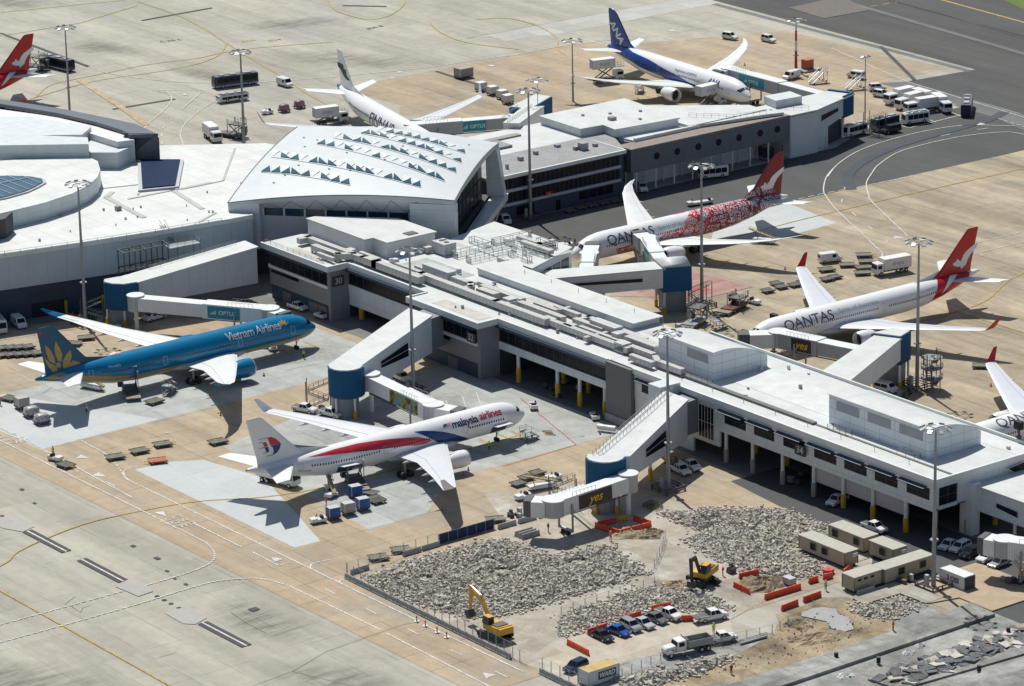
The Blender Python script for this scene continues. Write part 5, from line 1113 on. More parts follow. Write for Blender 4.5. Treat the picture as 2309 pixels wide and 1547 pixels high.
# ---- patterned airliner
def pattern_mat():
    mt = bpy.data.materials.new('red_dotted_livery'); mt.use_nodes = True; nt = mt.node_tree; N = nt.nodes; L = nt.links; b = N['Principled BSDF']; b.inputs['Roughness'].default_value = .3
    tc = N.new('ShaderNodeTexCoord'); wv = N.new('ShaderNodeTexNoise'); wv.inputs['Scale'].default_value = .5
    L.new(tc.outputs['Object'], wv.inputs[0]); ad = N.new('ShaderNodeVectorMath'); ad.operation = 'MULTIPLY_ADD'; L.new(wv.outputs['Color'], ad.inputs[0]); ad.inputs[1].default_value = (1.6,1.6,1.6); L.new(tc.outputs['Object'], ad.inputs[2])
    v1 = N.new('ShaderNodeTexVoronoi'); v1.feature = 'DISTANCE_TO_EDGE'; v1.inputs['Scale'].default_value = .30; L.new(ad.outputs[0], v1.inputs['Vector'])
    v2 = N.new('ShaderNodeTexVoronoi'); v2.inputs['Scale'].default_value = 3.4; L.new(tc.outputs['Object'], v2.inputs['Vector'])
    l1 = N.new('ShaderNodeMath'); l1.operation = 'LESS_THAN'; l1.inputs[1].default_value = .05; L.new(v1.outputs['Distance'], l1.inputs[0])
    l2 = N.new('ShaderNodeMath'); l2.operation = 'LESS_THAN'; l2.inputs[1].default_value = .49; L.new(v2.outputs['Distance'], l2.inputs[0])
    sx = N.new('ShaderNodeSeparateXYZ'); L.new(tc.outputs['Object'], sx.inputs[0])
    mr = N.new('ShaderNodeMapRange'); L.new(sx.outputs[0], mr.inputs[0]); mr.inputs[1].default_value = -20; mr.inputs[2].default_value = 8
    cr = N.new('ShaderNodeValToRGB'); cr.color_ramp.elements[0].color = (.16,.004,.02,1); cr.color_ramp.elements[1].color = (.75,.10,.05,1); cr.color_ramp.elements.new(.55).color = (.50,.02,.03,1); L.new(mr.outputs[0], cr.inputs[0])
    m1 = N.new('ShaderNodeMix'); m1.data_type = 'RGBA'; L.new(l2.outputs[0], m1.inputs[0]); L.new(cr.outputs[0], m1.inputs[6]); m1.inputs[7].default_value = (.78,.76,.76,1)
    m2 = N.new('ShaderNodeMix'); m2.data_type = 'RGBA'; L.new(l1.outputs[0], m2.inputs[0]); L.new(m1.outputs[2], m2.inputs[6]); L.new(cr.outputs[0], m2.inputs[7])
    L.new(m2.outputs[2], b.inputs['Base Color']); return mt
PAT = pattern_mat()
E_ = make_plane('B787','airliner','white airliner with dotted red rear fuselage and dark red kangaroo tail at the middle gate',(-49.38,60.07),-90.24,AW,1,DRED,AW,wingm=WHITE,doors=[(6,1),(17,1),(36,1),(52,1)],wins=[(8,16),(18,34),(38,50)])
f_ = C_(E_,2,1,[(1335,600),(1400,555),(1480,525),(1545,500),(1560,455),(1580,420),(1595,375)])
decal(E_,'red_pattern',[(s,min(a,1.5)) for s,a in f_]+[(f_[-1][0]+1,1.56),(60,1.56),(60,-1.5),(24,-1.5)],PAT,1,ka=.15)
decal(E_,'red_pattern',[(30,1.56),(60,1.56),(60,-1.5),(24,-1.5),(26,0)],PAT,-1,ka=.15)
decal(E_,'red_pattern',C_(E_,2,1,[(958,702),(1110,660),(1185,665),(1185,740),(1110,745),(985,765)]),PAT,1)
for a, b in (((958,702),(1110,660)),((958,702),(985,765)),((985,765),(1100,742))):
    p = C_(E_,2,1,[a,b]); decal(E_,'pattern_border',[(p[0][0],p[0][1]+.03),(p[1][0],p[1][1]+.03),(p[1][0]+.25,p[1][1]-.03),(p[0][0]+.25,p[0][1]-.03)],ARED,1,off=.03)
k_ = LEN['B787']/LEN['A330']
finpatch(E_,'kangaroo_emblem',[[(s*k_-.6, z) for s,z in ROO if z > 8.6]],AW,1); finpatch(E_,'fin_foot_pattern',[[(49.2,8.1),(52.1,9.9),(55.5,9.9),(56.5,10.6),(57.6,10.8),(59,8.1)]],PAT,1,off=-.012)
s0, a0 = fcyl(E_,2,1,885,640); ltext(E_,'QANTAS',3.3,s0,a0+.08,INK,1,spacing=.97,sx=1.03)
s0, a0 = fcyl(E_,2,1,1325,525); ltext(E_,'Spirit of Australia',1.6,s0,a0,PALEG,1)
finish(E_)
# ---- blue and white airliner, top right
A_ = make_plane('B787','airliner','white airliner with royal blue stripe and blue tail parked at the top right',(-131.55,182.95),-3.19,AW,-1,ABLUE,AW,wingm=WHITE,doors=[(6,1),(17,1),(36,1),(52,1)],wins=[(8,16),(18,27),(29,35)])
decal(A_,'blue_stripe',C_(A_,2,0,[(900,400),(1040,400),(1100,450),(1250,520),(1400,610),(1500,660),(1600,720),(1720,765),(1650,780),(1570,760),(1450,715),(1350,655),(1250,620),(1150,565),(1070,520),(985,470),(910,430)]),ABLUE,-1)
decal(A_,'blue_tail_band',[(52.0,1.56),(62,1.56),(62,.1),(57,.2),(54,.7)],ABLUE,-1,off=.02); decal(A_,'blue_tail_band',[(50.5,1.56),(62,1.56),(62,-.5),(55,-.6),(40,-.3),(40,.1)],ABLUE,1,off=.02)
decal(A_,'light_blue_line',C_(A_,2,0,[(1110,545),(1350,640),(1560,750),(1650,780),(1560,765),(1350,660),(1150,575)]),ASKY,-1,off=.012)
def fin_letters(pl, body, p0, p1, up, size):
    a = Vector(ffin(pl,2,0,*p0)); b = Vector(ffin(pl,2,0,*p1)); d = (b-a); L_ = d.length; d.normalize(); u = Vector(ffin(pl,2,0,*up))-a;
    u = u.normalized()
    def fn(x, y): q = a+d*x+u*y; return (pl.L/2-q.x, pl.side*(finth(pl,q.y)+.04), q.y)
    side_text(body, size, WHITE, fn, 'lettering', pl.root, offset=.08, align='LEFT', spacing=.96)
fin_letters(A_,'ANA',(920,185),(1003,345),(975,155),3.5)
s0, a0 = fcyl(A_,2,0,1752,712); ltext(A_,'ANA',2.3,s0,a0+.12,MBLUE,-1,shear=.2,offset=.04)
decal(A_,'blue_parallelogram',C_(A_,2,0,[(1825,720),(1850,712),(1825,740),(1795,750)]),ABLUE,-1,off=.02)
s0, a0 = fcyl(A_,2,0,1470,602); ltext(A_,'Inspiration of JAPAN',1.1,s0,a0,mat('dark_blue_ink',(.05,.10,.25),.4),-1)
finish(A_)
# ---- white airliner with black F emblem
Fp = make_plane('A330','airliner','white airliner with black F emblem on its tail, nose hidden behind the vaulted roof',(-142.27,91.29),-13.14,AW,-1,AW,AW,doors=[(53,1)],wins=[(36,50),(20,33)])
finpatch(Fp,'tail_emblem',[F_(Fp,1,0,[(738,538),(762,544),(790,562),(796,595),(815,612),(820,650),(848,698),(826,696),(800,668),(780,625),(768,600),(772,575),(745,574)])],NAVYI,-1)
s0, a0 = fcyl(Fp,1,0,1005,1022); ltext(Fp,'FINNAIR',4.5,s0+.3,a0+.02,NAVYI,-1,shear=.35,offset=.03,spacing=.95,slope=0)
for sd_ in (1,-1): decal(Fp,'blue_tail_cone',[(59.3,-1.5),(60.5,.5),(60.5,1.5),(63.2,1.5),(63.2,-1.5)],mat('tail_cone_blue',(.05,.10,.28),.4),sd_)
finish(Fp)
# ================= FIXED LINKS, BOARDING BRIDGES, MASTS =================
def on_wall(c, r, x, y, A, B):
    """photo pixel -> point of the vertical wall through plan points A and B"""
    px = TX[c]+x/3.848; py = TY[r]+y/3.848; d = CW + CR*((px-1154.5)/CF) - CU*((py-773.5)/CF)
    A = Vector(A); B = Vector(B); n = Vector(((B-A).y, -(B-A).x)); t = (n.x*(A.x-CC.x)+n.y*(A.y-CC.y))/(n.x*d.x+n.y*d.y); return CC+d*t
def wall_window(parent, c, r, pts, A, B, m=GLASS, name='window', bars=0):
    A_2 = Vector(A); B_2 = Vector(B); n = Vector(((B_2-A_2).y, -(B_2-A_2).x, 0)).normalized()
    if n.dot(CC-Vector((*A,5))) < 0: n = -n
    q = [on_wall(c,r,*p,A,B) for p in pts]; k = len(q); mb = MB()
    mb.add([p+n*.02 for p in q]+[p+n*.12 for p in q], [list(range(k)),list(range(k,2*k))[::-1]]+[(i,(i+1)%k,k+(i+1)%k,k+i) for i in range(k)])
    w = mb.build(name, m, parent); f = MB()
    for i in range(k): f.bar(q[i]+n*.1, q[(i+1)%k]+n*.1, .12)
    for i in range(1,bars+1):
        t = i/(bars+1); f.bar(q[0].lerp(q[-1],t)+n*.13, q[1].lerp(q[2],t)+n*.13, .08)
    f.build('frame', WHITE, w); return w
def fixed_link(name, label, pts, zt, zb, drum, dz, wallm=PANELH, cols=()):
    t = thing(name, label, 'boarding link', (sum(p[0] for p in drum)/len(drum), sum(p[1] for p in drum)/len(drum), 0))
    MB().prism(pts, zb, [z-.02 for z in zt]).build('wall', wallm, t)
    c = Vector((sum(p[0] for p in pts)/len(pts), sum(p[1] for p in pts)/len(pts)))
    MB().prism([tuple(c+(Vector(p)-c)*1.03) for p in pts], [z for z in zt], [z+.3 for z in zt]).build('roof', ROOFW, t)
    d = MB().prism(drum, dz[0], dz[1]).build('blue_head', BLUE, t)
    cd = Vector((sum(p[0] for p in drum)/len(drum), sum(p[1] for p in drum)/len(drum)))
    MB().prism([tuple(cd+(Vector(p)-cd)*.93) for p in drum], dz[1], dz[1]+.25).build('roof', ROOFW, d)
    MB().prism([tuple(cd+(Vector(p)-cd)*.7) for p in drum], 0, dz[0]).build('pedestal', mat('mid_grey_panel',(.27,.28,.29)), t)
    for p in drum[::max(1,len(drum)//3)]:
        q = cd+(Vector(p)-cd)*.85; cc = MB().tube((*q,0),(*q,dz[0]),.26,8).build('column', WHITE, t); MB().tube((*q,0),(*q,1.5),.4,8).build('column_guard', YELLOW, cc)
    for x, y in cols:
        cc = MB().tube((x,y,0),(x,y,min(zb) if isinstance(zb,list) else zb),.3,8).build('column', WHITE, t); MB().tube((x,y,0),(x,y,2.4),.42,8).build('column_guard', YELLOW, cc)
    return t
def arc(c, r, a0, a1, n=8): return [(c[0]+r*math.cos(rad(a0+(a1-a0)*i/n)), c[1]+r*math.sin(rad(a0+(a1-a0)*i/n))) for i in range(n+1)]
l30 = fixed_link('boarding_link','sloping white boarding link with blue head above the teal airliner, gate 30',[(-80,-32),(-77.2,-3.6),(-83,-3.2),(-86,-33)],[9,12,12,9],4.2,[(-86,-33),(-86.3,-36.6),(-84.5,-37.6),(-82.2,-37),(-80.2,-35.2),(-79.6,-32)],(3.6,9.3),PANELS)
rail('handrail',[(-83,-5,12),(-84.8,-26,10)],h=.8,step=2.5,parent=l30)
l32 = fixed_link('boarding_link','white boarding link with triangular window and round blue head, gate 32',[(-.6,-30.5),(-12.4,-4.6),(-19.4,-5.4),(-5.4,-34.6)],[9.6,11.9,11.9,9.6],[4,4.4,4.4,4],arc((-2.4,-32.6),3.6,-150,45),(4.2,9.9),cols=((-8,-18),))
wall_window(l32,1,2,[(1105,210),(1345,42),(1352,165),(1110,272)],(-.6,-30.5),(-12.4,-4.6),bars=1)
MB().prism([(-13.6,-4.7),(-14.6,.0),(-20.5,.0),(-18.6,-5.2)],4.4,11.0).build('connector',MATS['mid_grey_panel'],l32)
l34 = fixed_link('boarding_link','white boarding link with roof walkway, triangular window and blue head, gate 34',[(74.6,-23.6),(62.2,.2),(55.4,.2),(70.9,-30)],[9.6,11.9,11.9,9.6],[5.5,4.3,4.3,5.5],arc((72.4,-27.6),3.7,-150,50),(4.0,9.9),cols=((66,-12),))
wall_window(l34,2,2,[(1210,972),(1390,800),(1392,940),(1212,1050)],(74.6,-23.6),(62.2,.2),bars=1)
MB().prism([(60.6,.25),(60,4.6),(55,4.6),(56,.25)],4.3,10.9).build('connector',MATS['mid_grey_panel'],l34)
rail('handrail',[(70.4,-29,9.9),(55.4,1.2,12.3)],h=1,step=1.5,parent=l34); rail('handrail',[(71.4,-28.4,9.9),(56.6,1.6,12.3)],h=1,step=1.5,parent=l34)
MB().prism([(51.5,-.5),(55,-.5),(55,4.5),(51.5,4.5)],8,12.9).build('stair_head',PANEL,l34)
lE = fixed_link('boarding_link','level white boarding link with strip window and domed blue head beside the dotted airliner',[(-22.4,34.6),(-12.8,56.4),(-18,58.6),(-28.6,36)],[9.8]*4,5.8,[(-12.8,56.2),(-10.2,61.9),(-17.5,63.2),(-19,58.6)],(4.8,10.1))
wall_window(lE,2,1,[(560,995),(1190,950),(1190,986),(630,1020)],(-22.4,34.6),(-12.8,56.4))
dm = MB(); dm.smooth = True; dm.loft([[(-12.6+(-19+12.6)*i/8+k*2.4, 56+(58.6-56)*i/8+k*5.6, 10.35+1.0*math.sin(math.pi*i/8)) for i in range(9)]+[(-19+k*1.2,58.6+k*4.6,10.3),(-12.6+k*2.4,56+k*5.6,10.3)] for k in (0,1)]); dm.build('domed_roof',ROOFW,lE)
lQ = fixed_link('boarding_link','broad white clad boarding link reaching the kangaroo-tailed airliner at the right',[(57.1,59.3),(71.6,30.5),(63.6,30.5),(52.4,56.3)],[10.5,10.2,10.2,10.5],6.2,[(57.2,59.2),(55.6,63.4),(52,62),(51.6,56.4)],(5.2,11.0),cols=((62,45),))
lS = fixed_link('boarding_link','white boarding link leaving the picture at the lower right corner of the pier',[(125.1,13.9),(168,14.5),(168,26),(125.1,25.6)],[9.0]*4,4.6,[(168,14.5),(171,14.5),(171,26),(168,26)],(4.4,9.2),PANEL,cols=((134,15),(146,15),(158,15)))
MB().box(122.6,125.6,12.6,14.6,0,9.8).build('pilaster',WHITE,lS)
wall_window(lS,3,2,[(2070,1435),(2260,1515),(2260,1575),(2070,1480)],(125.1,13.9),(168,14.5)); wall_window(lS,3,2,[(2160,1140),(2309,1080),(2309,1200),(2240,1185)],(124.6,20),(124.7,40))
MB().box(134,135.5,19,20.5,9.3,9.9).build('roof_vent',STEEL,lS)
lF = fixed_link('boarding_link','small blue headed boarding link behind the vaulted roof near the tail with black emblem',[(-143,118.5),(-128,101.5),(-125,104),(-140.5,123.5)],[10,12,12,10],[5]*4,[(-147.5,118),(-142.2,120.4),(-149.2,132.9),(-153.9,131.3)],(4.5,9.5))
rail('handrail',[(-142,121,10),(-127,102,12)],h=1,step=1.6,parent=lF); rail('handrail',[(-144,118,10),(-129,101,12)],h=1,step=1.6,parent=lF)
TEAL = mat('sign_teal',(.0,.22,.27),.4,var=.04); SIGND = mat('sign_dark',(.02,.022,.02),.4); SIGNY = mat('sign_yellow',(.75,.42,.01),.4)
RIB = mat('ribbed_white',(.72,.73,.73),.45,var=.06,lines=(.45,0,0),linecol=.8,lw=.05); RIBG = mat('ribbed_grey',(.34,.36,.38),.5,var=.08,lines=(.7,0,0),linecol=.75,lw=.05)
def art_mat():
    mt = bpy.data.materials.new('advert_print'); mt.use_nodes = True; N = mt.node_tree.nodes; L = mt.node_tree.links; nz = N.new('ShaderNodeTexNoise'); nz.inputs['Scale'].default_value = .8; nz.inputs['Detail'].default_value = 4
    tc = N.new('ShaderNodeTexCoord'); L.new(tc.outputs['Object'], nz.inputs[0]); cr = N.new('ShaderNodeValToRGB'); e = cr.color_ramp.elements; e[0].position = .38; e[0].color = (.015,.03,.01,1); e[1].position = .62; e[1].color = (.10,.22,.40,1); k = e.new(.5); k.color = (.28,.24,.02,1)
    L.new(nz.outputs[0], cr.inputs[0]); L.new(cr.outputs[0], N['Principled BSDF'].inputs['Base Color']); return mt
def bridge(label, rot, z0, cab, z1, door, sign=None, leg=.76, skin=None, w=2.9, name='boarding_bridge', tops=WHITE, rr=1.75):
    t = thing(name, label, 'boarding bridge', (rot[0],rot[1],0)); R = Vector((*rot,z0)); K = Vector((*cab,z1)); d = K-R; Lg = d.length
    ang = math.atan2(d.y,d.x); tilt = math.asin(d.z/Lg); X = Matrix.Translation(R) @ Matrix.Rotation(ang,4,'Z') @ Matrix.Rotation(-tilt,4,'Y')
    skin = skin or RIB
    def seg(a, b, w, h, z, nm, m):
        # built in the tunnel's own frame so that its ribs follow it
        o = bpy.data.objects.new(nm, MB().box(a,b,-w/2,w/2,z,z+h).mesh(nm, m)); COL.objects.link(o); o.parent = t
        o.matrix_local = root_matrix(t).inverted() @ X; return o
    mid = Lg*.52
    a = seg(rr*.6,mid+.6,w,2.7,0,'inner_tunnel',skin); ra = bpy.data.objects.new('roof', MB().box(rr*.6,mid+.6,-w/2-.06,w/2+.06,2.705,2.85).mesh('roof',tops)); COL.objects.link(ra); ra.parent = a
    b = seg(mid,Lg-1,w+.4,3.05,-.15,'outer_tunnel',skin); rb = bpy.data.objects.new('roof', MB().box(mid,Lg-1,-w/2-.26,w/2+.26,2.905,3.05).mesh('roof',tops)); COL.objects.link(rb); rb.parent = b
    rails_ = MB()
    for s in (-1,1): rails_.bar((1.5,s*w/2,-.25),(Lg*.8,s*w/2,-.25),.25)
    q = bpy.data.objects.new('underframe', rails_.mesh('underframe', DSTEEL)); COL.objects.link(q); q.parent = t; q.matrix_local = root_matrix(t).inverted() @ X
    ro = MB().tube((rot[0],rot[1],z0-.2),(rot[0],rot[1],z0+3),rr,18).build('rotunda', mat('rotunda_grey',(.48,.49,.50),.5,lines=(.3,.3,0)), t); MB().tube((rot[0],rot[1],z0+3),(rot[0],rot[1],z0+3.2),rr+.15,18).build('roof', tops, ro)
    MB().tube((rot[0],rot[1],0),(rot[0],rot[1],z0-.2),.45,10).build('column', WHITE, t)
    f = Vector((math.cos(ang),math.sin(ang),0)); n = Vector((-f.y,f.x,0)); P0 = R+d*leg
    for s in (-1,1): MB().tube((P0+n*s*1.9).to_tuple()[:2]+(1.0,),(P0+n*s*1.9).to_tuple()[:2]+(P0.z+1.6,),.2,8).build('lift_column', STEEL, t)
    bo = MB().tube(((P0-n*1.9).x,(P0-n*1.9).y,1.05),((P0+n*1.9).x,(P0+n*1.9).y,1.05),.3,8).build('wheel_beam', STEEL, t)
    for s in (-.7,.7): c_ = P0+n*s; MB().tube((c_-n*.2).to_tuple()[:2]+(.5,),(c_+n*.2).to_tuple()[:2]+(.5,),.5,12).build('wheel', RUBBER, bo)
    cb_ = MB().tube((cab[0],cab[1],z1-.1),(cab[0],cab[1],z1+2.9),2.0,18).build('cab', mat('cab_grey',(.45,.46,.47),.5,lines=(.3,.3,0)), t); MB().tube((cab[0],cab[1],z1+2.9),(cab[0],cab[1],z1+3.05),2.15,18).build('roof', tops, cb_)
    dv = Vector((door[0]-cab[0],door[1]-cab[1],0)); dl = dv.length; dv.normalize(); m_ = Vector((-dv.y,dv.x,0)); c2 = Vector((*cab,z1))
    def bx(a, b, hw, zl, zh): return [(c2+dv*x+m_*y).to_tuple()[:2] for x,y in ((a,-hw),(b,-hw),(b,hw),(a,hw))], z1+zl, z1+zh
    MB().prism(*bx(1.2,dl*.72,1.7,-.15,2.75)).build('cab_front', WHITE, t)
    MB().prism(*bx(dl*.72+.01,dl-.1,1.6,-.1,2.9)).build('bellows', mat('grey_bellows',(.12,.125,.13),.8,lines=(.25,.25,0)), t)
    s_ = MB(); a0 = c2-f*2.6+n*2.2
    for k in range(14): q2 = a0+f*(-.32*k); s_.bar(q2-Vector((0,0,.3*k+.1))-n*.45,q2-Vector((0,0,.3*k+.1))+n*.45,.1)
    for e in (-.45,.45): s_.bar(a0+n*e, a0+n*e+f*(-4.5)-Vector((0,0,z1-.1)), .1); s_.bar(a0+n*e+Vector((0,0,1)), a0+n*e+f*(-4.5)-Vector((0,0,z1-1.1)), .06)
    s_.build('service_stair', STEEL, t)
    hr = MB()
    for k in range(7): p = K-f*(3.2+k*.9)+n*.0; hr.bar(p+n*1.5+Vector((0,0,2.9)),p+n*1.5+Vector((0,0,3.9)),.06); hr.bar(p-n*1.5+Vector((0,0,2.9)),p-n*1.5+Vector((0,0,3.9)),.06)
    for s in (-1,1): hr.bar(K-f*3.2+n*s*1.5+Vector((0,0,3.9)),K-f*8.6+n*s*1.5+Vector((0,0,3.9)),.06)
    hr.build('handrail', STEEL, t)
    if sign:
        kind, s0, s1 = sign; sd_ = 1 if n.dot(CC-R) > 0 else -1; hw = (w+.4)/2+.05 if s0 > mid else w/2+.22
        A1 = Lg*s0; B1 = Lg*s1; mm_ = {'optus':TEAL,'yes':SIGND,'art':ART}[kind]
        sg = bpy.data.objects.new('advert_panel', MB().box(A1,B1,min(sd_*hw,sd_*(hw+.06)),max(sd_*hw,sd_*(hw+.06)),.1,2.7).mesh('advert_panel',mm_)); COL.objects.link(sg); sg.parent = t; sg.matrix_local = root_matrix(t).inverted() @ X
        flip = -1 if (sd_ > 0) else 1; mid_ = (A1+B1)/2
        if kind == 'optus':
            o = side_text('OPTUS',1.25,WHITE,lambda x,y:(mid_+flip*(x+.8),sd_*(hw+.075),1.35+y),'lettering',None,offset=.02); o.parent = sg
            br_ = MB()
            for k in range(4): x = mid_+flip*(-2.9+k*.34); br_.box(x-.1,x+.1,min(sd_*(hw+.07),sd_*(hw+.08)),max(sd_*(hw+.07),sd_*(hw+.08)),.95,1.15+k*.22)
            o = bpy.data.objects.new('signal_bars', br_.mesh('signal_bars',WHITE)); COL.objects.link(o); o.parent = sg
        if kind == 'yes':
            o = side_text('yes',2.3,SIGNY,lambda x,y:(mid_+flip*x,sd_*(hw+.075),1.45+y),'lettering',None,shear=.35,offset=.03); o.parent = sg
    return t
ART = art_mat()
bridge('white boarding bridge with teal advert panel docked at the teal airliner',(-76.2,-35),4.9,(-51.8,-17.6),4.4,(-46.6,-16.9),('optus',.56,.80))
bridge('white boarding bridge with green advert print docked behind the ribboned airliner',(-.4,-28.2),4.9,(20.8,-28.6),4.2,(27.0,-26.2),('art',.42,.86))
bridge('unused white boarding bridge with yellow advert word above the building site',(77.6,-26.6),4.9,(78.2,-44.2),4.4,(74.2,-47.6),('yes',.30,.74),leg=.84)
bridge('long white boarding bridge running back to the dotted airliner rear door',(-17.5,61.5),5.0,(-40.8,74.6),4.6,(-46.4,76.5),('optus',.55,.75))
bridge('short white boarding bridge at the nose of the dotted airliner',(-27.2,46.5),5.0,(-39.4,57.4),4.6,(-46.2,63.8))
bridge('grey sided boarding bridge docked at the kangaroo-tailed airliner nose',(53,54.5),5.6,(31,50.2),5.0,(26.2,43.4),('yes',.58,.8),skin=RIBG)
bridge('long ribbed boarding bridge with teal advert panel at the blue-tailed airliner',(-104,189.5),5.2,(-149,190.6),4.8,(-148.8,186.2),('optus',.64,.86),skin=RIBG)
bridge('grey boarding bridge with small teal panel behind the vaulted roof',(-145.5,118.5),5.0,(-157,95.2),4.6,(-159.4,98.4),('optus',.3,.52),skin=RIBG)
bridge('retracted white boarding bridge over parked cars at the lower right edge',(163,10.5),5.2,(144.5,2.2),4.6,(140.2,.6),leg=.82)
wall_window(hh_,3,0,[(545,1000),(695,930),(695,965),(545,1055)],(-91.6,169.5),(-97.8,187.3))
# spiral and straight service stairs beside the heads
def stair_tower(label, x, y, h, ang, spiral=False):
    t = thing('service_stair', label, 'outdoor stair', (x,y,0)); f = Vector((math.cos(ang),math.sin(ang),0)); n = Vector((-f.y,f.x,0)); o = Vector((x,y,0))
    if spiral:
        for k in range(3):
            zc = h*(k+1)/3.2; mb = MB(); mb.prism([(x+2.2*math.cos(a),y+2.2*math.sin(a)) for a in [rad(ang*57.3+40*i-160) for i in range(8)]], zc, zc+.12); mb.build('landing', STEEL, t)
            rail('handrail',[(x+2.2*math.cos(a),y+2.2*math.sin(a),zc) for a in [rad(ang*57.3+40*i-160) for i in range(8)]],h=1.1,step=.6,parent=t,w=.05,m=DSTEEL)
        MB().tube((x,y,0),(x,y,h),.15,8).build('post', STEEL, t)
    fl = MB(); nn = 3
    for k in range(nn):
        s = 1 if k % 2 == 0 else -1; a = o+n*(.7*s)-f*2*s+Vector((0,0,h*k/nn)); b = o+n*(.7*s)+f*2*s+Vector((0,0,h*(k+1)/nn))
        for e in (-.5,.5): fl.bar(a+n*e,b+n*e,.14); fl.bar(a+n*e+Vector((0,0,1)),b+n*e+Vector((0,0,1)),.07)
        for i in range(8): c = a.lerp(b,(i+.5)/8); fl.bar(c-n*.5,c+n*.5,.14)
        for i in range(5):
            c = a.lerp(b,i/4)
            for e in (-.5,.5): fl.bar(c+n*e,c+n*e+Vector((0,0,1)),.05)
    fl.build('flight', mat('grey_steelwork',(.17,.19,.20)), t)
    for s in (-1,1):
        for e in (-1.3,1.3): MB().tube((o+f*2.4*s+n*e).to_tuple()[:2]+(0,),(o+f*2.4*s+n*e).to_tuple()[:2]+(h+.8,),.09,6).build('post', DSTEEL, t)
    return t
stair_tower('steel service stair left of the blue head of gate 32', -9.4,-34.6,5,.9); stair_tower('steel service stair beside the blue head of gate 34', 66.5,-33,5,1.0)
stair_tower('service stair at the blue head of gate 30', -87.5,-39,4.5,1.0); stair_tower('curved service stair on landings beside the right hand mast', 60.5,64.5,7,-.6,True)
stair_tower('service stair under the domed blue head', -9.2,63,6,.4); stair_tower('service stair at the foot of the white gate house', -94.5,191.5,5,.2)
# tall lighting masts
def mast(label, x, y, h, n=8, guard=True, red=False, r=.42, small=False):
    t = thing('lighting_mast', label, 'lighting mast', (x,y,0), 0, 'lighting masts around the terminal')
    if red:
        for k in range(5):
            MB().tube((x,y,h*k/5),(x,y,h*(k+1)/5),.42-.04*k,10,.42-.04*(k+1)).build('pole_section', RED if k in (0,1,3) else WHITE, t)
    else: MB().tube((x,y,0),(x,y,h-.3),r,12,r*.45).build('pole', STEEL, t)
    w = 2.4 if not small else 1.0; hd = MB()
    hd.bar((x-w,y,h),(x+w,y,h),.14); hd.bar((x,y-w,h),(x,y+w,h),.14)
    hd.path([(x+w*.8*math.cos(a),y+w*.8*math.sin(a),h) for a in [i*math.pi/4 for i in range(9)]], .07, 5)
    ho = hd.build('head_frame', STEEL, t)
    for i in range(n):
        a = 2*math.pi*(i+.5)/n; c = Vector((x+w*math.cos(a),y+w*math.sin(a),h+.05)); b = MB(); b.X = Matrix.Translation(c) @ Matrix.Rotation(a,4,'Z') @ Matrix.Rotation(rad(25),4,'Y'); b.box(-.3,.45,-.38,.38,-.14,.16); b.build('floodlight', mat('lamp_housing',(.42,.44,.45),.4,.3,var=.2), ho)
    if guard:
        g = MB()
        for z in (.45,.95): g.path([(x-2.2,y-2.2,z),(x+2.2,y-2.2,z),(x+2.2,y+2.2,z),(x-2.2,y+2.2,z),(x-2.2,y-2.2,z)], .11, 6)
        for a, b in ((-1,-1),(0,-1),(1,-1),(1,0),(1,1),(0,1),(-1,1),(-1,0)): g.tube((x+a*2.2,y+b*2.2,0),(x+a*2.2,y+b*2.2,1.15),.13,6)
        g.build('guard_rail', DSTEEL, t); MB().box(x-1.4,x-.7,y-.9,y-.3,0,2.2).build('control_cabinet', GREYL, t)
    MB().tube((x,y,h*.3),(x,y,h*.3+.25),r+.35,8).build('collar', STEEL, t) if not small else None
    return t
for a in [('tall mast on the apron in front of gate 34',72.1,-12.7,30.2),('tall mast beside the dotted airliner wing',-11.7,65.9,31),('tall mast beside the curved service stair at the right',57.6,63.3,29.9),('tall mast behind the parked container at the lower right',139.4,-9.6,28.8),
  ('tall mast against the terminal wall near the orange tractor',-87.3,-40.9,31),('tall mast rising before the link of gate 32',-4.7,-15,29.5),('tall mast in front of the dark banded office block',-91,81,30.2)]: mast(a[0],*a[1:])
mast('mast at the left of the blue-tailed airliner',-172,157.3,16.1,6,False,r=.3); mast('mast beside the coach at the top left centre',-190.6,67.7,24,10,False); mast('mast furthest left, beside the red tail',-249.4,52.6,22.6,8,False,r=.35)
mast('red and white banded mast at the top right',-158.8,222.4,13.8,6,False,True); mast('slim two-lamp mast behind the white gate house',-106.1,199,16.8,2,False,r=.2,small=True); mast('short mast standing by the small blue head',-141,122,17,4,False,r=.15)

def dock_sign(label, x, y, h):
    t = thing('docking_sign', label, 'docking sign', (x,y,0)); MB().tube((x,y,0),(x,y,h),.22,8).build('post', DSTEEL, t); b = MB().box(x-.9,x+.7,y-.5,y+.5,h,h+1.5).build('display_box', RUBBER, t); MB().box(x-.8,x+.6,y-.56,y-.501,h+.2,h+1.3).build('display_face', GLASS, b); MB().box(x-.5,x+.3,y-.35,y+.35,h-2.2,h-1.2).build('lower_unit', DSTEEL, t)
a_ = P(1746,790,0); dock_sign('black aircraft docking sign on a post at the nose of the kangaroo-tailed airliner', a_.x, a_.y, 6.3); dock_sign('black aircraft docking sign on the pier roof edge at the far right', 118.6, 30.9, 14.2)
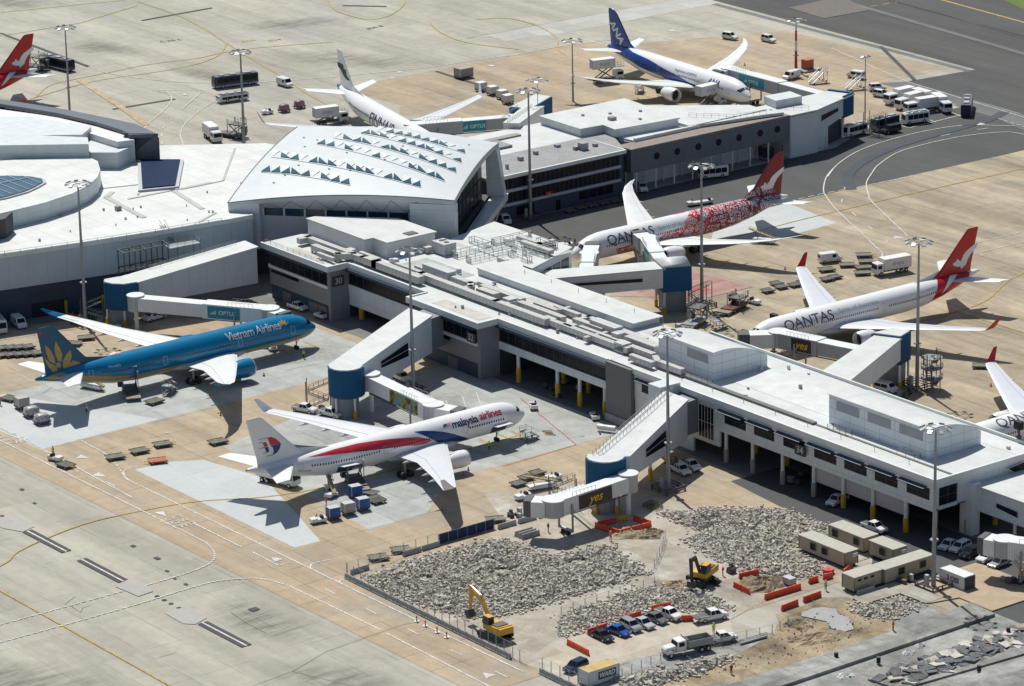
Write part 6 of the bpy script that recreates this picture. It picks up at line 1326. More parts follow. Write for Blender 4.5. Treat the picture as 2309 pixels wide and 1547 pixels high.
# ================= VEHICLES AND GROUND EQUIPMENT =================
CARW = mat('car_white',(.72,.72,.71),.22,var=.04); CARK = mat('car_black',(.012,.014,.016),.15,var=.1); CARB = mat('car_blue',(.008,.06,.30),.18,var=.08); CARS = mat('car_silver',(.36,.37,.38),.25,.4,var=.05)
CARG = mat('car_grey',(.16,.15,.145),.25,.3,var=.05); CARN = mat('car_navy',(.01,.02,.06),.15,var=.1); CARL = mat('car_light_silver',(.52,.54,.56),.25,.3); GRN = mat('dark_teal_paint',(.01,.05,.055),.2)
LAMP = mat('lamp_lens',(.65,.65,.6),.15); TAILL = mat('tail_lamp',(.35,.01,.01),.3); SILVR = mat('bright_metal',(.55,.55,.55),.3,.6); RUST = mat('worn_deck',(.24,.22,.17),.8,var=.35,scale=2.5,fine=.3)
OLIVE = mat('olive_deck',(.20,.19,.12),.8,var=.35,scale=2,fine=.3); YG = mat('chassis_grey',(.11,.11,.11),.6,var=.3,scale=3); HIVIS = mat('hi_vis_yellow',(.45,.62,.05),.6); HIVO = mat('hi_vis_orange',(.80,.14,.03),.6); SKIN = mat('skin',(.42,.25,.17),.6); TROU = mat('dark_trousers',(.02,.025,.04),.8)
DIGY = mat('digger_yellow',(.62,.35,.03),.4,var=.2,scale=1.2)
def extr(mb, pts, w, inset=.07, y0=0):
    cx_ = sum(p[0] for p in pts)/len(pts); cz_ = sum(p[1] for p in pts)/len(pts); rings = []
    for y, k in ((-w/2,1),(-w/2+inset,0),(w/2-inset,0),(w/2,1)):
        rings.append([(p[0]-(inset if p[0] > cx_ else -inset)*k, y0+y, p[1]-(inset if p[1] > cz_ else -inset)*k) for p in pts])
    return mb.loft(rings)
def frust(mb, x0, x1, x0t, x1t, w, wt, z0, z1):
    return mb.add([(x0,-w/2,z0),(x1,-w/2,z0),(x1,w/2,z0),(x0,w/2,z0),(x0t,-wt/2,z1),(x1t,-wt/2,z1),(x1t,wt/2,z1),(x0t,wt/2,z1)],[(3,2,1,0),(4,5,6,7),(0,1,5,4),(1,2,6,5),(2,3,7,6),(3,0,4,7)])
def wheels(t, xs, w, r=.33, tw=.24):
    for x in xs:
        for s in (-1,1):
            y = s*(w/2-tw/2+.02); o = MB().lathe([(-tw/2,r),(tw/2,r)],(x,y,r),'y',14).build('wheel',RUBBER,t)
            MB().lathe([(-tw/2-.02,r*.55),(tw/2+.02,r*.55)],(x,y,r),'y',10).build('rim',SILVR,o)
def car(name, label, body, L=4.5, W=1.82, H=1.48, kind='sedan', cat='car'):
    t = thing(name, label, cat); h = L/2; b = MB(); hb = H*.60
    extr(b, {'sedan':[(-h,.3),(h,.3),(h,.62),(h-.25,.74),(h-1.25,hb),(-h+.75,hb+.04),(-h+.05,hb-.05)],'suv':[(-h,.35),(h,.35),(h,.8),(h-.2,.95),(h-1.1,hb+.05),(-h+.1,hb+.1)],'ute':[(-h,.4),(h,.4),(h,.85),(h-.15,1.0),(h-1.2,hb+.08),(-h+.05,hb+.08)]}[kind], W); b.build('body', body, t)
    g = MB(); r_ = MB()
    if kind == 'sedan': a = (-h+.75,h-1.25,-h+1.45,h-2.0)
    elif kind == 'suv': a = (-h+.12,h-1.1,-h+.45,h-1.85)
    else: a = (-.75,h-1.2,-.6,h-1.9)
    frust(g, *a, W-.1, W-.42, hb, H-.04); g.build('windows', GLASS, t)
    r_.box(a[2]-.03,a[3]+.03,-W/2+.19,W/2-.19,H-.05,H+.01)
    for s in (-1,1):
        r_.bar((a[0],s*(W/2-.06),hb),(a[2],s*(W/2-.2),H-.03),.11); r_.bar((a[1],s*(W/2-.06),hb),(a[3],s*(W/2-.2),H-.03),.09); r_.bar(((a[2]+a[3])/2-.1,s*(W/2-.2),H-.03),((a[0]+a[1])/2-.1,s*(W/2-.05),hb),.09)
    r_.build('roof', body, t)
    if kind == 'ute':
        q = MB().box(-h+.1,-.85,-W/2+.12,W/2-.12,hb+.082,hb+.1).build('load_bed', DSTEEL, t)
    wheels(t, (-h+.85,h-.9), W, .34 if kind == 'sedan' else .39)
    for s in (-1,1): MB().box(h-.04,h+.01,s*(W/2-.4)-.18,s*(W/2-.4)+.18,.62,.78).build('headlight', LAMP, t); MB().box(-h-.01,-h+.04,s*(W/2-.25)-.12,s*(W/2-.25)+.12,.7,.9).build('tail_light', TAILL, t)
    MB().box(h-.01,h+.02,-.5,.5,.42,.6).build('grille', YG, t)
    return proto(t)
def van(name, label, body, L=5.2, W=2.0, H=2.2, glass='van', cat='van'):
    t = thing(name, label, cat); h = L/2
    b = MB(); extr(b, [(-h,.35),(h,.35),(h,.95),(h-.75,1.25),(h-1.35,H),(-h+.1,H),(-h,H-.3)], W, .1); b.build('body', body, t)
    g = MB().add([(h-.80,-W/2+.14,1.32),(h-.80,W/2-.14,1.32),(h-1.31,W/2-.22,H-.14),(h-1.31,-W/2+.22,H-.14),(h-.74,-W/2+.14,1.30),(h-.74,W/2-.14,1.30),(h-1.24,W/2-.22,H-.12),(h-1.24,-W/2+.22,H-.12)],[(0,3,2,1),(4,5,6,7),(0,1,5,4),(2,3,7,6),(1,2,6,5),(3,0,4,7)])
    g.build('windscreen', GLASS, t)
    x1 = h-1.45; x0 = x1-1.0 if glass == 'van' else -h+.35; n = 1 if glass == 'van' else max(2,int((x1-x0)/1.15))
    for s in (-1,1):
        for k in range(n): a = x0+(x1-x0)*k/n; MB().box(a+.05,a+(x1-x0)/n-.05,s*(W/2+.001)-.012,s*(W/2+.001)+.012,H*.55,H-.3).build('side_window', GLASS, t)
        MB().box(h-.02,h+.01,s*(W/2-.4)-.17,s*(W/2-.4)+.17,.7,.9).build('headlight', LAMP, t)
    MB().box(-h-.015,-h+.01,-W/2+.25,W/2-.25,H*.55,H-.35).build('rear_window', GLASS, t)
    wheels(t, (-h+1.0,h-.95), W, .36); return proto(t)
def bus(name, label, body, roofm, L=12, W=2.5, H=3.1, cat='bus', band=None, skirt=None):
    t = thing(name, label, cat); h = L/2
    b = MB(); extr(b, [(-h,.35),(h,.35),(h,1.3),(h-.15,H-.3),(h-.35,H),(-h+.2,H),(-h,H-.3)], W, .12); b.build('body', body, t)
    MB().box(-h+.15,h-.4,-W/2+.1,W/2-.1,H,H+.06).build('roof', roofm, t)
    for x, l in ((-h*.55,2.2),(h*.1,1.6),(h*.6,1)): MB().box(x-l/2,x+l/2,-.7,.7,H+.06,H+.32).build('roof_unit', mat('roof_unit_grey',(.35,.36,.37),.5,var=.2), t)
    n = int(L/1.6)
    for s in (-1,1):
        for k in range(n): a = -h+.4+(L-1.2)*k/n; MB().box(a+.04,a+(L-1.2)/n-.04,s*(W/2)-.012,s*(W/2)+.012,H*.45,H-.4).build('side_window', GLASS, t)
        if skirt: MB().box(-h+.2,h-.2,s*(W/2+.002)-.01,s*(W/2+.002)+.01,.38,.75).build('skirt', skirt, t)
        MB().bar((h-.1,s*(W/2-.1),H-.3),(h+.45,s*(W/2+.05),H-.55),.1).build('mirror', RUBBER, t)
        MB().box(h-.01,h+.015,s*(W/2-.4)-.2,s*(W/2-.4)+.2,.6,.8).build('headlight', LAMP, t)
    MB().add([(h-.02,-W/2+.2,1.35),(h-.02,W/2-.2,1.35),(h-.14,W/2-.25,H-.35),(h-.14,-W/2+.25,H-.35),(h+.02,-W/2+.2,1.35),(h+.02,W/2-.2,1.35),(h-.08,W/2-.25,H-.35),(h-.08,-W/2+.25,H-.35)],[(0,3,2,1),(4,5,6,7),(0,1,5,4),(2,3,7,6),(1,2,6,5),(3,0,4,7)]).build('windscreen', GLASS, t)
    wheels(t, (-h+2.6,h-2.3) if L > 8 else (-h+1.6,h-1.2), W, .48, .3); return proto(t)
def boxtruck(name, label, lift=0, txt='dnata', boxL=6.4, cabm=None, cat='truck', H=2.5):
    t = thing(name, label, cat); cabm = cabm or CARW; h = 4.2; z = 1.15+lift; x0 = -h; x1 = x0+boxL
    b = MB().box(x0,x1,-1.25,1.25,z,z+H).build('cargo_box', mat('truck_box_white',(.70,.70,.68),.45,var=.08), t)
    MB().box(x0-.02,x0+.02,-1.15,1.15,z+.1,z+H-.15).build('rear_door', GREYL, b)
    if txt:
        for s in (-1,1):
            o = side_text(txt,1.35,mat('logo_blue_grey',(.16,.30,.50),.5),lambda x,y:((x0+x1)/2-s*x*1.0,s*1.262,z+H*.52+y),'lettering',None); o.parent = b
    MB().box(-h+.1,h,-.5,.5,.6,1.0).build('chassis', YG, t)
    c = MB(); extr(c, [(x1+.15,.55),(h+.5,.55),(h+.5,1.5),(h+.35,2.7),(h+.1,2.85),(x1+.15,2.85)], 2.4, .08); c.build('cab', cabm, t)
    MB().box(h+.36,h+.53,-1.0,1.0,1.6,2.5).build('windscreen', GLASS, t)
    for s in (-1,1): MB().box(x1+.6,h+.2,s*1.2-.02,s*1.2+.02,1.65,2.45).build('side_window', GLASS, t)
    if lift:
        sc_ = MB()
        for s in (-1,1):
            for a, c_ in (((-2.8,1.05),(1.6,z)),((1.6,1.05),(-2.8,z))): sc_.bar((a[0],s*.9,a[1]),(c_[0],s*.9,c_[1]),.28)
        sc_.build('scissor_lift', DSTEEL, t)
        pf = MB().box(x1,x1+2.6,-1.2,1.2,z,z+.15).build('platform', STEEL, t)
        rail('handrail',[(x1,-1.15,z+.15),(x1+2.5,-1.15,z+.15)],h=1.1,step=.7,parent=pf); rail('handrail',[(x1,1.15,z+.15),(x1+2.5,1.15,z+.15)],h=1.1,step=.7,parent=pf)
    wheels(t, (-h+1.3,-h+2.5,h-.6), 2.4, .48, .3); return proto(t)
def tug(name, label, body=None, L=3.0, driver=False):
    t = thing(name, label, 'baggage tug'); h = L/2; b = MB(); extr(b, [(-h,.3),(h,.3),(h,.95),(h-1.1,1.05),(h-1.15,.8),(-h+.6,.75),(-h+.5,1.0),(-h,1.0)], 1.5, .06); b.build('body', body or CARW, t)
    MB().box(-h+.55,-h+1.0,-.5,.5,.8,1.3).build('seat', RUBBER, t); MB().path([(h-1.15,-.4,1.0),(h-1.4,-.4,1.35)],.05,5).lathe([(-.02,.2),(.02,.2)],(h-1.42,-.4,1.36),'x',10).build('steering_wheel', RUBBER, t)
    for s in (-1,1): MB().box(h-.02,h+.02,s*.5-.12,s*.5+.12,.6,.75).build('headlight', LAMP, t)
    wheels(t, (-h+.55,h-.6), 1.45, .36); return proto(t)
def dolly(name, label, L=3.4, W=2.4, deck=None, frame=None, tow=True, cat='cargo dolly'):
    t = thing(name, label, cat); f = MB().box(-L/2,L/2,-W/2,W/2,.42,.52).build('deck', deck or OLIVE, t)
    e = MB()
    for s in (-1,1): e.box(-L/2-.05,L/2+.05,s*W/2-.06,s*W/2+.06,.36,.62)
    for k in range(7): x = -L/2+.2+(L-.4)*k/6; e.box(x-.06,x+.06,-W/2+.1,W/2-.1,.52,.58)
    e.build('roller_frame', frame or YG, t)
    if tow: MB().bar((L/2,0,.45),(L/2+1.0,0,.4),.12).bar((L/2,.4,.45),(L/2+.6,0,.42),.08).bar((L/2,-.4,.45),(L/2+.6,0,.42),.08).build('tow_bar', YELLOW, t)
    wheels(t, (-L/2+.5,L/2-.5), W-.2, .2, .15); return proto(t)
def container(name, label, m, roofm=None, L=1.9, W=1.5, H=1.62, z=.6, wrapped=False, cat='cargo container', dollym=None):
    t = thing(name, label, cat); b = MB()
    if wrapped:
        rg = random.Random(len(label)); b.smooth = True; n = 12; rings = []
        for k, zz in enumerate((0,.05,.5,.9,1.2,1.42)):
            s = (.96,1,1,.97,.9,.55)[k]; rings.append([(L/2*s*max(-1,min(1,1.25*math.cos(a)))*(1+.06*rg.uniform(-1,1)), W/2*s*max(-1,min(1,1.25*math.sin(a)))*(1+.06*rg.uniform(-1,1)), z+zz+.05*rg.uniform(-1,1)) for a in [2*math.pi*i/n for i in range(n)]])
        b.loft(rings); b.build('wrapped_load', m, t)
    else:
        extr(b, [(-L/2+.0,z),(L/2,z),(L/2,z+H),(-L/2,z+H)], W, .03); b.build('shell', m, t); MB().box(-L/2+.04,L/2-.04,-W/2+.04,W/2-.04,z+H+.002,z+H+.03).build('lid', roofm or m, t)
        e = MB()
        for x in (-L/2,L/2):
            for y in (-W/2,W/2): e.box(x-.04,x+.04,y-.04,y+.04,z,z+H)
        e.build('edge_frame', SILVR, t)
    MB().box(-L/2-.1,L/2+.1,-W/2-.05,W/2+.05,.4,z-.02).build('trolley_base', dollym or YG, t); MB().bar((L/2,0,.45),(L/2+.7,0,.42),.1).build('tow_bar', YG, t)
    wheels(t, (-L/2+.35,L/2-.35), W, .22, .14); return proto(t)
def loader(name, label, body, H=3.4, dark=None):
    t = thing(name, label, 'cargo loader'); MB().box(-3.4,3.4,-1.5,1.5,.5,1.0).build('chassis', body, t)
    MB().box(-.2,3.4,-1.4,1.4,H,H+.25).build('upper_platform', dark or YG, t); MB().box(-5.4,-.6,-1.5,1.5,.55,.78).build('lower_platform', RUST, t)
    s_ = MB()
    for s in (-1,1): s_.bar((0,s*1.3,1),(3.2,s*1.3,H),.2); s_.bar((3.2,s*1.3,1),(0,s*1.3,H),.2)
    s_.build('scissor_lift', DSTEEL, t)
    for x, y in ((-.4,1.5),(-.4,-1.5),(3.3,1.5),(3.3,-1.5)): p = MB().tube((x,y,.5),(x,y,H+1.1),.1,6).build('guide_post', STEEL, t); MB().tube((x,y,H+1.1),(x,y,H+1.45),.18,8).build('post_lamp', LAMP, p)
    MB().box(1.6,3.0,1.45,2.3,1.0,2.6).build('operator_cab', body, t); rail('handrail',[(-.1,-1.35,H+.25),(3.3,-1.35,H+.25)],h=1,step=.7,parent=t); rail('handrail',[(-.1,1.35,H+.25),(3.3,1.35,H+.25)],h=1,step=.7,parent=t)
    wheels(t, (-2.4,2.4), 2.9, .45, .35); return proto(t)
def belt(name, label):
    t = thing(name, label, 'belt loader'); b = MB(); extr(b,[(-2.6,.35),(2.6,.35),(2.6,.85),(1.2,.95),(-2.6,.8)],1.7,.06); b.build('body', CARW, t)
    MB().add([(-3.2,-.4,.9),(3.6,-.4,2.9),(3.6,.4,2.9),(-3.2,.4,.9),(-3.2,-.4,1.1),(3.6,-.4,3.1),(3.6,.4,3.1),(-3.2,.4,1.1)],[(3,2,1,0),(4,5,6,7),(0,1,5,4),(1,2,6,5),(2,3,7,6),(3,0,4,7)]).build('conveyor', mat('belt_tan',(.35,.30,.2),.8,lines=(.5,0,0)), t)
    MB().bar((1.4,.2,.9),(2.2,.2,2.4),.15).build('lift_arm', DSTEEL, t); rail('handrail',[(-3,.42,1.0),(3.5,.42,3.0)],h=.7,step=.9,parent=t,w=.05,m=YELLOW); wheels(t,(-1.7,1.7),1.6,.36); return proto(t)
def steps(name, label, H=2.8, L=5.5):
    t = thing(name, label, 'mobile stairs'); s_ = MB(); n = int(H/.24)
    for k in range(n): x = -L/2+(L-1.6)*k/n; s_.box(x,x+.36,-.8,.8,.5+(H-.5)*k/n,.56+(H-.5)*k/n)
    for s in (-.85,.85): s_.bar((-L/2,s,.4),(L/2-1.6,s,H),.16); s_.bar((-L/2,s,1.4),(L/2-1.6,s,H+1),.08)
    s_.build('flight', SILVR, t); p = MB().box(L/2-1.6,L/2,-.85,.85,H,H+.1).build('platform', STEEL, t); rail('handrail',[(L/2-1.6,-.8,H+.1),(L/2,-.8,H+.1)],h=1,step=.8,parent=p); rail('handrail',[(L/2-1.6,.8,H+.1),(L/2,.8,H+.1)],h=1,step=.8,parent=p)
    f = MB()
    for x in (L/2-1.5,L/2-.1):
        for y in (-.8,.8): f.bar((x,y,.3),(x,y,H),.1)
    f.bar((L/2-1.5,-.8,.4),(L/2-.1,-.8,H),.07); f.bar((L/2-1.5,.8,.4),(L/2-.1,.8,H),.07); f.bar((-L/2,-.7,.35),(L/2,-.7,.35),.14); f.bar((-L/2,.7,.35),(L/2,.7,.35),.14); f.build('support_frame', STEEL, t); wheels(t,(-L/2+.6,L/2-.5),1.7,.25,.15); return proto(t)
GR = {}
def at(pr, label, c, r, f, b, group=None):
    """stand a thing on the ground so that its front and rear are where the photo has them"""
    A1 = T(c,r,*f); B1 = T(c,r,*b); d = A1-B1; m_ = (A1+B1)/2; return clone(pr, (m_.x,m_.y,0.1), math.atan2(d.y,d.x), label, group)
COACH = bus('airport_bus','x',CARN,mat('bus_roof_mixed',(.10,.11,.12),.4,var=.3,scale=.6),12.5,2.6,3.1,skirt=GREYL)
G_ = 'dark airport buses'
at(COACH,'dark navy airport bus behind the red tail at the top left',0,0,(612,622),(385,568),G_); at(COACH,'dark navy airport bus facing left below the second mast',0,0,(1865,768),(2215,722),G_)
at(COACH,'dark bus nearest the white kiosk under the walkway',3,0,(350,1312),(255,1260),G_); at(COACH,'dark bus in the middle of three under the walkway',3,0,(205,1325),(110,1275),G_); at(COACH,'dark bus half under the walkway, leftmost of three',3,0,(60,1380),(-60,1320),G_)
at(COACH,'dark bus driving away on the taxi road at the far right',3,0,(1825,905),(1800,1035),G_)
MINI = bus('minibus','x',CARW,WHITE,7.2,2.2,2.9,'minibus'); G_ = 'white minibuses'
at(MINI,'white minibus closest to the white gate house',3,0,(780,1190),(900,1160),G_); at(MINI,'white minibus parked behind the dark coach and van',3,0,(1262,1085),(1470,1055),G_)
at(MINI,'white minibus left of the office block on the dark road',2,1,(1675,95),(1925,68),G_); at(MINI,'white minibus cut by the left picture edge by the terminal wall',0,1,(20,1440),(-40,1370),G_)
TC = bus('touring_coach','teal and black touring coach beside the black van',GRN,mat('coach_roof_grey',(.30,.32,.34),.4),8.4,2.4,3.0,'coach'); at(TC,'teal and black touring coach beside the black van',3,0,(1010,1140),(1190,1095))
WB = bus('apron_tug_bus','low white apron bus with black roof panel facing left beside the navy bus',CARW,DSTEEL,8.5,2.6,2.0,'bus'); at(WB,'low white apron bus with black roof panel beside the navy bus',0,0,(1900,895),(2135,862))
VAN = van('white_van','x',CARW); G_ = 'white vans'
at(VAN,'white van near the tail with the black emblem',1,0,(322,762),(235,735),G_); at(VAN,'white van on the tan apron left of the white dnata truck',3,1,(690,805),(560,820),G_)
at(VAN,'white van parked outside the terminal wall at the left edge',0,1,(205,1405),(125,1340),G_); at(VAN,'white ambulance van by the foot of the red banded mast',3,0,(235,700),(345,672),G_)
PEO = van('people_carrier','x',CARW,4.9,1.9,2.1,'win','minivan'); at(PEO,'white people carrier under the broad link at the right',3,2,(1165,490),(1050,465)); at(PEO,'white people carrier behind the mobile stairs at the far right',3,0,(795,672),(905,688)); at(PEO,'grey people carrier beside the strut of the vaulted pavilion',1,1,(2235,510),(2130,440))
BV = van('black_van','black van parked in front of the teal coach',CARK,5.2,2.0,2.1,'win'); at(BV,'black van parked in front of the teal coach',3,0,(1090,1165),(1220,1140))
JEEP = car('jeep','x',CARW,4.6,1.85,1.95,'suv','four wheel drive'); G_='white four wheel drives'
at(JEEP,'white four wheel drive alone on the road at the top',3,0,(135,375),(50,355),G_); at(JEEP,'white four wheel drive near the wing tip of the blue-tailed airliner',2,0,(1995,350),(1900,335),G_)
at(JEEP,'white four wheel drive facing the office block by the wing',2,1,(1205,215),(1165,175),G_); at(JEEP,'white wagon on the small car park near the slim mast',3,0,(1100,850),(1040,840),G_); at(JEEP,'white wagon behind the first on the small car park',3,0,(1070,785),(1000,790),G_)
UTE = car('utility_vehicle','x',CARW,5.2,1.9,1.8,'ute','utility vehicle'); G_='white utility vehicles'
at(UTE,'white utility vehicle left of two near the blue head of gate 32',1,2,(535,668),(365,640),G_); at(UTE,'white utility vehicle right of two beside the gate 32 pedestal',1,2,(755,712),(600,672),G_)
at(UTE,'white utility vehicle parked under the link of gate 32',1,2,(1345,405),(1230,350),G_); at(UTE,'white utility vehicle under the gate 34 link, nearer the mast',2,2,(1580,1215),(1450,1150),G_); at(UTE,'white utility vehicle under the gate 34 link, further right',2,2,(1680,1185),(1530,1105),G_)
at(UTE,'white utility vehicle parked behind the beige site huts',3,3,(1095,225),(920,165),G_); at(UTE,'white utility vehicle in the shade beneath the pier',3,2,(640,1475),(740,1425),G_)
at(UTE,'white utility vehicle with red tray beside the silver cars',2,3,(1510,985),(1320,915),G_); at(UTE,'white utility vehicle behind the tipper truck',2,3,(1995,1140),(1755,1180),G_)
s_c = lambda n,l,m,k='sedan',*a: car(n,l,m,4.6,1.85,1.47 if k=='sedan' else 1.68,k)
for nm, m_, k_, lb, f_2, b_2 in (('parked_car',CARK,'sedan','black car at the left end of the row by the rubble',(905,1165),(770,1100)),('parked_car',CARB,'sedan','bright blue car second in the row by the rubble',(1060,1120),(900,1060)),('parked_car',CARS,'suv','silver grey hatchback third in the row by the rubble',(1155,1085),(1020,1015)),
  ('parked_car',CARL,'sedan','pale silver car fourth in the row by the rubble',(1275,1060),(1115,990)),('parked_car',CARG,'sedan','bronze grey car next to the white utility vehicle with red tray',(1390,1015),(1220,950)),('parked_car',CARN,'suv','navy car beside the white container marked WARD',(530,1440),(690,1370))):
    at(s_c(nm,lb,m_,k_),lb,2,3,f_2,b_2,'cars parked on the building site')
for m_, k_, lb, f_2, b_2 in ((CARW,'sedan','white car at the far left of the row by the lower right bridge',(1600,370),(1710,315)),(CARW,'suv','white SUV second in the row by the lower right bridge',(1675,405),(1835,330)),(CARK,'suv','black car in the row between two white SUVs',(1760,450),(1930,385)),(CARW,'suv','white SUV nearest the lower right bridge',(1915,490),(2055,420)),(CARS,'sedan','silver grey car at the front right of the row',(2020,530),(2170,470)),):
    at(s_c('parked_car',lb,m_,k_),lb,3,3,f_2,b_2,'cars parked by the lower right bridge')
# catering high-lift trucks and box trucks
BT = boxtruck('high_lift_truck','x',2.6); G_='catering high lift trucks'
at(BT,'raised catering truck at the rear of the blue-tailed airliner',2,0,(1010,690),(735,725),G_); at(BT,'raised catering truck at the nose of the blue-tailed airliner',2,0,(1900,905),(1655,965),G_)
BT1 = boxtruck('high_lift_truck','x',1.0); at(BT1,'catering truck at the side of the airliner with black emblem',1,0,(880,1050),(455,1105),G_)
BT2 = boxtruck('box_truck','x',0,'dnata',7.0); at(BT2,'white dnata box truck parked beside pallet dollies at the right',3,1,(1010,935),(1320,880))
BT3 = boxtruck('box_truck','x',0,None,6.0); at(BT3,'plain white box truck behind the terminal roof, upper left',0,0,(1895,1250),(1790,1175)); BT4 = boxtruck('dark_truck','x',0,None,5.5,CARL,H=.7); at(BT4,'dark low truck under the tail of the ribboned airliner',1,2,(375,1310),(60,1235))
# tugs
TG = tug('baggage_tug','x'); G_='baggage tugs'
for lb,c,r,f,b in (('white baggage tug towing pink loads beyond the terminal',1,0,(85,995),(165,985)),('white baggage tug before the blue trolleys of the ribboned airliner',1,3,(510,135),(625,115)),('white baggage tug near the blue head of gate 34',2,2,(365,1255),(465,1235)),('small tug right of the red cargo loader',2,1,(2195,1185),(2120,1165)),('tug with driver in hi-vis on the taxi road',0,2,(545,1090),(420,1060)),('grey tug in the shade of the pier near the columns',2,2,(760,690),(790,735)),('tug at the nose wheel of the dotted airliner',2,1,(470,690),(580,680)),('red nose tug in front of the ribboned airliner',2,2,(235,600),(250,645)),('tug at the left of the gate 34 bridge',2,2,(110,1420),(190,1400))):
    at(TG,lb,c,r,f,b,G_)
PB = tug('pushback_tractor','x',CARW,6.5); at(PB,'long white pushback tractor beside the dotted fuselage',2,1,(1580,330),(1790,300)); OT = tug('orange_tractor','x',ORANGE,3.4); at(OT,'orange tractor at the foot of the terminal wall',0,1,(600,1320),(680,1290))
# flat dollies
DL = dolly('pallet_dolly','x'); DR = dolly('round_dolly','x',2.6,2.2,RUST,None,False); DO = dolly('orange_dolly','x',3.4,2.4,OLIVE,ORANGE)
G_='flat pallet dollies'
for lb,c,r,f,b in (('first of three linked olive dollies on the tan apron',0,2,(1080,1045),(920,1070)),('middle of three linked olive dollies on the tan apron',0,2,(1290,990),(1130,1020)),('last of three linked olive dollies on the tan apron',0,2,(1490,935),(1330,960)),('small rusty dolly left of the white tailplane',0,2,(1960,910),(1820,940)),
  ('flat dolly at the far left beside the grey container',0,2,(125,560),(40,540)),('flat dolly right of the gold lotus fin',0,2,(700,75),(570,70)),('larger flat dolly behind the gold lotus fin',0,2,(825,15),(670,30)),('flat dolly lying behind the site barrier, near its corner',1,3,(1180,430),(1000,455)),('flat dolly behind the site barrier, second from the corner',1,3,(1370,365),(1200,385)),('flat dolly at the right end of the blue hoarding',1,3,(2190,105),(2020,120)),
  ('lone flat dolly on the tan apron under the far wing',3,2,(2015,270),(1850,265)),('flat dolly at the top of the group by the dnata truck',3,1,(1000,765),(840,770)),('flat dolly below the topmost by the dnata truck',3,1,(1010,820),(870,825)),('flat dolly left of the others by the dnata truck',3,1,(850,850),(700,855)),('olive dolly nearest the white van on the tan apron',3,1,(670,885),(520,900)),('flat dolly in front of the dnata cab',3,1,(975,870),(855,880)),('flat dolly hidden beside the dnata wheels',3,1,(960,920),(850,925)),
  ('dark flat dolly beside the nose catering truck',2,0,(1690,965),(1500,985)),('rusty deck dolly under the red cargo loader',2,1,(1960,1265),(1790,1285))): at(DL,lb,c,r,f,b,G_)
at(DO,'orange framed dolly at the corner of the pale stand',0,2,(1285,1100),(1455,1080))
G_='small round dollies'
L_ = [(2,1,x,y) for x,y in ((560,380),(650,352),(748,332),(850,312),(950,292),(1040,268))]
nn_ = ('first','second','third','fourth','fifth','sixth','seventh','eighth','ninth','tenth','eleventh','twelfth')
for i,(c,r,x,y) in enumerate(L_): at(DR,'%s small dolly from the left along the office block kerb'%nn_[i],c,r,(x+42,y-8),(x-42,y+8),G_)
for i,(x,y) in enumerate(((85,1075),(160,1012),(205,1042),(320,1025),(400,1000),(600,975),(672,955))): at(DR,'%s small dolly from the left in the line beside the far wing'%nn_[i],3,1,(x+42,y-8),(x-42,y+8),G_)
for i,(x,y) in enumerate(((110,1290),(180,1238),(275,1195),(1080,1440 ))): at(DR,'%s small round dolly from the left by the gate 34 stair'%nn_[i],2 if i<3 else 1,2,(x+45,y-12),(x-45,y+12),G_)
for i in range(9): x = 20+i%5*75; y = 175-(i//5)*62+i%5*-4; at(DR,'%s dark empty dolly in the double row at the left edge'%nn_[i],0,2,(x+35,y-6),(x-35,y+6),G_)
at(DL,'low grey cart towed behind the tug on the taxi road',0,2,(620,1145),(520,1110),'flat pallet dollies')
# containers and wrapped loads
SILC = mat('container_grey',(.33,.33,.32),.5,.2,var=.2,scale=1.5); WRAP = mat('wrapped_load_pale',(.42,.40,.40),.35,var=.5,scale=2.2,fine=.4); PNK = mat('wrapped_load_pink',(.30,.16,.18),.4,var=.5,scale=2.5,fine=.4); CBL = mat('container_blue',(.01,.08,.32),.4,var=.1)
CG = container('cargo_container','x',SILC,SILC,2.4,2.2,1.7); CW2 = container('wrapped_pallet','x',WRAP,None,2.9,2.3,1.5,.6,True,'wrapped pallet'); CP = container('wrapped_pallet','x',PNK,None,2.6,2.1,1.5,.6,True,'wrapped pallet'); CT = container('cargo_container','x',mat('container_white',(.55,.54,.53),.5,var=.15),WHITE,2.4,2.2,1.7); CB_ = container('cargo_container','x',CBL,GREYL,2.2,1.7,1.65); CB2 = container('cargo_container','x',SILC,GREYL,2.2,1.7,1.65)
def put(pr,lb,c,r,x,y,g=None,d=(40,-8)): at(pr,lb,c,r,(x+d[0],y+d[1]),(x-d[0],y-d[1]),g)
put(CG,'grey metal container left of the wrapped pallets',0,2,192,620,None); put(CW2,'wrapped pale pallet next to the grey container, lower left',0,2,275,690,'wrapped pallets'); put(CW2,'wrapped pale pallet nearest the fin shadow, lower left',0,2,365,752,'wrapped pallets')
put(CP,'pink wrapped load directly behind the baggage tug',1,0,272,972,'wrapped pallets'); put(CP,'pink wrapped load second behind the baggage tug',1,0,405,938,'wrapped pallets')
CT2 = container('cargo_container','x',mat('container_beige_grey',(.30,.28,.25),.6,var=.1),None,4.2,3,2.1); put(CT2,'large beige grey container alone on the apron beyond the white tail',1,0,1830,675)
for i,(x,y) in enumerate(((1980,790),(2080,825),(2165,860),(2212,900))): put(CT,'%s white container from the left behind the raised wing tip'%nn_[i],1,0,x,y,'white containers in a line')
put(CB_,'blue container furthest right beside the cargo loader',1,2,955,1500,'trolley containers'); put(CB2,'grey sided container between the two blue ones',1,2,830,1540,'trolley containers'); put(CB_,'blue container next to the white baggage tug',1,3,700,90,'trolley containers')
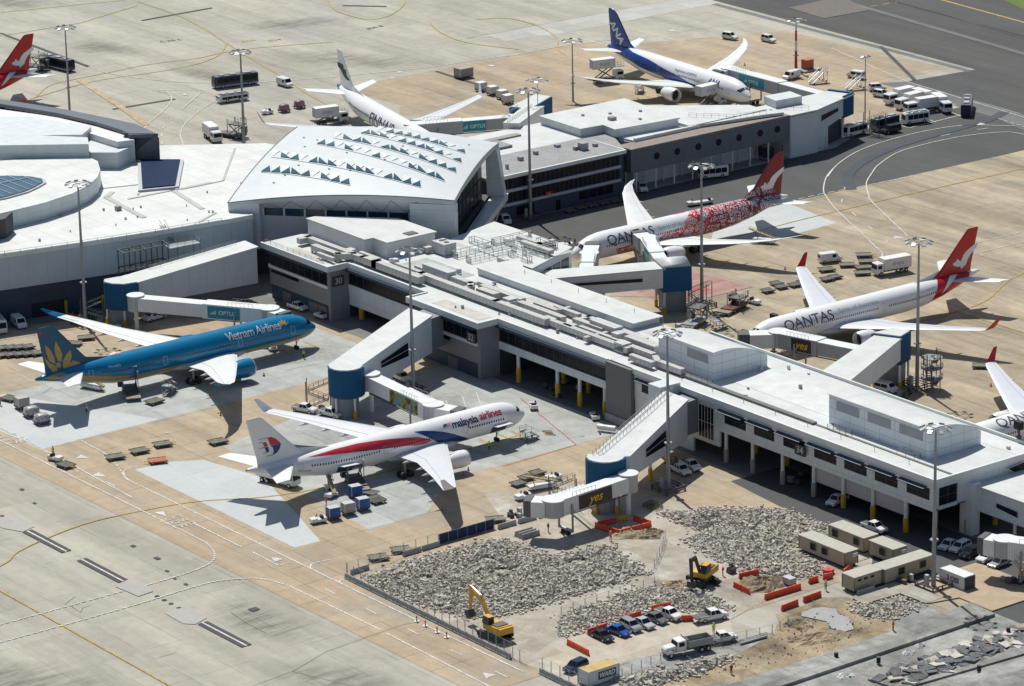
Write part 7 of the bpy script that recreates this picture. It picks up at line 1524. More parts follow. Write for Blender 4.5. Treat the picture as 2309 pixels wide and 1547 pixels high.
# loaders, belts, stairs
LD = loader('cargo_loader','x',STEEL); LD2 = loader('cargo_loader','x',DSTEEL); at(LD2,'dark cargo loader at the rear hold of the ribboned airliner',1,2,(830,1200),(960,1370))
LD3 = loader('cargo_loader','x',mat('loader_dark_red',(.12,.012,.01),.5,var=.2),2.2); at(LD3,'dark red cargo loader right of the domed blue head',2,1,(2070,1180),(1900,1270)); at(LD,'grey cargo loader in front of the pier near the box plant room',2,1,(1700,1320),(1580,1400)); at(LD2,'dark cargo loader beyond the terminal roof, upper left',0,0,(2080,1200),(1960,1180))
at(LD2,'dark cargo loader behind the red tail, top left',0,0,(370,615),(260,590))
BL = belt('belt_loader','x'); at(BL,'white belt loader under the rear of the teal airliner',0,2,(710,430),(890,470)); at(BL,'white belt loader at the rear hold of the ribboned airliner',1,2,(640,1290),(720,1420)); at(BL,'belt loader beneath the wing of the dotted airliner',3,1,(-20,640),(130,655)); at(BL,'belt loader near the gate 34 mobile stairs',2,2,(250,1330),(380,1310))
ST_ = steps('mobile_stairs','x'); at(ST_,'tall mobile stairs near the red banded mast',3,0,(600,705),(445,740)); at(ST_,'mobile stairs in front of the white people carrier',3,0,(905,765),(785,790)); ST2 = steps('mobile_stairs','x',1.8,3.6); at(ST2,'small white steps near the wheels of the teal airliner',0,2,(1445,505),(1500,470)); at(ST2,'small steps before the nose of the ribboned airliner',2,2,(165,905),(255,880)); at(ST2,'small steps beside the engine of the blue-tailed airliner',2,0,(1150,815),(1175,790)); at(ST2,'white frame trolley on the tan apron by the loader',2,1,(1790,1400),(1920,1380))
WT = thing('water_cart','white tank cart in the shade before the grey end wall','tank cart',tuple(T(2,2,875,830)),rad(60)); MB().tube((T(2,2,800,815)+Vector((0,0,.9))),(T(2,2,955,835)+Vector((0,0,.9))),.55,12).build('tank',WHITE,WT); MB().tube(T(2,2,820,845),T(2,2,820,845)+Vector((0,0,.5)),.2,8).build('leg',YG,WT)
# trailers on the far car park
TR = boxtruck('catering_trailer','x',0,None,5.5); G_='white trucks on the far car park'
for i,(f,b) in enumerate((((1160,905),(1300,875)),((1250,950),(1390,915)),((1330,985),(1500,960)),((1640,985),(1540,925)),((1500,925),(1400,895)))): at(TR,'%s white truck from the left on the far car park'%nn_[i],3,0,f,b,G_)
YT = tug('yellow_tractor','x',YELLOW); at(YT,'yellow tractor among the white trucks, far car park',3,0,(1300,1000),(1370,985)); at(YT,'yellow tractor by the strut of the vaulted pavilion',1,1,(2000,590),(2050,560))
# kiosk beside the walkway
kk = T(3,0,450,1290); ki = thing('white_kiosk','white framed kiosk at the end of the elevated walkway','kiosk',(kk.x,kk.y,0)); MB().box(kk.x-2.4,kk.x+2.4,kk.y-3.2,kk.y+3.2,.02,3).build('wall',mat('kiosk_panel',(.40,.45,.45),.4,lines=(1.2,1.2,0)),ki); MB().box(kk.x-2.6,kk.x+2.6,kk.y-3.4,kk.y+3.4,3,3.15).build('roof',PANEL,ki); rail('handrail',[(kk.x+3.4,kk.y-3.6,0),(kk.x+3.4,kk.y+3.6,0)],parent=ki)
bh = thing('blast_panel','orange equipment box at the foot of the red banded mast','equipment box',(-157.5,225,0)); MB().box(-158.5,-156.3,224,226.5,.5,3).build('panel',mat('orange_red_panel',(.45,.10,.04),.5),bh); MB().box(-160,-155,222,228,.1,.5).build('plinth',STEEL,bh)
# cones
CN = MB(); CN.tube((0,0,.03),(0,0,.75),.2,8,.04); CN.box(-.25,.25,-.25,.25,0,.03); cnm = CN.mesh('traffic_cone', mat('cone_orange',(.55,.09,.02),.5))
for i,(c,r,x,y,lb) in enumerate(((1,2,97,340,'beside the teal engine'),(0,2,2175,412,'under the teal engine'),(0,2,2290,340,'ahead of the teal engine'),(0,2,1915,685,'by the tip of the teal wing shadow'),(1,2,1870,1160,'ahead of the ribboned engine'),(1,2,1828,1208,'under the ribboned engine'),(1,3,1645,15,'by the tip of the ribboned wing shadow'),(3,2,2022,430,'beneath the far red winglet'),(3,1,235,880,'on the tan apron under the dotted wing'),(2,0,2075,570,'by the raised wing of the blue-tailed airliner'))):
    p = T(c,r,x,y); o = bpy.data.objects.new('traffic_cone', cnm); COL.objects.link(o); o.location = (p.x,p.y,.1); tag(o,'orange traffic cone '+lb,'traffic cone','traffic cones')

# more equipment round the two near airliners
def canopy_loader(label, c, r, f, b):
    o = at(LD2, label, c, r, f, b); cv = bpy.data.objects.new('canopy', MB().box(-.2,3.2,-1.5,1.5,5.6,5.75).mesh('canopy', mat('cream_canopy',(.58,.54,.42),.6))); COL.objects.link(cv); cv.parent = o
    ps = MB()
    for x in (-.1,3.1):
        for y in (-1.4,1.4): ps.bar((x,y,3.6),(x,y,5.6),.1)
    q = bpy.data.objects.new('canopy_post', ps.mesh('canopy_post', DSTEEL)); COL.objects.link(q); q.parent = cv; return o
canopy_loader('dark cargo loader with cream canopy at the rear hold of the teal airliner',0,2,(1110,430),(1160,560))
at(DL,'flat dolly between cargo loader and blue containers',1,2,(1120,1450),(1020,1400),'flat pallet dollies'); at(DR,'small dolly right of the belt loader, ribboned airliner',1,2,(1060,1380),(980,1365),'small round dollies')
put(CB_,'blue container behind the cargo loader of the ribboned airliner',1,2,890,1390,'trolley containers'); at(TG,'white tug by the ribboned airliner cargo loader',1,2,(650,1410),(700,1370),'baggage tugs')
at(DL,'flat dolly beside the small white steps',0,2,(1390,560),(1290,590),'flat pallet dollies'); at(BL,'belt loader with yellow rail at the forward hold of the teal airliner',1,2,(120,60),(190,140)); at(VAN,'white van in the shade below the gate 30 bridge',0,1,(1290,1330),(1400,1300),'white vans')
at(TG,'tug in the shade of the gate 30 block',1,1,(560,1290),(620,1310),'baggage tugs'); at(UTE,'white utility vehicle beside the shutter of gate 30',1,1,(430,1240),(350,1215),'white utility vehicles')
# ================= BUILDING SITE =================
ROCK = mat('broken_concrete',(.46,.42,.35),.9,var=.3,scale=.9,fine=.25); ROCK2 = mat('dusty_concrete',(.40,.355,.285),.95,var=.3,scale=.7,fine=.25); ROCK3 = mat('pale_concrete_lump',(.51,.48,.43),.9,var=.25,fine=.2); ROCKD = mat('rubble_bed',(.34,.315,.27),.95,var=.3,scale=.8,fine=.4); BRK = mat('broken_asphalt',(.13,.135,.14),.9,var=.4,scale=.5,fine=.3)
def inside(p, poly):
    c = False; n = len(poly)
    for i in range(n):
        (x0,y0),(x1,y1) = poly[i], poly[(i+1)%n]
        if (y0 > p[1]) != (y1 > p[1]) and p[0] < (x1-x0)*(p[1]-y0)/(y1-y0)+x0: c = not c
    return c
def edged(p, poly):
    d = 1e9
    for (x0,y0),(x1,y1) in zip(poly, poly[1:]+poly[:1]):
        a = Vector((x0,y0)); b = Vector((x1,y1)); q = Vector(p); t = max(0,min(1,(q-a).dot(b-a)/max(1e-6,(b-a).length_squared))); d = min(d,(a+(b-a)*t-q).length)
    return d
def rubble(label, poly, n, smin, smax, hump, m=ROCK, seed=1, holes=(), bed=True, flat=False, name='rubble_field'):
    rg = random.Random(seed); mb = MB(); x0 = min(p[0] for p in poly); x1 = max(p[0] for p in poly); y0 = min(p[1] for p in poly); y1 = max(p[1] for p in poly)
    k = 0
    while k < n:
        p = (rg.uniform(x0,x1), rg.uniform(y0,y1))
        if not inside(p, poly) or any((p[0]-h[0])**2/h[2]**2+(p[1]-h[1])**2/h[3]**2 < 1+rg.uniform(-.2,.2) for h in holes): continue
        k += 1; e = edged(p, poly)
        if e < .8 and rg.random() < .55: continue
        s = smin+(smax-smin)*rg.random()**2.2; z = .1+min(1,e/3.0)*hump*rg.uniform(.2,1)
        R = Matrix.Rotation(rg.uniform(0,6.28),3,(rg.uniform(-1,1),rg.uniform(-1,1),rg.uniform(.1,1)))
        if flat: R = Matrix.Rotation(rg.uniform(-.16,.16),3,'X') @ Matrix.Rotation(rg.uniform(-.16,.16),3,'Y') @ Matrix.Rotation(rg.uniform(0,6.28),3,'Z')
        hz_ = .09 if flat else .3
        mb.k = rg.choice((0,0,1,2)) if not flat else rg.choice((0,0,0,0,0,0,1,2)); s *= 1.7 if rg.random() < .02 and not flat else 1
        vs_ = []
        for a in (-1,1):
            for b in (-1,1):
                for c_ in (-1,1): vs_.append(R @ Vector((a*s*.5*rg.uniform(.55,1.1), b*s*.42*rg.uniform(.55,1.1), c_*s*hz_*rg.uniform(.6,1.1)))+Vector((p[0],p[1],z+s*.12)))
        mb.add(vs_, [(0,1,3,2),(4,6,7,5),(0,4,5,1),(2,3,7,6),(0,2,6,4),(1,5,7,3)])
    if not flat and m is ROCK:        # fines and stray lumps that spill past the edge
        for (xa,ya),(xb,yb) in zip(poly, poly[1:]+poly[:1]):
            for _ in range(int(math.hypot(xb-xa,yb-ya)*6)):
                t_ = rg.random(); xx = xa+(xb-xa)*t_+rg.gauss(0,.8); yy = ya+(yb-ya)*t_+rg.gauss(0,.8); s = rg.uniform(.06,.26); mb.k = rg.choice((0,1,2)); mb.box(xx-s,xx+s*.8,yy-s*.7,yy+s,.08,.1+s)
    mb.k = 0; o = mb.build(name, [m, ROCK2, ROCK3] if m in (ROCK,BRK) else [m]*3); tag(o, label, 'rubble', kind='stuff')
    if bed: sheet('rubble_ground', poly, ROCKD, .125)
    return o
RA = [(72.8,-81.6),(71.6,-73.8),(71.3,-57),(73.6,-51.3),(78.1,-51.1),(83,-50.4),(85.8,-50.1),(86.4,-44.9),(87.6,-39.1),(93,-40.6),(102.4,-42.6),(102.9,-50),(102.7,-60.8),(102.3,-73.1),(99.6,-79.2),(85.1,-82)]
rubble('broken concrete rubble behind the fenced barrier around the yellow excavator', RA, 15500, .16, .8, .45, seed=2, holes=((80,-74,1.6,1.3),(86,-62,1.5,2),(91,-49,1.6,1.8),(80,-60,2,1.2)))
RB = [(115.6,-71.7),(113,-69),(108.9,-65.7),(108.0,-55),(108.4,-44.9),(112,-42.6),(115.6,-41.4),(121,-41.6),(124.9,-42.8),(121.9,-47.9),(117.6,-50.5),(116.3,-52.1),(116.2,-59.9),(116.2,-66.9)]
rubble('narrow field of broken concrete behind the row of parked cars', RB, 4600, .16, .75, .4, seed=3)
RC = [(81,-22),(83.2,-18.6),(84.6,-14.4),(91.9,-5.4),(94.2,-3.6),(105.8,-3.8),(108.7,-6.2),(107.6,-12),(108.9,-16.2),(120,-17.9),(122.3,-22.6),(119.6,-25.8),(114.8,-28),(110.1,-28.4),(105.1,-29.1),(95,-27.7),(92.8,-22.2),(88,-22.4)]
rubble('wide field of broken concrete between the pier and the beige huts', RC, 11000, .16, .85, .45, seed=4)
rubble('strip of darker rubble behind the tipper truck', [(136,-77),(138.7,-65.7),(140.3,-55.9),(142.4,-57.5),(143,-65.1),(142,-77)], 900, .3, 1.1, .8, seed=5)
rubble('rubble in the dug out corner beside the mast base', [(136.3,-24.8),(139.6,-23.7),(138.9,-16.6),(144,-17.5),(145.7,-25.4),(140.5,-27.9)], 420, .25, .9, .3, seed=6)
rubble('dark broken asphalt slabs at the lower right', [(162.4,-46),(169.5,-43),(168.6,-30),(168.4,-10),(164.4,-4),(161.7,-16),(162.2,-29.6)], 620, .4, 2.8, .3, BRK, seed=7, bed=False, flat=True)
rubble('rough dirt heap with scattered stones in the sandy corner', [(132,-36),(136,-27),(141,-29),(149,-30),(149,-55),(143,-66),(141,-50),(137,-42)], 170, .1, .4, .15, mat('debris_mixed',(.30,.25,.19),.9,var=.5,scale=.3,fine=.3), seed=8, bed=False)
def mound(label, cx_, cy_, rx, ry, h, m=DIRTM, seed=0):
    rg = random.Random(seed); mb = MB(); mb.smooth = True; n = 34; rings = []; mb.smooth = False; jt_ = [rg.uniform(-.13,.13) for _ in range(n)]
    for k in range(11):
        f = k/10; rings.append([(cx_+rx*(1-f)*math.cos(a)*(1+.16*math.sin(3*a+seed)+.1*math.sin(7*a+seed)+rg.uniform(-.06,.06)), cy_+ry*(1-f)*math.sin(a)*(1+.18*math.cos(2*a+seed)+.09*math.cos(5*a)+rg.uniform(-.06,.06)), .1+max(0,h*(math.sin(f*math.pi/2)+.22*rg.uniform(-1,1)*(f>0)))) for a in [2*math.pi*i/n for i in range(n)]])
    mb.loft(rings); o = mb.build('dirt_mound', m); return tag(o, label, 'dirt mound')
mound('low sandy mound below the red barrier ring',84.8,-33.2,3.2,3.5,.7,seed=1); mound('brown mound right of the red barrier ring',88.2,-30.2,2.2,2.6,1.0,seed=2); mound('orange sand mound beside the tracked excavator',110.5,-42.8,2.8,3.6,.7,seed=3); mound('sand mound fenced by three orange barriers',119.5,-31,4,4.4,1.1,seed=4)
mound('sandy bank at the edge of the grey slurry',137.5,-38.5,3.5,2.2,.8,seed=5); mound('long sandy bank near the lower right worker',143.5,-40,3,6,.6,seed=6)
sheet('slurry_pool', [(133.8,-34.7),(133.6,-32),(134.2,-30.4),(136.2,-29.2),(138.5,-30.6),(140.5,-30.2),(145,-33.0),(144.8,-35.2),(142.1,-35.6),(139.5,-34.2),(137.5,-34.9),(135,-35.8)], MUDM, .21)
# slabs left from the demolition: raised concrete with dark broken edge
def slab(label, pts, z, m):
    o = MB().prism(pts, 0.0, z).build('concrete_slab', m); return tag(o, label, 'concrete slab')
slab('long raised concrete slab running past the orange vested worker', [(156.2,-120),(156.2,-56.6),(155.8,-11),(149.6,-10.6),(150.2,-25.7),(150.8,-40),(150.4,-58.1),(150,-120)], .62, DEMOM)
slab('lower right slab under the broken asphalt', [(162.6,-46),(169,-45),(171,-20),(171,2),(165,2),(162.4,-22)], .4, DEMOM); slab('bottom right corner slab cut by the picture edge', [(172.6,-60),(172.6,2),(190,2),(190,-60)], .5, DEMOM)
slab('L shaped concrete ledge in front of the beige hut', [(134.6,-23.9),(137.8,-24.3),(138.2,-16.2),(144.4,-16.0),(144.4,-12),(133.5,-12),(133.5,-22)], .32, SITEM); slab('concrete ledge under the mast by the marked container', [(144.5,-15.8),(146,-9.9),(154,-10),(154,-2.5),(160,-2.5),(160,4),(136,4),(136,-11.9),(144.5,-11.9)], .3, mat('tan_ledge',(.40,.31,.21),.85,var=.2))
# concrete barriers with a mesh fence along the road edge
def jersey(name='concrete_barrier'):
    t = thing(name,'x','concrete barrier'); mb = MB(); pr_ = [(-.3,0),(.3,0),(.3,.12),(.14,.38),(.09,.9),(-.09,.9),(-.14,.38),(-.3,.12)]
    mb.loft([[(-1.95,a,b) for a,b in pr_],[(1.95,a,b) for a,b in pr_]]); mb.build('wall', CONC, t); e = MB()
    e.box(-1.4,-1.0,-.303,.303,0,.1).box(1.0,1.4,-.303,.303,0,.1); e.build('lifting_slot', DARKW, t); return proto(t)
JB = jersey()
def run(p0, p1, lab, pr, grp, step=4.0, z=.1):
    a = Vector(p0); b = Vector(p1); d = b-a; n = max(1,round(d.length/step)); names_ = list(nn_)+['thirteenth','fourteenth','fifteenth','sixteenth']
    for i in range(n):
        c = a+d*((i+.5)/n); clone(pr, (c.x,c.y,z), math.atan2(d.y,d.x), (lab % names_[i]), grp)
run((70.4,-84.1),(118.4,-84.5),'%s concrete barrier from the corner along the road fence',JB,'concrete barriers'); run((126.1,-84.5),(142,-84.4),'%s concrete barrier near the WARD container',JB,'concrete barriers')
run((69.8,-83.4),(69.5,-77.5),'%s concrete barrier running back from the fence corner',JB,'concrete barriers'); run((68.4,-70.4),(68.2,-62),'%s concrete barrier left of the blue hoarding',JB,'concrete barriers'); run((68.4,-49.5),(68.6,-36),'%s concrete barrier right of the blue hoarding',JB,'concrete barriers')
for i,(x,y) in enumerate(((73.3,-47.2),(74.3,-47.2),(75.3,-47.2))): clone(JB,(x,y,.1),math.pi/2,'%s of three loose pale barriers beneath the yellow word bridge'%nn_[i],'concrete barriers')
clone(JB,(133.9,-20.2,.1),math.pi/2,'pale concrete barrier leaning by the front beige hut','concrete barriers'); clone(JB,(125.6,-13.6,.1),math.pi/2,'pale concrete barrier between the first hut and the orange ones','concrete barriers')
hd_ = thing('site_hoarding','navy blue cloth hoarding along the site edge behind the rubble','hoarding',(67.6,-56,0))
for i in range(6): MB().box(67.4,67.6,-61.8+i*2.05,-61.8+i*2.05+1.98,.1,1.9).build('cloth_panel', mat('navy_cloth',(.012,.035,.11),.8,var=.4,scale=1.2), hd_)
for i in range(7): MB().tube((67.7,-61.8+i*2.05,0),(67.7,-61.8+i*2.05,2),.05,6).build('post', STEEL, hd_)
def mesh_fence(label, pts, h=2.0, gap=2.2, z=.9):
    t = thing('mesh_fence', label, 'mesh fence', (pts[0][0],pts[0][1],0)); V = [Vector(p) for p in pts]
    for a, b in zip(V, V[1:]):
        L_ = (b-a).length; n = max(1,round(L_/gap)); mb = MB()
        for zz in (z+.05,z+h): mb.bar((*a,zz),(*b,zz),.045)
        mb.build('rail', STEEL, t)
        for i in range(n):
            c = a+(b-a)*(i/n); MB().bar((*c,z-.1),(*c,z+h),.06).bar((*(c+(b-a)/n*.06),z-.1),(*(c+(b-a)/n*.06),z+h),.05).build('post', STEEL, t)
            w_ = MB(); q = a+(b-a)*((i+1)/n)
            for k in range(1,5): w_.bar((*c,z+h*k/5),(*q,z+h*k/5),.012)
            w_.build('mesh_panel', STEEL, t)
    return t
mesh_fence('long mesh fence standing on the road side barriers',[(70.6,-83.9),(118.4,-84.3)]); mesh_fence('mesh fence behind the rubble next to the blue hoarding',[(69.9,-83.3),(69.5,-76),(68.2,-70),(68.3,-62.2)],1.6,2.6); mesh_fence('mesh fence round the small car near the WARD container',[(126.5,-84.3),(138,-84.2)])
mesh_fence('temporary fence between the two rubble fields',[(115.3,-72.3),(108.5,-66.3),(107.8,-53),(108.0,-45.5),(106,-43)],1.5,2.8,.15); mesh_fence('temporary fence crossing the haul road beneath the ring',[(91.5,-29.5),(95.5,-33.5),(103,-42)],1.6,3,.15); mesh_fence('temporary fence beside the tipper truck',[(136.3,-75.6),(135,-66.5),(136.4,-52),(137.6,-44.6),(136,-38)],1.4,2.6,.3); mesh_fence('temporary fence at the far side of the parked car rubble',[(118.2,-84),(122,-84)],2,1.6,.1)
# water filled barriers
def wbar(name, m, L=1.95):
    t = thing(name,'x','plastic barrier'); b = MB(); pr_ = [(-.25,0),(.25,0),(.25,.25),(.13,.45),(.13,.95),(.08,1.0),(-.08,1.0),(-.13,.95),(-.13,.45),(-.25,.25)]
    b.loft([[(-L/2,a,c) for a,c in pr_],[(L/2,a,c) for a,c in pr_]]); b.build('shell', m, t); s_ = MB()
    for x in (-.6,0,.6): s_.box(x-.1,x+.1,-.26,.26,.02,.12)
    s_.build('fork_slot', RUBBER, t); MB().tube((-.5,0,1.0),(-.5,0,1.06),.09,8).build('filler_cap', WHITE, t); return proto(t)
WO = wbar('water_barrier',ORANGE); WY = wbar('water_barrier',YELLOW); G_='orange water filled barriers'
run((79.0,-35.4),(84.8,-34.6),'%s orange barrier on the near left side of the ring',WO,G_,2); run((84.9,-34.3),(85.2,-27.6),'%s orange barrier on the near right side of the ring',WO,G_,2); run((85,-27.3),(80.2,-27.8),'%s orange barrier on the far right side of the ring',WO,G_,2); run((79,-34.9),(79.4,-31),'%s orange barrier on the far left side of the ring',WO,G_,2); run((79.5,-30.8),(79.8,-28.4),'%s yellow barrier at the back of the orange ring',WY,'yellow water filled barriers',2)
run((119.4,-73.5),(125.4,-73.8),'%s orange barrier from the left before the black car',WO,G_,2); run((118.2,-68.4),(118,-64),'%s orange barrier behind the black and blue cars',WO,G_,2); run((117.5,-60.2),(117.4,-56.2),'%s orange barrier behind the silver cars',WO,G_,2); run((117.1,-35.5),(121.7,-35.7),'%s orange barrier left of the fenced sand mound',WO,G_,2); run((114.9,-32.3),(115.5,-28.4),'%s orange barrier above the fenced sand mound',WO,G_,2)
run((125.2,-35.4),(125.3,-27.4),'%s orange barrier right of the fenced sand mound',WO,G_,2); run((124.4,-24.8),(124.5,-22.6),'%s orange barrier left of two before the huts',WO,G_,2); run((124.7,-21.8),(124.8,-19.5),'%s orange barrier right of two before the huts',WO,G_,2); run((130.9,-36.6),(130.5,-32.6),'%s orange barrier at the slurry edge, left pair',WO,G_,2); run((130.3,-31.2),(130.1,-27),'%s orange barrier at the slurry edge, right pair',WO,G_,2); run((125.2,-17.4),(123.8,-14.4),'%s orange barrier at the foot of the first hut',WO,G_,2); run((116.9,-53.2),(117.5,-50),'%s orange barrier heaped behind the red tray vehicle',WO,G_,2); clone(WO,(124.1,-51.6,.1),1.0,'single orange barrier right of the red tray vehicle',G_)
tk = thing('plastic_tank','pinkish red round plastic tank before the beige huts','plastic tank',(122.8,-18.8,.1)); MB().lathe([(0,.95),(.5,1.05),(.8,.95)],(122.8,-18.8,.1),'z',16).build('shell',mat('pink_red_plastic',(.55,.08,.08),.5),tk); MB().tube((122.8,-18.8,.9),(122.8,-18.8,1.0),.3,10).build('lid',ORANGE,tk)
for i,(x,y) in enumerate(((95,-86.6),(97.6,-86.7),(101.2,-86.9),(104,-87))):
    t = thing('warning_bollard','%s red and white bollard from the left beside the road barrier'%nn_[i],'bollard',(x,y,.1),0,'red and white bollards'); MB().tube((x,y,.1),(x,y,1.1),.12,8).build('post',RED,t); MB().tube((x,y,.45),(x,y,.75),.13,8).build('white_band',WHITE,t); MB().tube((x,y,.1),(x,y,.2),.45,10).build('foot',WHITE,t)
# huts
HUT = mat('hut_beige',(.42,.355,.255),.7,var=.08,lines=(.35,.35,0),linecol=.9,lw=.03); HUTR = mat('hut_roof',(.42,.40,.34),.6,var=.12,scale=.7,lines=(.5,0,0),linecol=.9); TRIM = mat('hut_trim',(.16,.17,.13),.6)
def hut(label, x0, x1, y0, y1, wx=(), wy=(), z=3.0, ac=None, door=None):
    t = thing('site_hut', label, 'site hut', ((x0+x1)/2,(y0+y1)/2,0), 0, 'beige site huts'); MB().box(x0,x1,y0,y1,.5,z-.08).build('wall', HUT, t); MB().box(x0-.12,x1+.12,y0-.12,y1+.12,z-.08,z+.06).build('roof', HUTR, t)
    e = MB()
    for x in (x0,x1):
        for y in (y0,y1): e.box(x-.07,x+.07,y-.07,y+.07,.45,z-.09)
    e.build('corner_trim', TRIM, t); MB().box(x0+.3,x1-.3,y0+.3,y1-.3,.1,.5).build('base', DARKW, t)
    for x in wx: win_v(t, x-.65, x+.65, y0, 1.3, 2.45, 0, fr=.09, fm=TRIM)
    for y in wy: win_u(t, x1-.06, y-.65, y+.65, 1.3, 2.45, 0, fr=.09, fm=TRIM)
    if door is not None: MB().box(door-.45,door+.45,y0-.05,y0-.001,.55,2.6).build('door', mat('hut_door',(.34,.31,.24),.6), t)
    if ac: MB().box(x1+.0,x1+.5,ac-.5,ac+.5,2.0,2.6).build('air_conditioner', WHITE, t)
hut('beige site hut standing alone nearest the rubble, two square windows',111.2,123.1,-15.3,-12.2,(115,118),(),ac=-13.2); hut('beige site hut at the back of the group beside the pier',110.8,119.9,-7.9,-4.6,(112.5,118),()); hut('short pale-roofed beige hut behind the first one',121.2,127.3,-7.8,-4.7,(124.6,),(),ac=-5.6,door=122.6)
hut('short beige hut at the front with three high slot windows',129.9,133.0,-22,-15.7,(),()); hut('long beige hut running right from the front one',130.4,133.5,-15.5,-4.2,(),(-11.6,-6.6))
for y in (-20.8,-19.4,-17.9):
    MB().box(133.0,133.06,y-.4,y+.4,2.1,2.5).build('window', GLASS, [o for o in COL.objects if o.get('label','').startswith('short beige hut at')][0])
# containers with writing
def site_box(label, x0, x1, y0, y1, m, roofm, h=2.6):
    t = thing('storage_container', label, 'storage container', ((x0+x1)/2,(y0+y1)/2,0)); b = MB().box(x0,x1,y0,y1,.2,h).build('wall', m, t); MB().box(x0+.02,x1-.02,y0+.02,y1-.02,h+.003,h+.07).build('roof', roofm, t); e = MB()
    for x in (x0,x1):
        for y in (y0,y1): e.box(x-.06,x+.06,y-.06,y+.06,.15,h+.04)
    e.build('corner_post', GREYL, t); return t
cont = mat('container_white_ribbed',(.66,.67,.68),.45,var=.1,lines=(.28,.28,0),linecol=.88,lw=.05)
w_ = site_box('white storage container with rusty yellow roof marked WARD',133.3,136.0,-82.2,-75.9,cont,mat('rusty_yellow_roof',(.50,.36,.13),.7,var=.4,scale=.35))
MB().box(136.03,136.07,-80.2,-76.6,.9,2.2).build('sign_panel', DARKW, w_); side_text('WARD',1.15,WHITE,lambda x,y:(136.09,-78.5+x*.92,1.55+y),'lettering',w_,shear=.25,offset=.05)
b_ = site_box('white storage container marked with red and black letters at the lower right mast',138.3,144.3,-7.1,-4.6,cont,WHITE)
side_text('3',1.25,RED,lambda x,y:(140.3+x,-7.13,1.5+y),'lettering',b_,offset=.06); side_text('OSS',1.2,INK,lambda x,y:(141.95+x,-7.13,1.5+y),'lettering',b_,offset=.05); MB().box(144.33,144.4,-7,-4.7,.25,2.5).build('door',DARKW,b_)
# tipper truck
tp = thing('tipper_truck','white tipper truck with grey open tray beside the fence','tipper truck');
c = MB(); extr(c,[(-.2,.9),(1.5,.9),(1.5,1.7),(1.25,2.6),(-.2,2.75)],2.3,.1); c.X = None; c.build('cab',CARW,tp); h2 = MB(); extr(h2,[(1.5,.8),(3.4,.8),(3.4,1.5),(3.2,1.75),(1.5,1.9)],1.7,.1); h2.build('bonnet',CARW,tp)
for s in (-1,1): f_2 = MB(); extr(f_2,[(1.9,.75),(3.3,.75),(3.2,1.2),(2.6,1.35),(2.0,1.15)],.45,.06,s*1.0); f_2.build('mudguard',CARW,tp); MB().box(.1,1.1,s*1.15-.02,s*1.15+.02,1.75,2.45).build('side_window',GLASS,tp); MB().tube((-.35,s*.95,.9),(-.35,s*.95,3.1),.09,8).build('exhaust_stack',SILVR,tp)
MB().box(3.39,3.46,-.6,.6,.85,1.5).build('grille',SILVR,tp); MB().add([(1.47,-.95,1.8),(1.47,.95,1.8),(1.28,.9,2.5),(1.28,-.9,2.5),(1.56,-.95,1.8),(1.56,.95,1.8),(1.36,.9,2.5),(1.36,-.9,2.5)],[(0,3,2,1),(4,5,6,7),(0,1,5,4),(2,3,7,6),(1,2,6,5),(3,0,4,7)]).build('windscreen',GLASS,tp)
ty = MB().box(-5.2,-.6,-1.2,-1.12,1.25,2.4).box(-5.2,-.6,1.12,1.2,1.25,2.4).box(-.68,-.6,-1.11,1.11,1.25,2.7).box(-5.2,-5.12,-1.11,1.11,1.25,2.4).box(-5.11,-.69,-1.11,1.11,1.2,1.28).build('tray',mat('tray_steel',(.30,.31,.32),.5,.2,var=.2),tp)
MB().box(-5,3.2,-.45,.45,.6,1.15).build('chassis',YG,tp); wheels(tp,(-4.3,-3.1,2.6),2.4,.5,.32); proto(tp); at(tp,'white tipper truck with grey open tray beside the fence',2,3,(1345,1300),(1715,1225))
fb_ = car('flatbed_utility','x',CARW,5.4,2.0,1.9,'ute','flatbed vehicle'); k_2 = fb_; MB().box(-3.6,-.9,-1.0,1.0,.95,1.1).build('tray',DSTEEL,fb_); MB().box(-.95,-.85,-1,1,1.1,2.1).build('rack',DSTEEL,fb_); proto(fb_); at(fb_,'white flatbed vehicle facing right below the rubble',2,3,(1905,945),(1680,990))
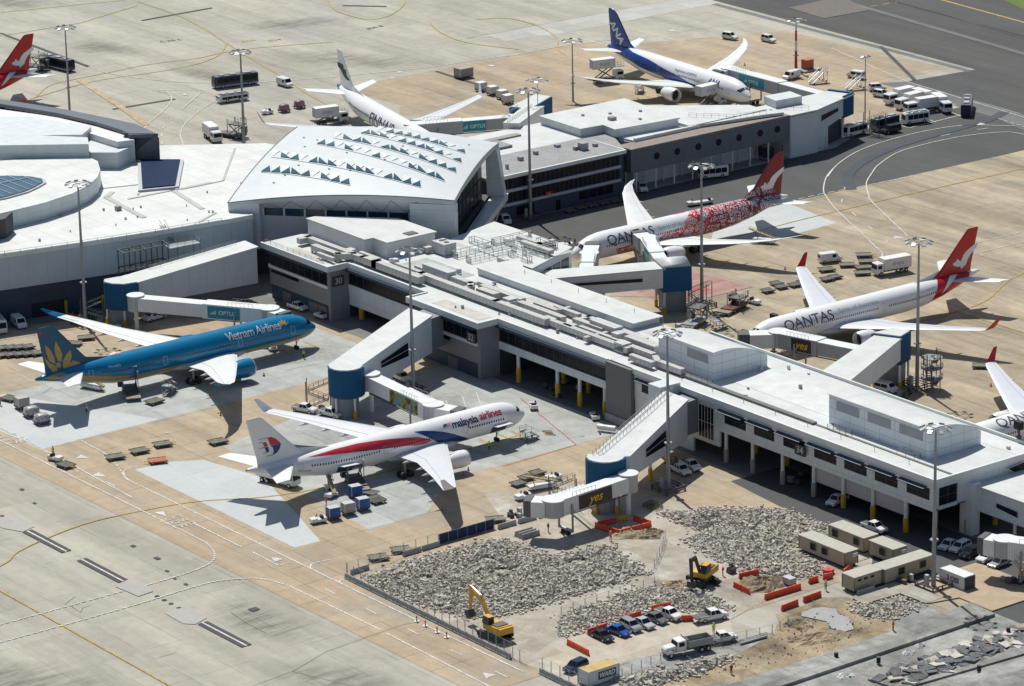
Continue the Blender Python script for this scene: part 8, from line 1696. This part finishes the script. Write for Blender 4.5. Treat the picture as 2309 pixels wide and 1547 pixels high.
# excavators
def excavator(label, bodym, boom, px, heading, swing=0, nm='excavator'):
    t = thing(nm, label, 'excavator')
    for s in (-1,1):
        tr = MB(); extr(tr,[(-2.1,.25),(-1.8,.02),(1.8,.02),(2.15,.28),(2.1,.75),(1.8,.95),(-1.8,.95),(-2.1,.75)],.6,.05,s*1.2); o = tr.build('track',RUBBER,t)
        MB().box(-1.7,1.7,s*1.2-.2,s*1.2+.2,.3,.6).build('track_frame',YG,o)
    MB().box(-.9,.9,-.9,.9,.5,1.1).build('undercarriage',YG,t); R = Matrix.Rotation(swing,4,'Z')
    def sub(nm, mb, m, par=t):
        mb.v = [tuple(R @ Vector(v)) for v in mb.v]; return mb.build(nm, m, par)
    b = MB(); extr(b,[(-2.3,1.15),(1.2,1.15),(1.2,1.9),(-.3,2.1),(-2.3,2.2),(-2.5,1.7)],2.5,.1); ho = sub('house',b,bodym); sub('engine_deck',MB().box(-1.9,-.5,-.9,1.0,2.21,2.3),DSTEEL)
    cb = MB(); extr(cb,[(-.3,1.9),(1.35,1.9),(1.4,2.2),(1.1,3.05),(-.2,3.05)],.95,.06,.75); sub('cab',cb,mat('cab_dark',(.03,.035,.04),.3))
    sub('cab_roof',MB().box(-.2,1.1,.32,1.18,3.05,3.12),bodym); sub('counterweight',MB().box(-2.75,-2.3,-1.15,1.15,1.2,2.1),bodym)
    pr_ = boom; bo = MB()
    for (p,w0),(q,w1) in zip(pr_[0],pr_[0][1:]):
        bo.add([(p[0]-.0,-.2,p[1]-w0),(p[0],.2,p[1]-w0),(p[0],.2,p[1]+w0),(p[0],-.2,p[1]+w0),(q[0],-.2,q[1]-w1),(q[0],.2,q[1]-w1),(q[0],.2,q[1]+w1),(q[0],-.2,q[1]+w1)],[(0,1,2,3),(4,7,6,5),(0,4,5,1),(1,5,6,2),(2,6,7,3),(3,7,4,0)])
    bb_ = sub('boom',bo,pr_[2]); st = MB(); a, b2 = pr_[1]; d = Vector((b2[0]-a[0],b2[1]-a[1])); n = Vector((-d.y,d.x)).normalized()
    q = [Vector(a)+n*.3-d*.12,Vector(a)-n*.3-d*.12,Vector(b2)-n*.14,Vector(b2)+n*.14]; st.add([(p.x,-.17,p.y) for p in q]+[(p.x,.17,p.y) for p in q],[(0,1,2,3),(7,6,5,4),(0,4,5,1),(1,5,6,2),(2,6,7,3),(3,7,4,0)]); sub('stick',st,pr_[2])
    rm = MB().tube((pr_[0][1][0][0],0,pr_[0][1][0][1]+.5),(a[0]-d.x*.1,0,a[1]-d.y*.1),.1,6); sub('ram',rm,SILVR); bk = MB(); extr(bk,[(b2[0]-.1,b2[1]),(b2[0]+.5,b2[1]-.1),(b2[0]+.6,b2[1]-.9),(b2[0]-.1,b2[1]-1.3),(b2[0]-.6,b2[1]-.9)],1.1,.05); sub('bucket',bk,DSTEEL)
    t.location = (px[0],px[1],.12); t.rotation_euler = (0,0,heading); return t
ex1 = excavator('yellow excavator with raised boom digging at the edge of the rubble',DIGY,([((.9,1.9),.35),((3.2,4.6),.42),((5.6,5.4),.2)],[(5.6,5.4),(5.9,2.2)],DIGY),(109.0,-80.6),rad(8),rad(170))
ex2 = excavator('excavator with dark folded boom and yellow house near the sand mound',DIGY,([((.9,1.9),.3),((2.2,4.4),.36),((3.6,4.6),.2)],[(3.6,4.6),(3.4,1.6)],mat('boom_black',(.03,.03,.03),.5)),(112.4,-38.4),rad(-5),rad(-62))
for o in (ex1,ex2): o.scale = (1.22,1.22,1.22)
gb_ = thing('excavator_bucket','loose dark digging bucket lying right of the folded excavator','bucket',(111.7,-31.4,.1)); q = MB(); q.X = Matrix.Translation((111.7,-31.4,.1)); extr(q,[(-.7,0),(.7,0),(.8,.9),(.2,1.3),(-.5,.9)],1.3,.08); q.build('shell',DSTEEL,gb_); q = MB(); q.X = Matrix.Translation((111.7,-31.4,.1)); q.box(-.15,.15,-.4,.4,1.3,1.7); q.build('bracket',DSTEEL,gb_)
# people
def person(label, x, y, top, legs, hat, ang, z=.1, sit=False):
    t = thing('person', label, 'person', (x,y,z), ang); me = bpy.data.meshes.new('body'); bm = bmesh.new()
    P_ = {'pel':(0,0,.95,.15),'che':(0,0,1.32,.19),'nek':(0,0,1.5,.07),'hed':(.02,0,1.68,.115),'ls':(0,.2,1.42,.075),'le':(.03,.27,1.14,.055),'lh':(.16,.24,.92,.045),'rs':(0,-.2,1.42,.075),'re':(.04,-.27,1.14,.055),'rh':(.2,-.22,.94,.045),'lk':(.06,.11,.5,.08),'lf':(-.02,.12,.06,.06),'lt':(.16,.12,.04,.045),'rk':(0,-.11,.5,.08),'rf':(-.05,-.12,.06,.06),'rt':(.13,-.12,.04,.045),'lp':(0,.1,.88,.11),'rp':(0,-.1,.88,.11)}
    E_s = [('pel','che'),('che','nek'),('nek','hed'),('che','ls'),('ls','le'),('le','lh'),('che','rs'),('rs','re'),('re','rh'),('pel','lp'),('lp','lk'),('lk','lf'),('lf','lt'),('pel','rp'),('rp','rk'),('rk','rf'),('rf','rt')]
    ks = list(P_); vv_ = {k: bm.verts.new(P_[k][:3]) for k in ks}
    for a, b in E_s: bm.edges.new((vv_[a],vv_[b]))
    bm.to_mesh(me); bm.free(); o = bpy.data.objects.new('body', me); COL.objects.link(o); md = o.modifiers.new('skin','SKIN')
    for i, k in enumerate(ks): me.skin_vertices[0].data[i].radius = (P_[k][3],P_[k][3]); me.skin_vertices[0].data[i].use_root = (k == 'pel')
    o.modifiers.new('sub','SUBSURF').levels = 1; dg = bpy.context.evaluated_depsgraph_get(); m2 = bpy.data.meshes.new_from_object(o.evaluated_get(dg)); o.modifiers.clear(); o.data = m2; m2.materials.clear()
    for m_ in (SKIN, top, legs): m2.materials.append(m_)
    for p in m2.polygons:
        c = p.center; p.material_index = 0 if (c.z > 1.5 or (abs(c.y) > .17 and c.z < 1.02 and c.z > .7)) else (1 if c.z > .93 else 2); p.use_smooth = True
    o.parent = t; hh = MB(); hh.lathe([(0,.15),(.02,.16),(.06,.13),(.13,.07),(.14,.01)],(.02,0,1.71),'z',12); ho_ = bpy.data.objects.new('helmet', hh.mesh('helmet', hat)); COL.objects.link(ho_); ho_.parent = t
    vs2 = MB(); vs2.smooth = True; vs2.loft([[(.225*math.cos(a),.25*math.sin(a),z_) if k else (.18*math.cos(a),.21*math.sin(a),z_) for a in [2*math.pi*i/12 for i in range(12)]] for z_,k in ((.95,0),(1.15,1),(1.38,1),(1.47,0))]); v_ = bpy.data.objects.new('vest', vs2.mesh('vest', top)); COL.objects.link(v_); v_.parent = t; return t
person('worker in bright orange vest standing on the long concrete slab',150.4,-29.2,HIVO,TROU,HIVO,.5,.62); person('worker with white helmet and dark red vest at the bottom right',146.4,-61,mat('vest_dark_red',(.30,.06,.05),.7),TROU,WHITE,2.2); person('worker in yellow vest behind the tipper and utility vehicle',131.0,-51.7,HIVIS,TROU,WHITE,-.6); person('worker in dark clothes under the yellow word bridge',75.4,-43.3,mat('vest_olive',(.08,.10,.04),.8),TROU,YELLOW,1.2); person('ground worker by the nose of the dotted airliner',-67.4,75.4,HIVIS,TROU,DARKW,.2); person('ground worker near the rear cargo loader of the teal airliner',-36.5,-71.5,HIVIS,TROU,WHITE,2)
tp_ = T(0,2,462,1050); person('tug driver in green hi-vis top on the taxi road',tp_.x-.1,tp_.y+.1,HIVIS,TROU,DARKW,-1.2,.55)
for i,(x,y,lb,tp2) in enumerate(((26.5,-56.5,'by the rear hold of the ribboned airliner',HIVIS),(38.5,-66,'between the blue containers and the tug',HIVO),(33,-24.5,'near the nose wheel of the ribboned airliner',HIVIS),(-52,-82,'beside the wrapped pallets at the lower left',HIVO),(-37.5,-19,'at the nose wheel of the teal airliner',HIVIS),(28,55,'near the nose wheel of the kangaroo-tailed airliner',HIVIS),(-136,178,'at the nose of the blue-tailed airliner',HIVIS),(86,-37.5,'outside the red barrier ring',HIVO),(112,-33.5,'beside the loose digging bucket',HIVO),(128.5,-24.5,'walking between the orange barriers and the front hut',HIVIS))):
    person('ground worker '+lb+(' in orange' if tp2 is HIVO else ' in yellow'), x, y, tp2, TROU, WHITE if i > 6 else DARKW, i*1.3)
# small litter of the site: sandbags, pipes, boxes
pp = thing('drain_pipes','bundle of pale and green pipes lying on the dirt right of the tipper','pipes',(137.5,-48,.1))
for i in range(4): MB().tube((136.9+i*.35,-51-i*.3,.35),(137.3+i*.35,-45.5-i*.3,.4),.17,8).build('pipe', mat('pale_pipe',(.45,.44,.36),.6) if i%2 else STEEL, pp)
for i,(x,y,s) in enumerate(((158.3,-33,1.0),(157.4,-29.6,.8),(159,-47.5,1.2))):
    mound('%s white heap of sacks from the right on the lower slab'%nn_[i],x,y,s,s*1.2,.45,mat('white_sack',(.62,.62,.60),.8,var=.2,scale=3),seed=i+9)
for i,(x,y) in enumerate(((152.8,-44),(163,-15),(170.5,-14),(158.6,-40),(171.6,-30))):
    t = thing('black_bin','%s black drum from the left on the demolished slabs'%nn_[i],'drum',(x,y,0)); MB().tube((x,y,.3),(x,y,1.3),.35,10).build('shell',RUBBER,t); MB().tube((x,y,1.3),(x,y,1.36),.37,10).build('lid',DSTEEL,t)
gn = thing('generator','pale generator on a skid beside the orange barriers','generator',(122.6,-27.6,.1)); MB().box(121.6,123.6,-28.3,-26.9,.4,1.5).build('casing',GREYL,gn); MB().box(121.5,123.7,-28.4,-26.8,.1,.4).build('skid',YG,gn)
bs = thing('bushes','dry shrub below the foot of the gate 34 bridge','shrub',(77.5,-20.8,0)); rg = random.Random(5); mb = MB()
for k in range(900):
    a = rg.uniform(0,6.28); r_ = rg.random()**.6*1.7; z_ = rg.random()**.8*1.3*(1-(r_/1.9)**2)+.1; p = Vector((77.5+r_*math.cos(a)*1.3,-20.8+r_*math.sin(a),z_)); d1 = Vector((rg.uniform(-1,1),rg.uniform(-1,1),rg.uniform(-.5,1)))*.16; d2_ = Vector((rg.uniform(-1,1),rg.uniform(-1,1),rg.uniform(-.5,1)))*.12
    mb.add([p,p+d1,p+d1+d2_,p+d2_],[(0,1,2,3)])
mb.build('foliage',mat('dry_foliage',(.16,.16,.08),.9,var=.4,scale=2),bs); MB().tube((77.5,-20.8,0),(77.5,-20.8,.8),.08,6).build('stem',mat('bark',(.10,.07,.05),.9),bs)
# ground power units and clutter under the pier and beside the heads
def clutter(label, x, y, n, sp, seed, z=0):
    rg = random.Random(seed); t = thing('equipment_cluster', label, 'ground equipment', (x,y,0))
    for k in range(n):
        a = x+rg.uniform(-sp,sp); b = y+rg.uniform(-sp,sp); s = rg.uniform(.5,1.2); m_ = rg.choice((YG,DSTEEL,STEEL,GREYL,YELLOW,DSTEEL)); h = rg.uniform(.6,1.6)
        u = MB().box(a-s/2,a+s/2,b-s/3,b+s/3,.25,h).build('equipment_box', m_, t); MB().tube((a-s/3,b-s/2.6,.2),(a-s/3,b+s/2.6,.2),.2,8).tube((a+s/3,b-s/2.6,.2),(a+s/3,b+s/2.6,.2),.2,8).build('wheel', RUBBER, u)
    return t
for i,a in enumerate((('equipment parked under the head of gate 30',-80,-38,6,2.5),('equipment around the blue head pedestal of gate 32',-5.5,-34,5,2.2),('equipment under the pier between the yellow columns',14,9,8,4),('equipment under the pier near gate 34',60,-2,4,2),('equipment below the domed blue head',-13,64.5,8,3.2),('equipment under the east end of the pier',84,9,6,3),('equipment by the gate 34 stair',67.5,-33.5,5,2.4),('equipment in front of the box plant room side',0,53,5,3),('equipment beneath the broad right hand link',60,58,5,2.5),('equipment left of the mast before the marked container',135.5,-11.5,5,1.2),('equipment under the lower right bridge',147,3,5,2.2),('equipment left of the gate 34 bridge cab',66,-43.5,6,2.6))): clutter(a[0],a[1],a[2],a[3],a[4],40+i)
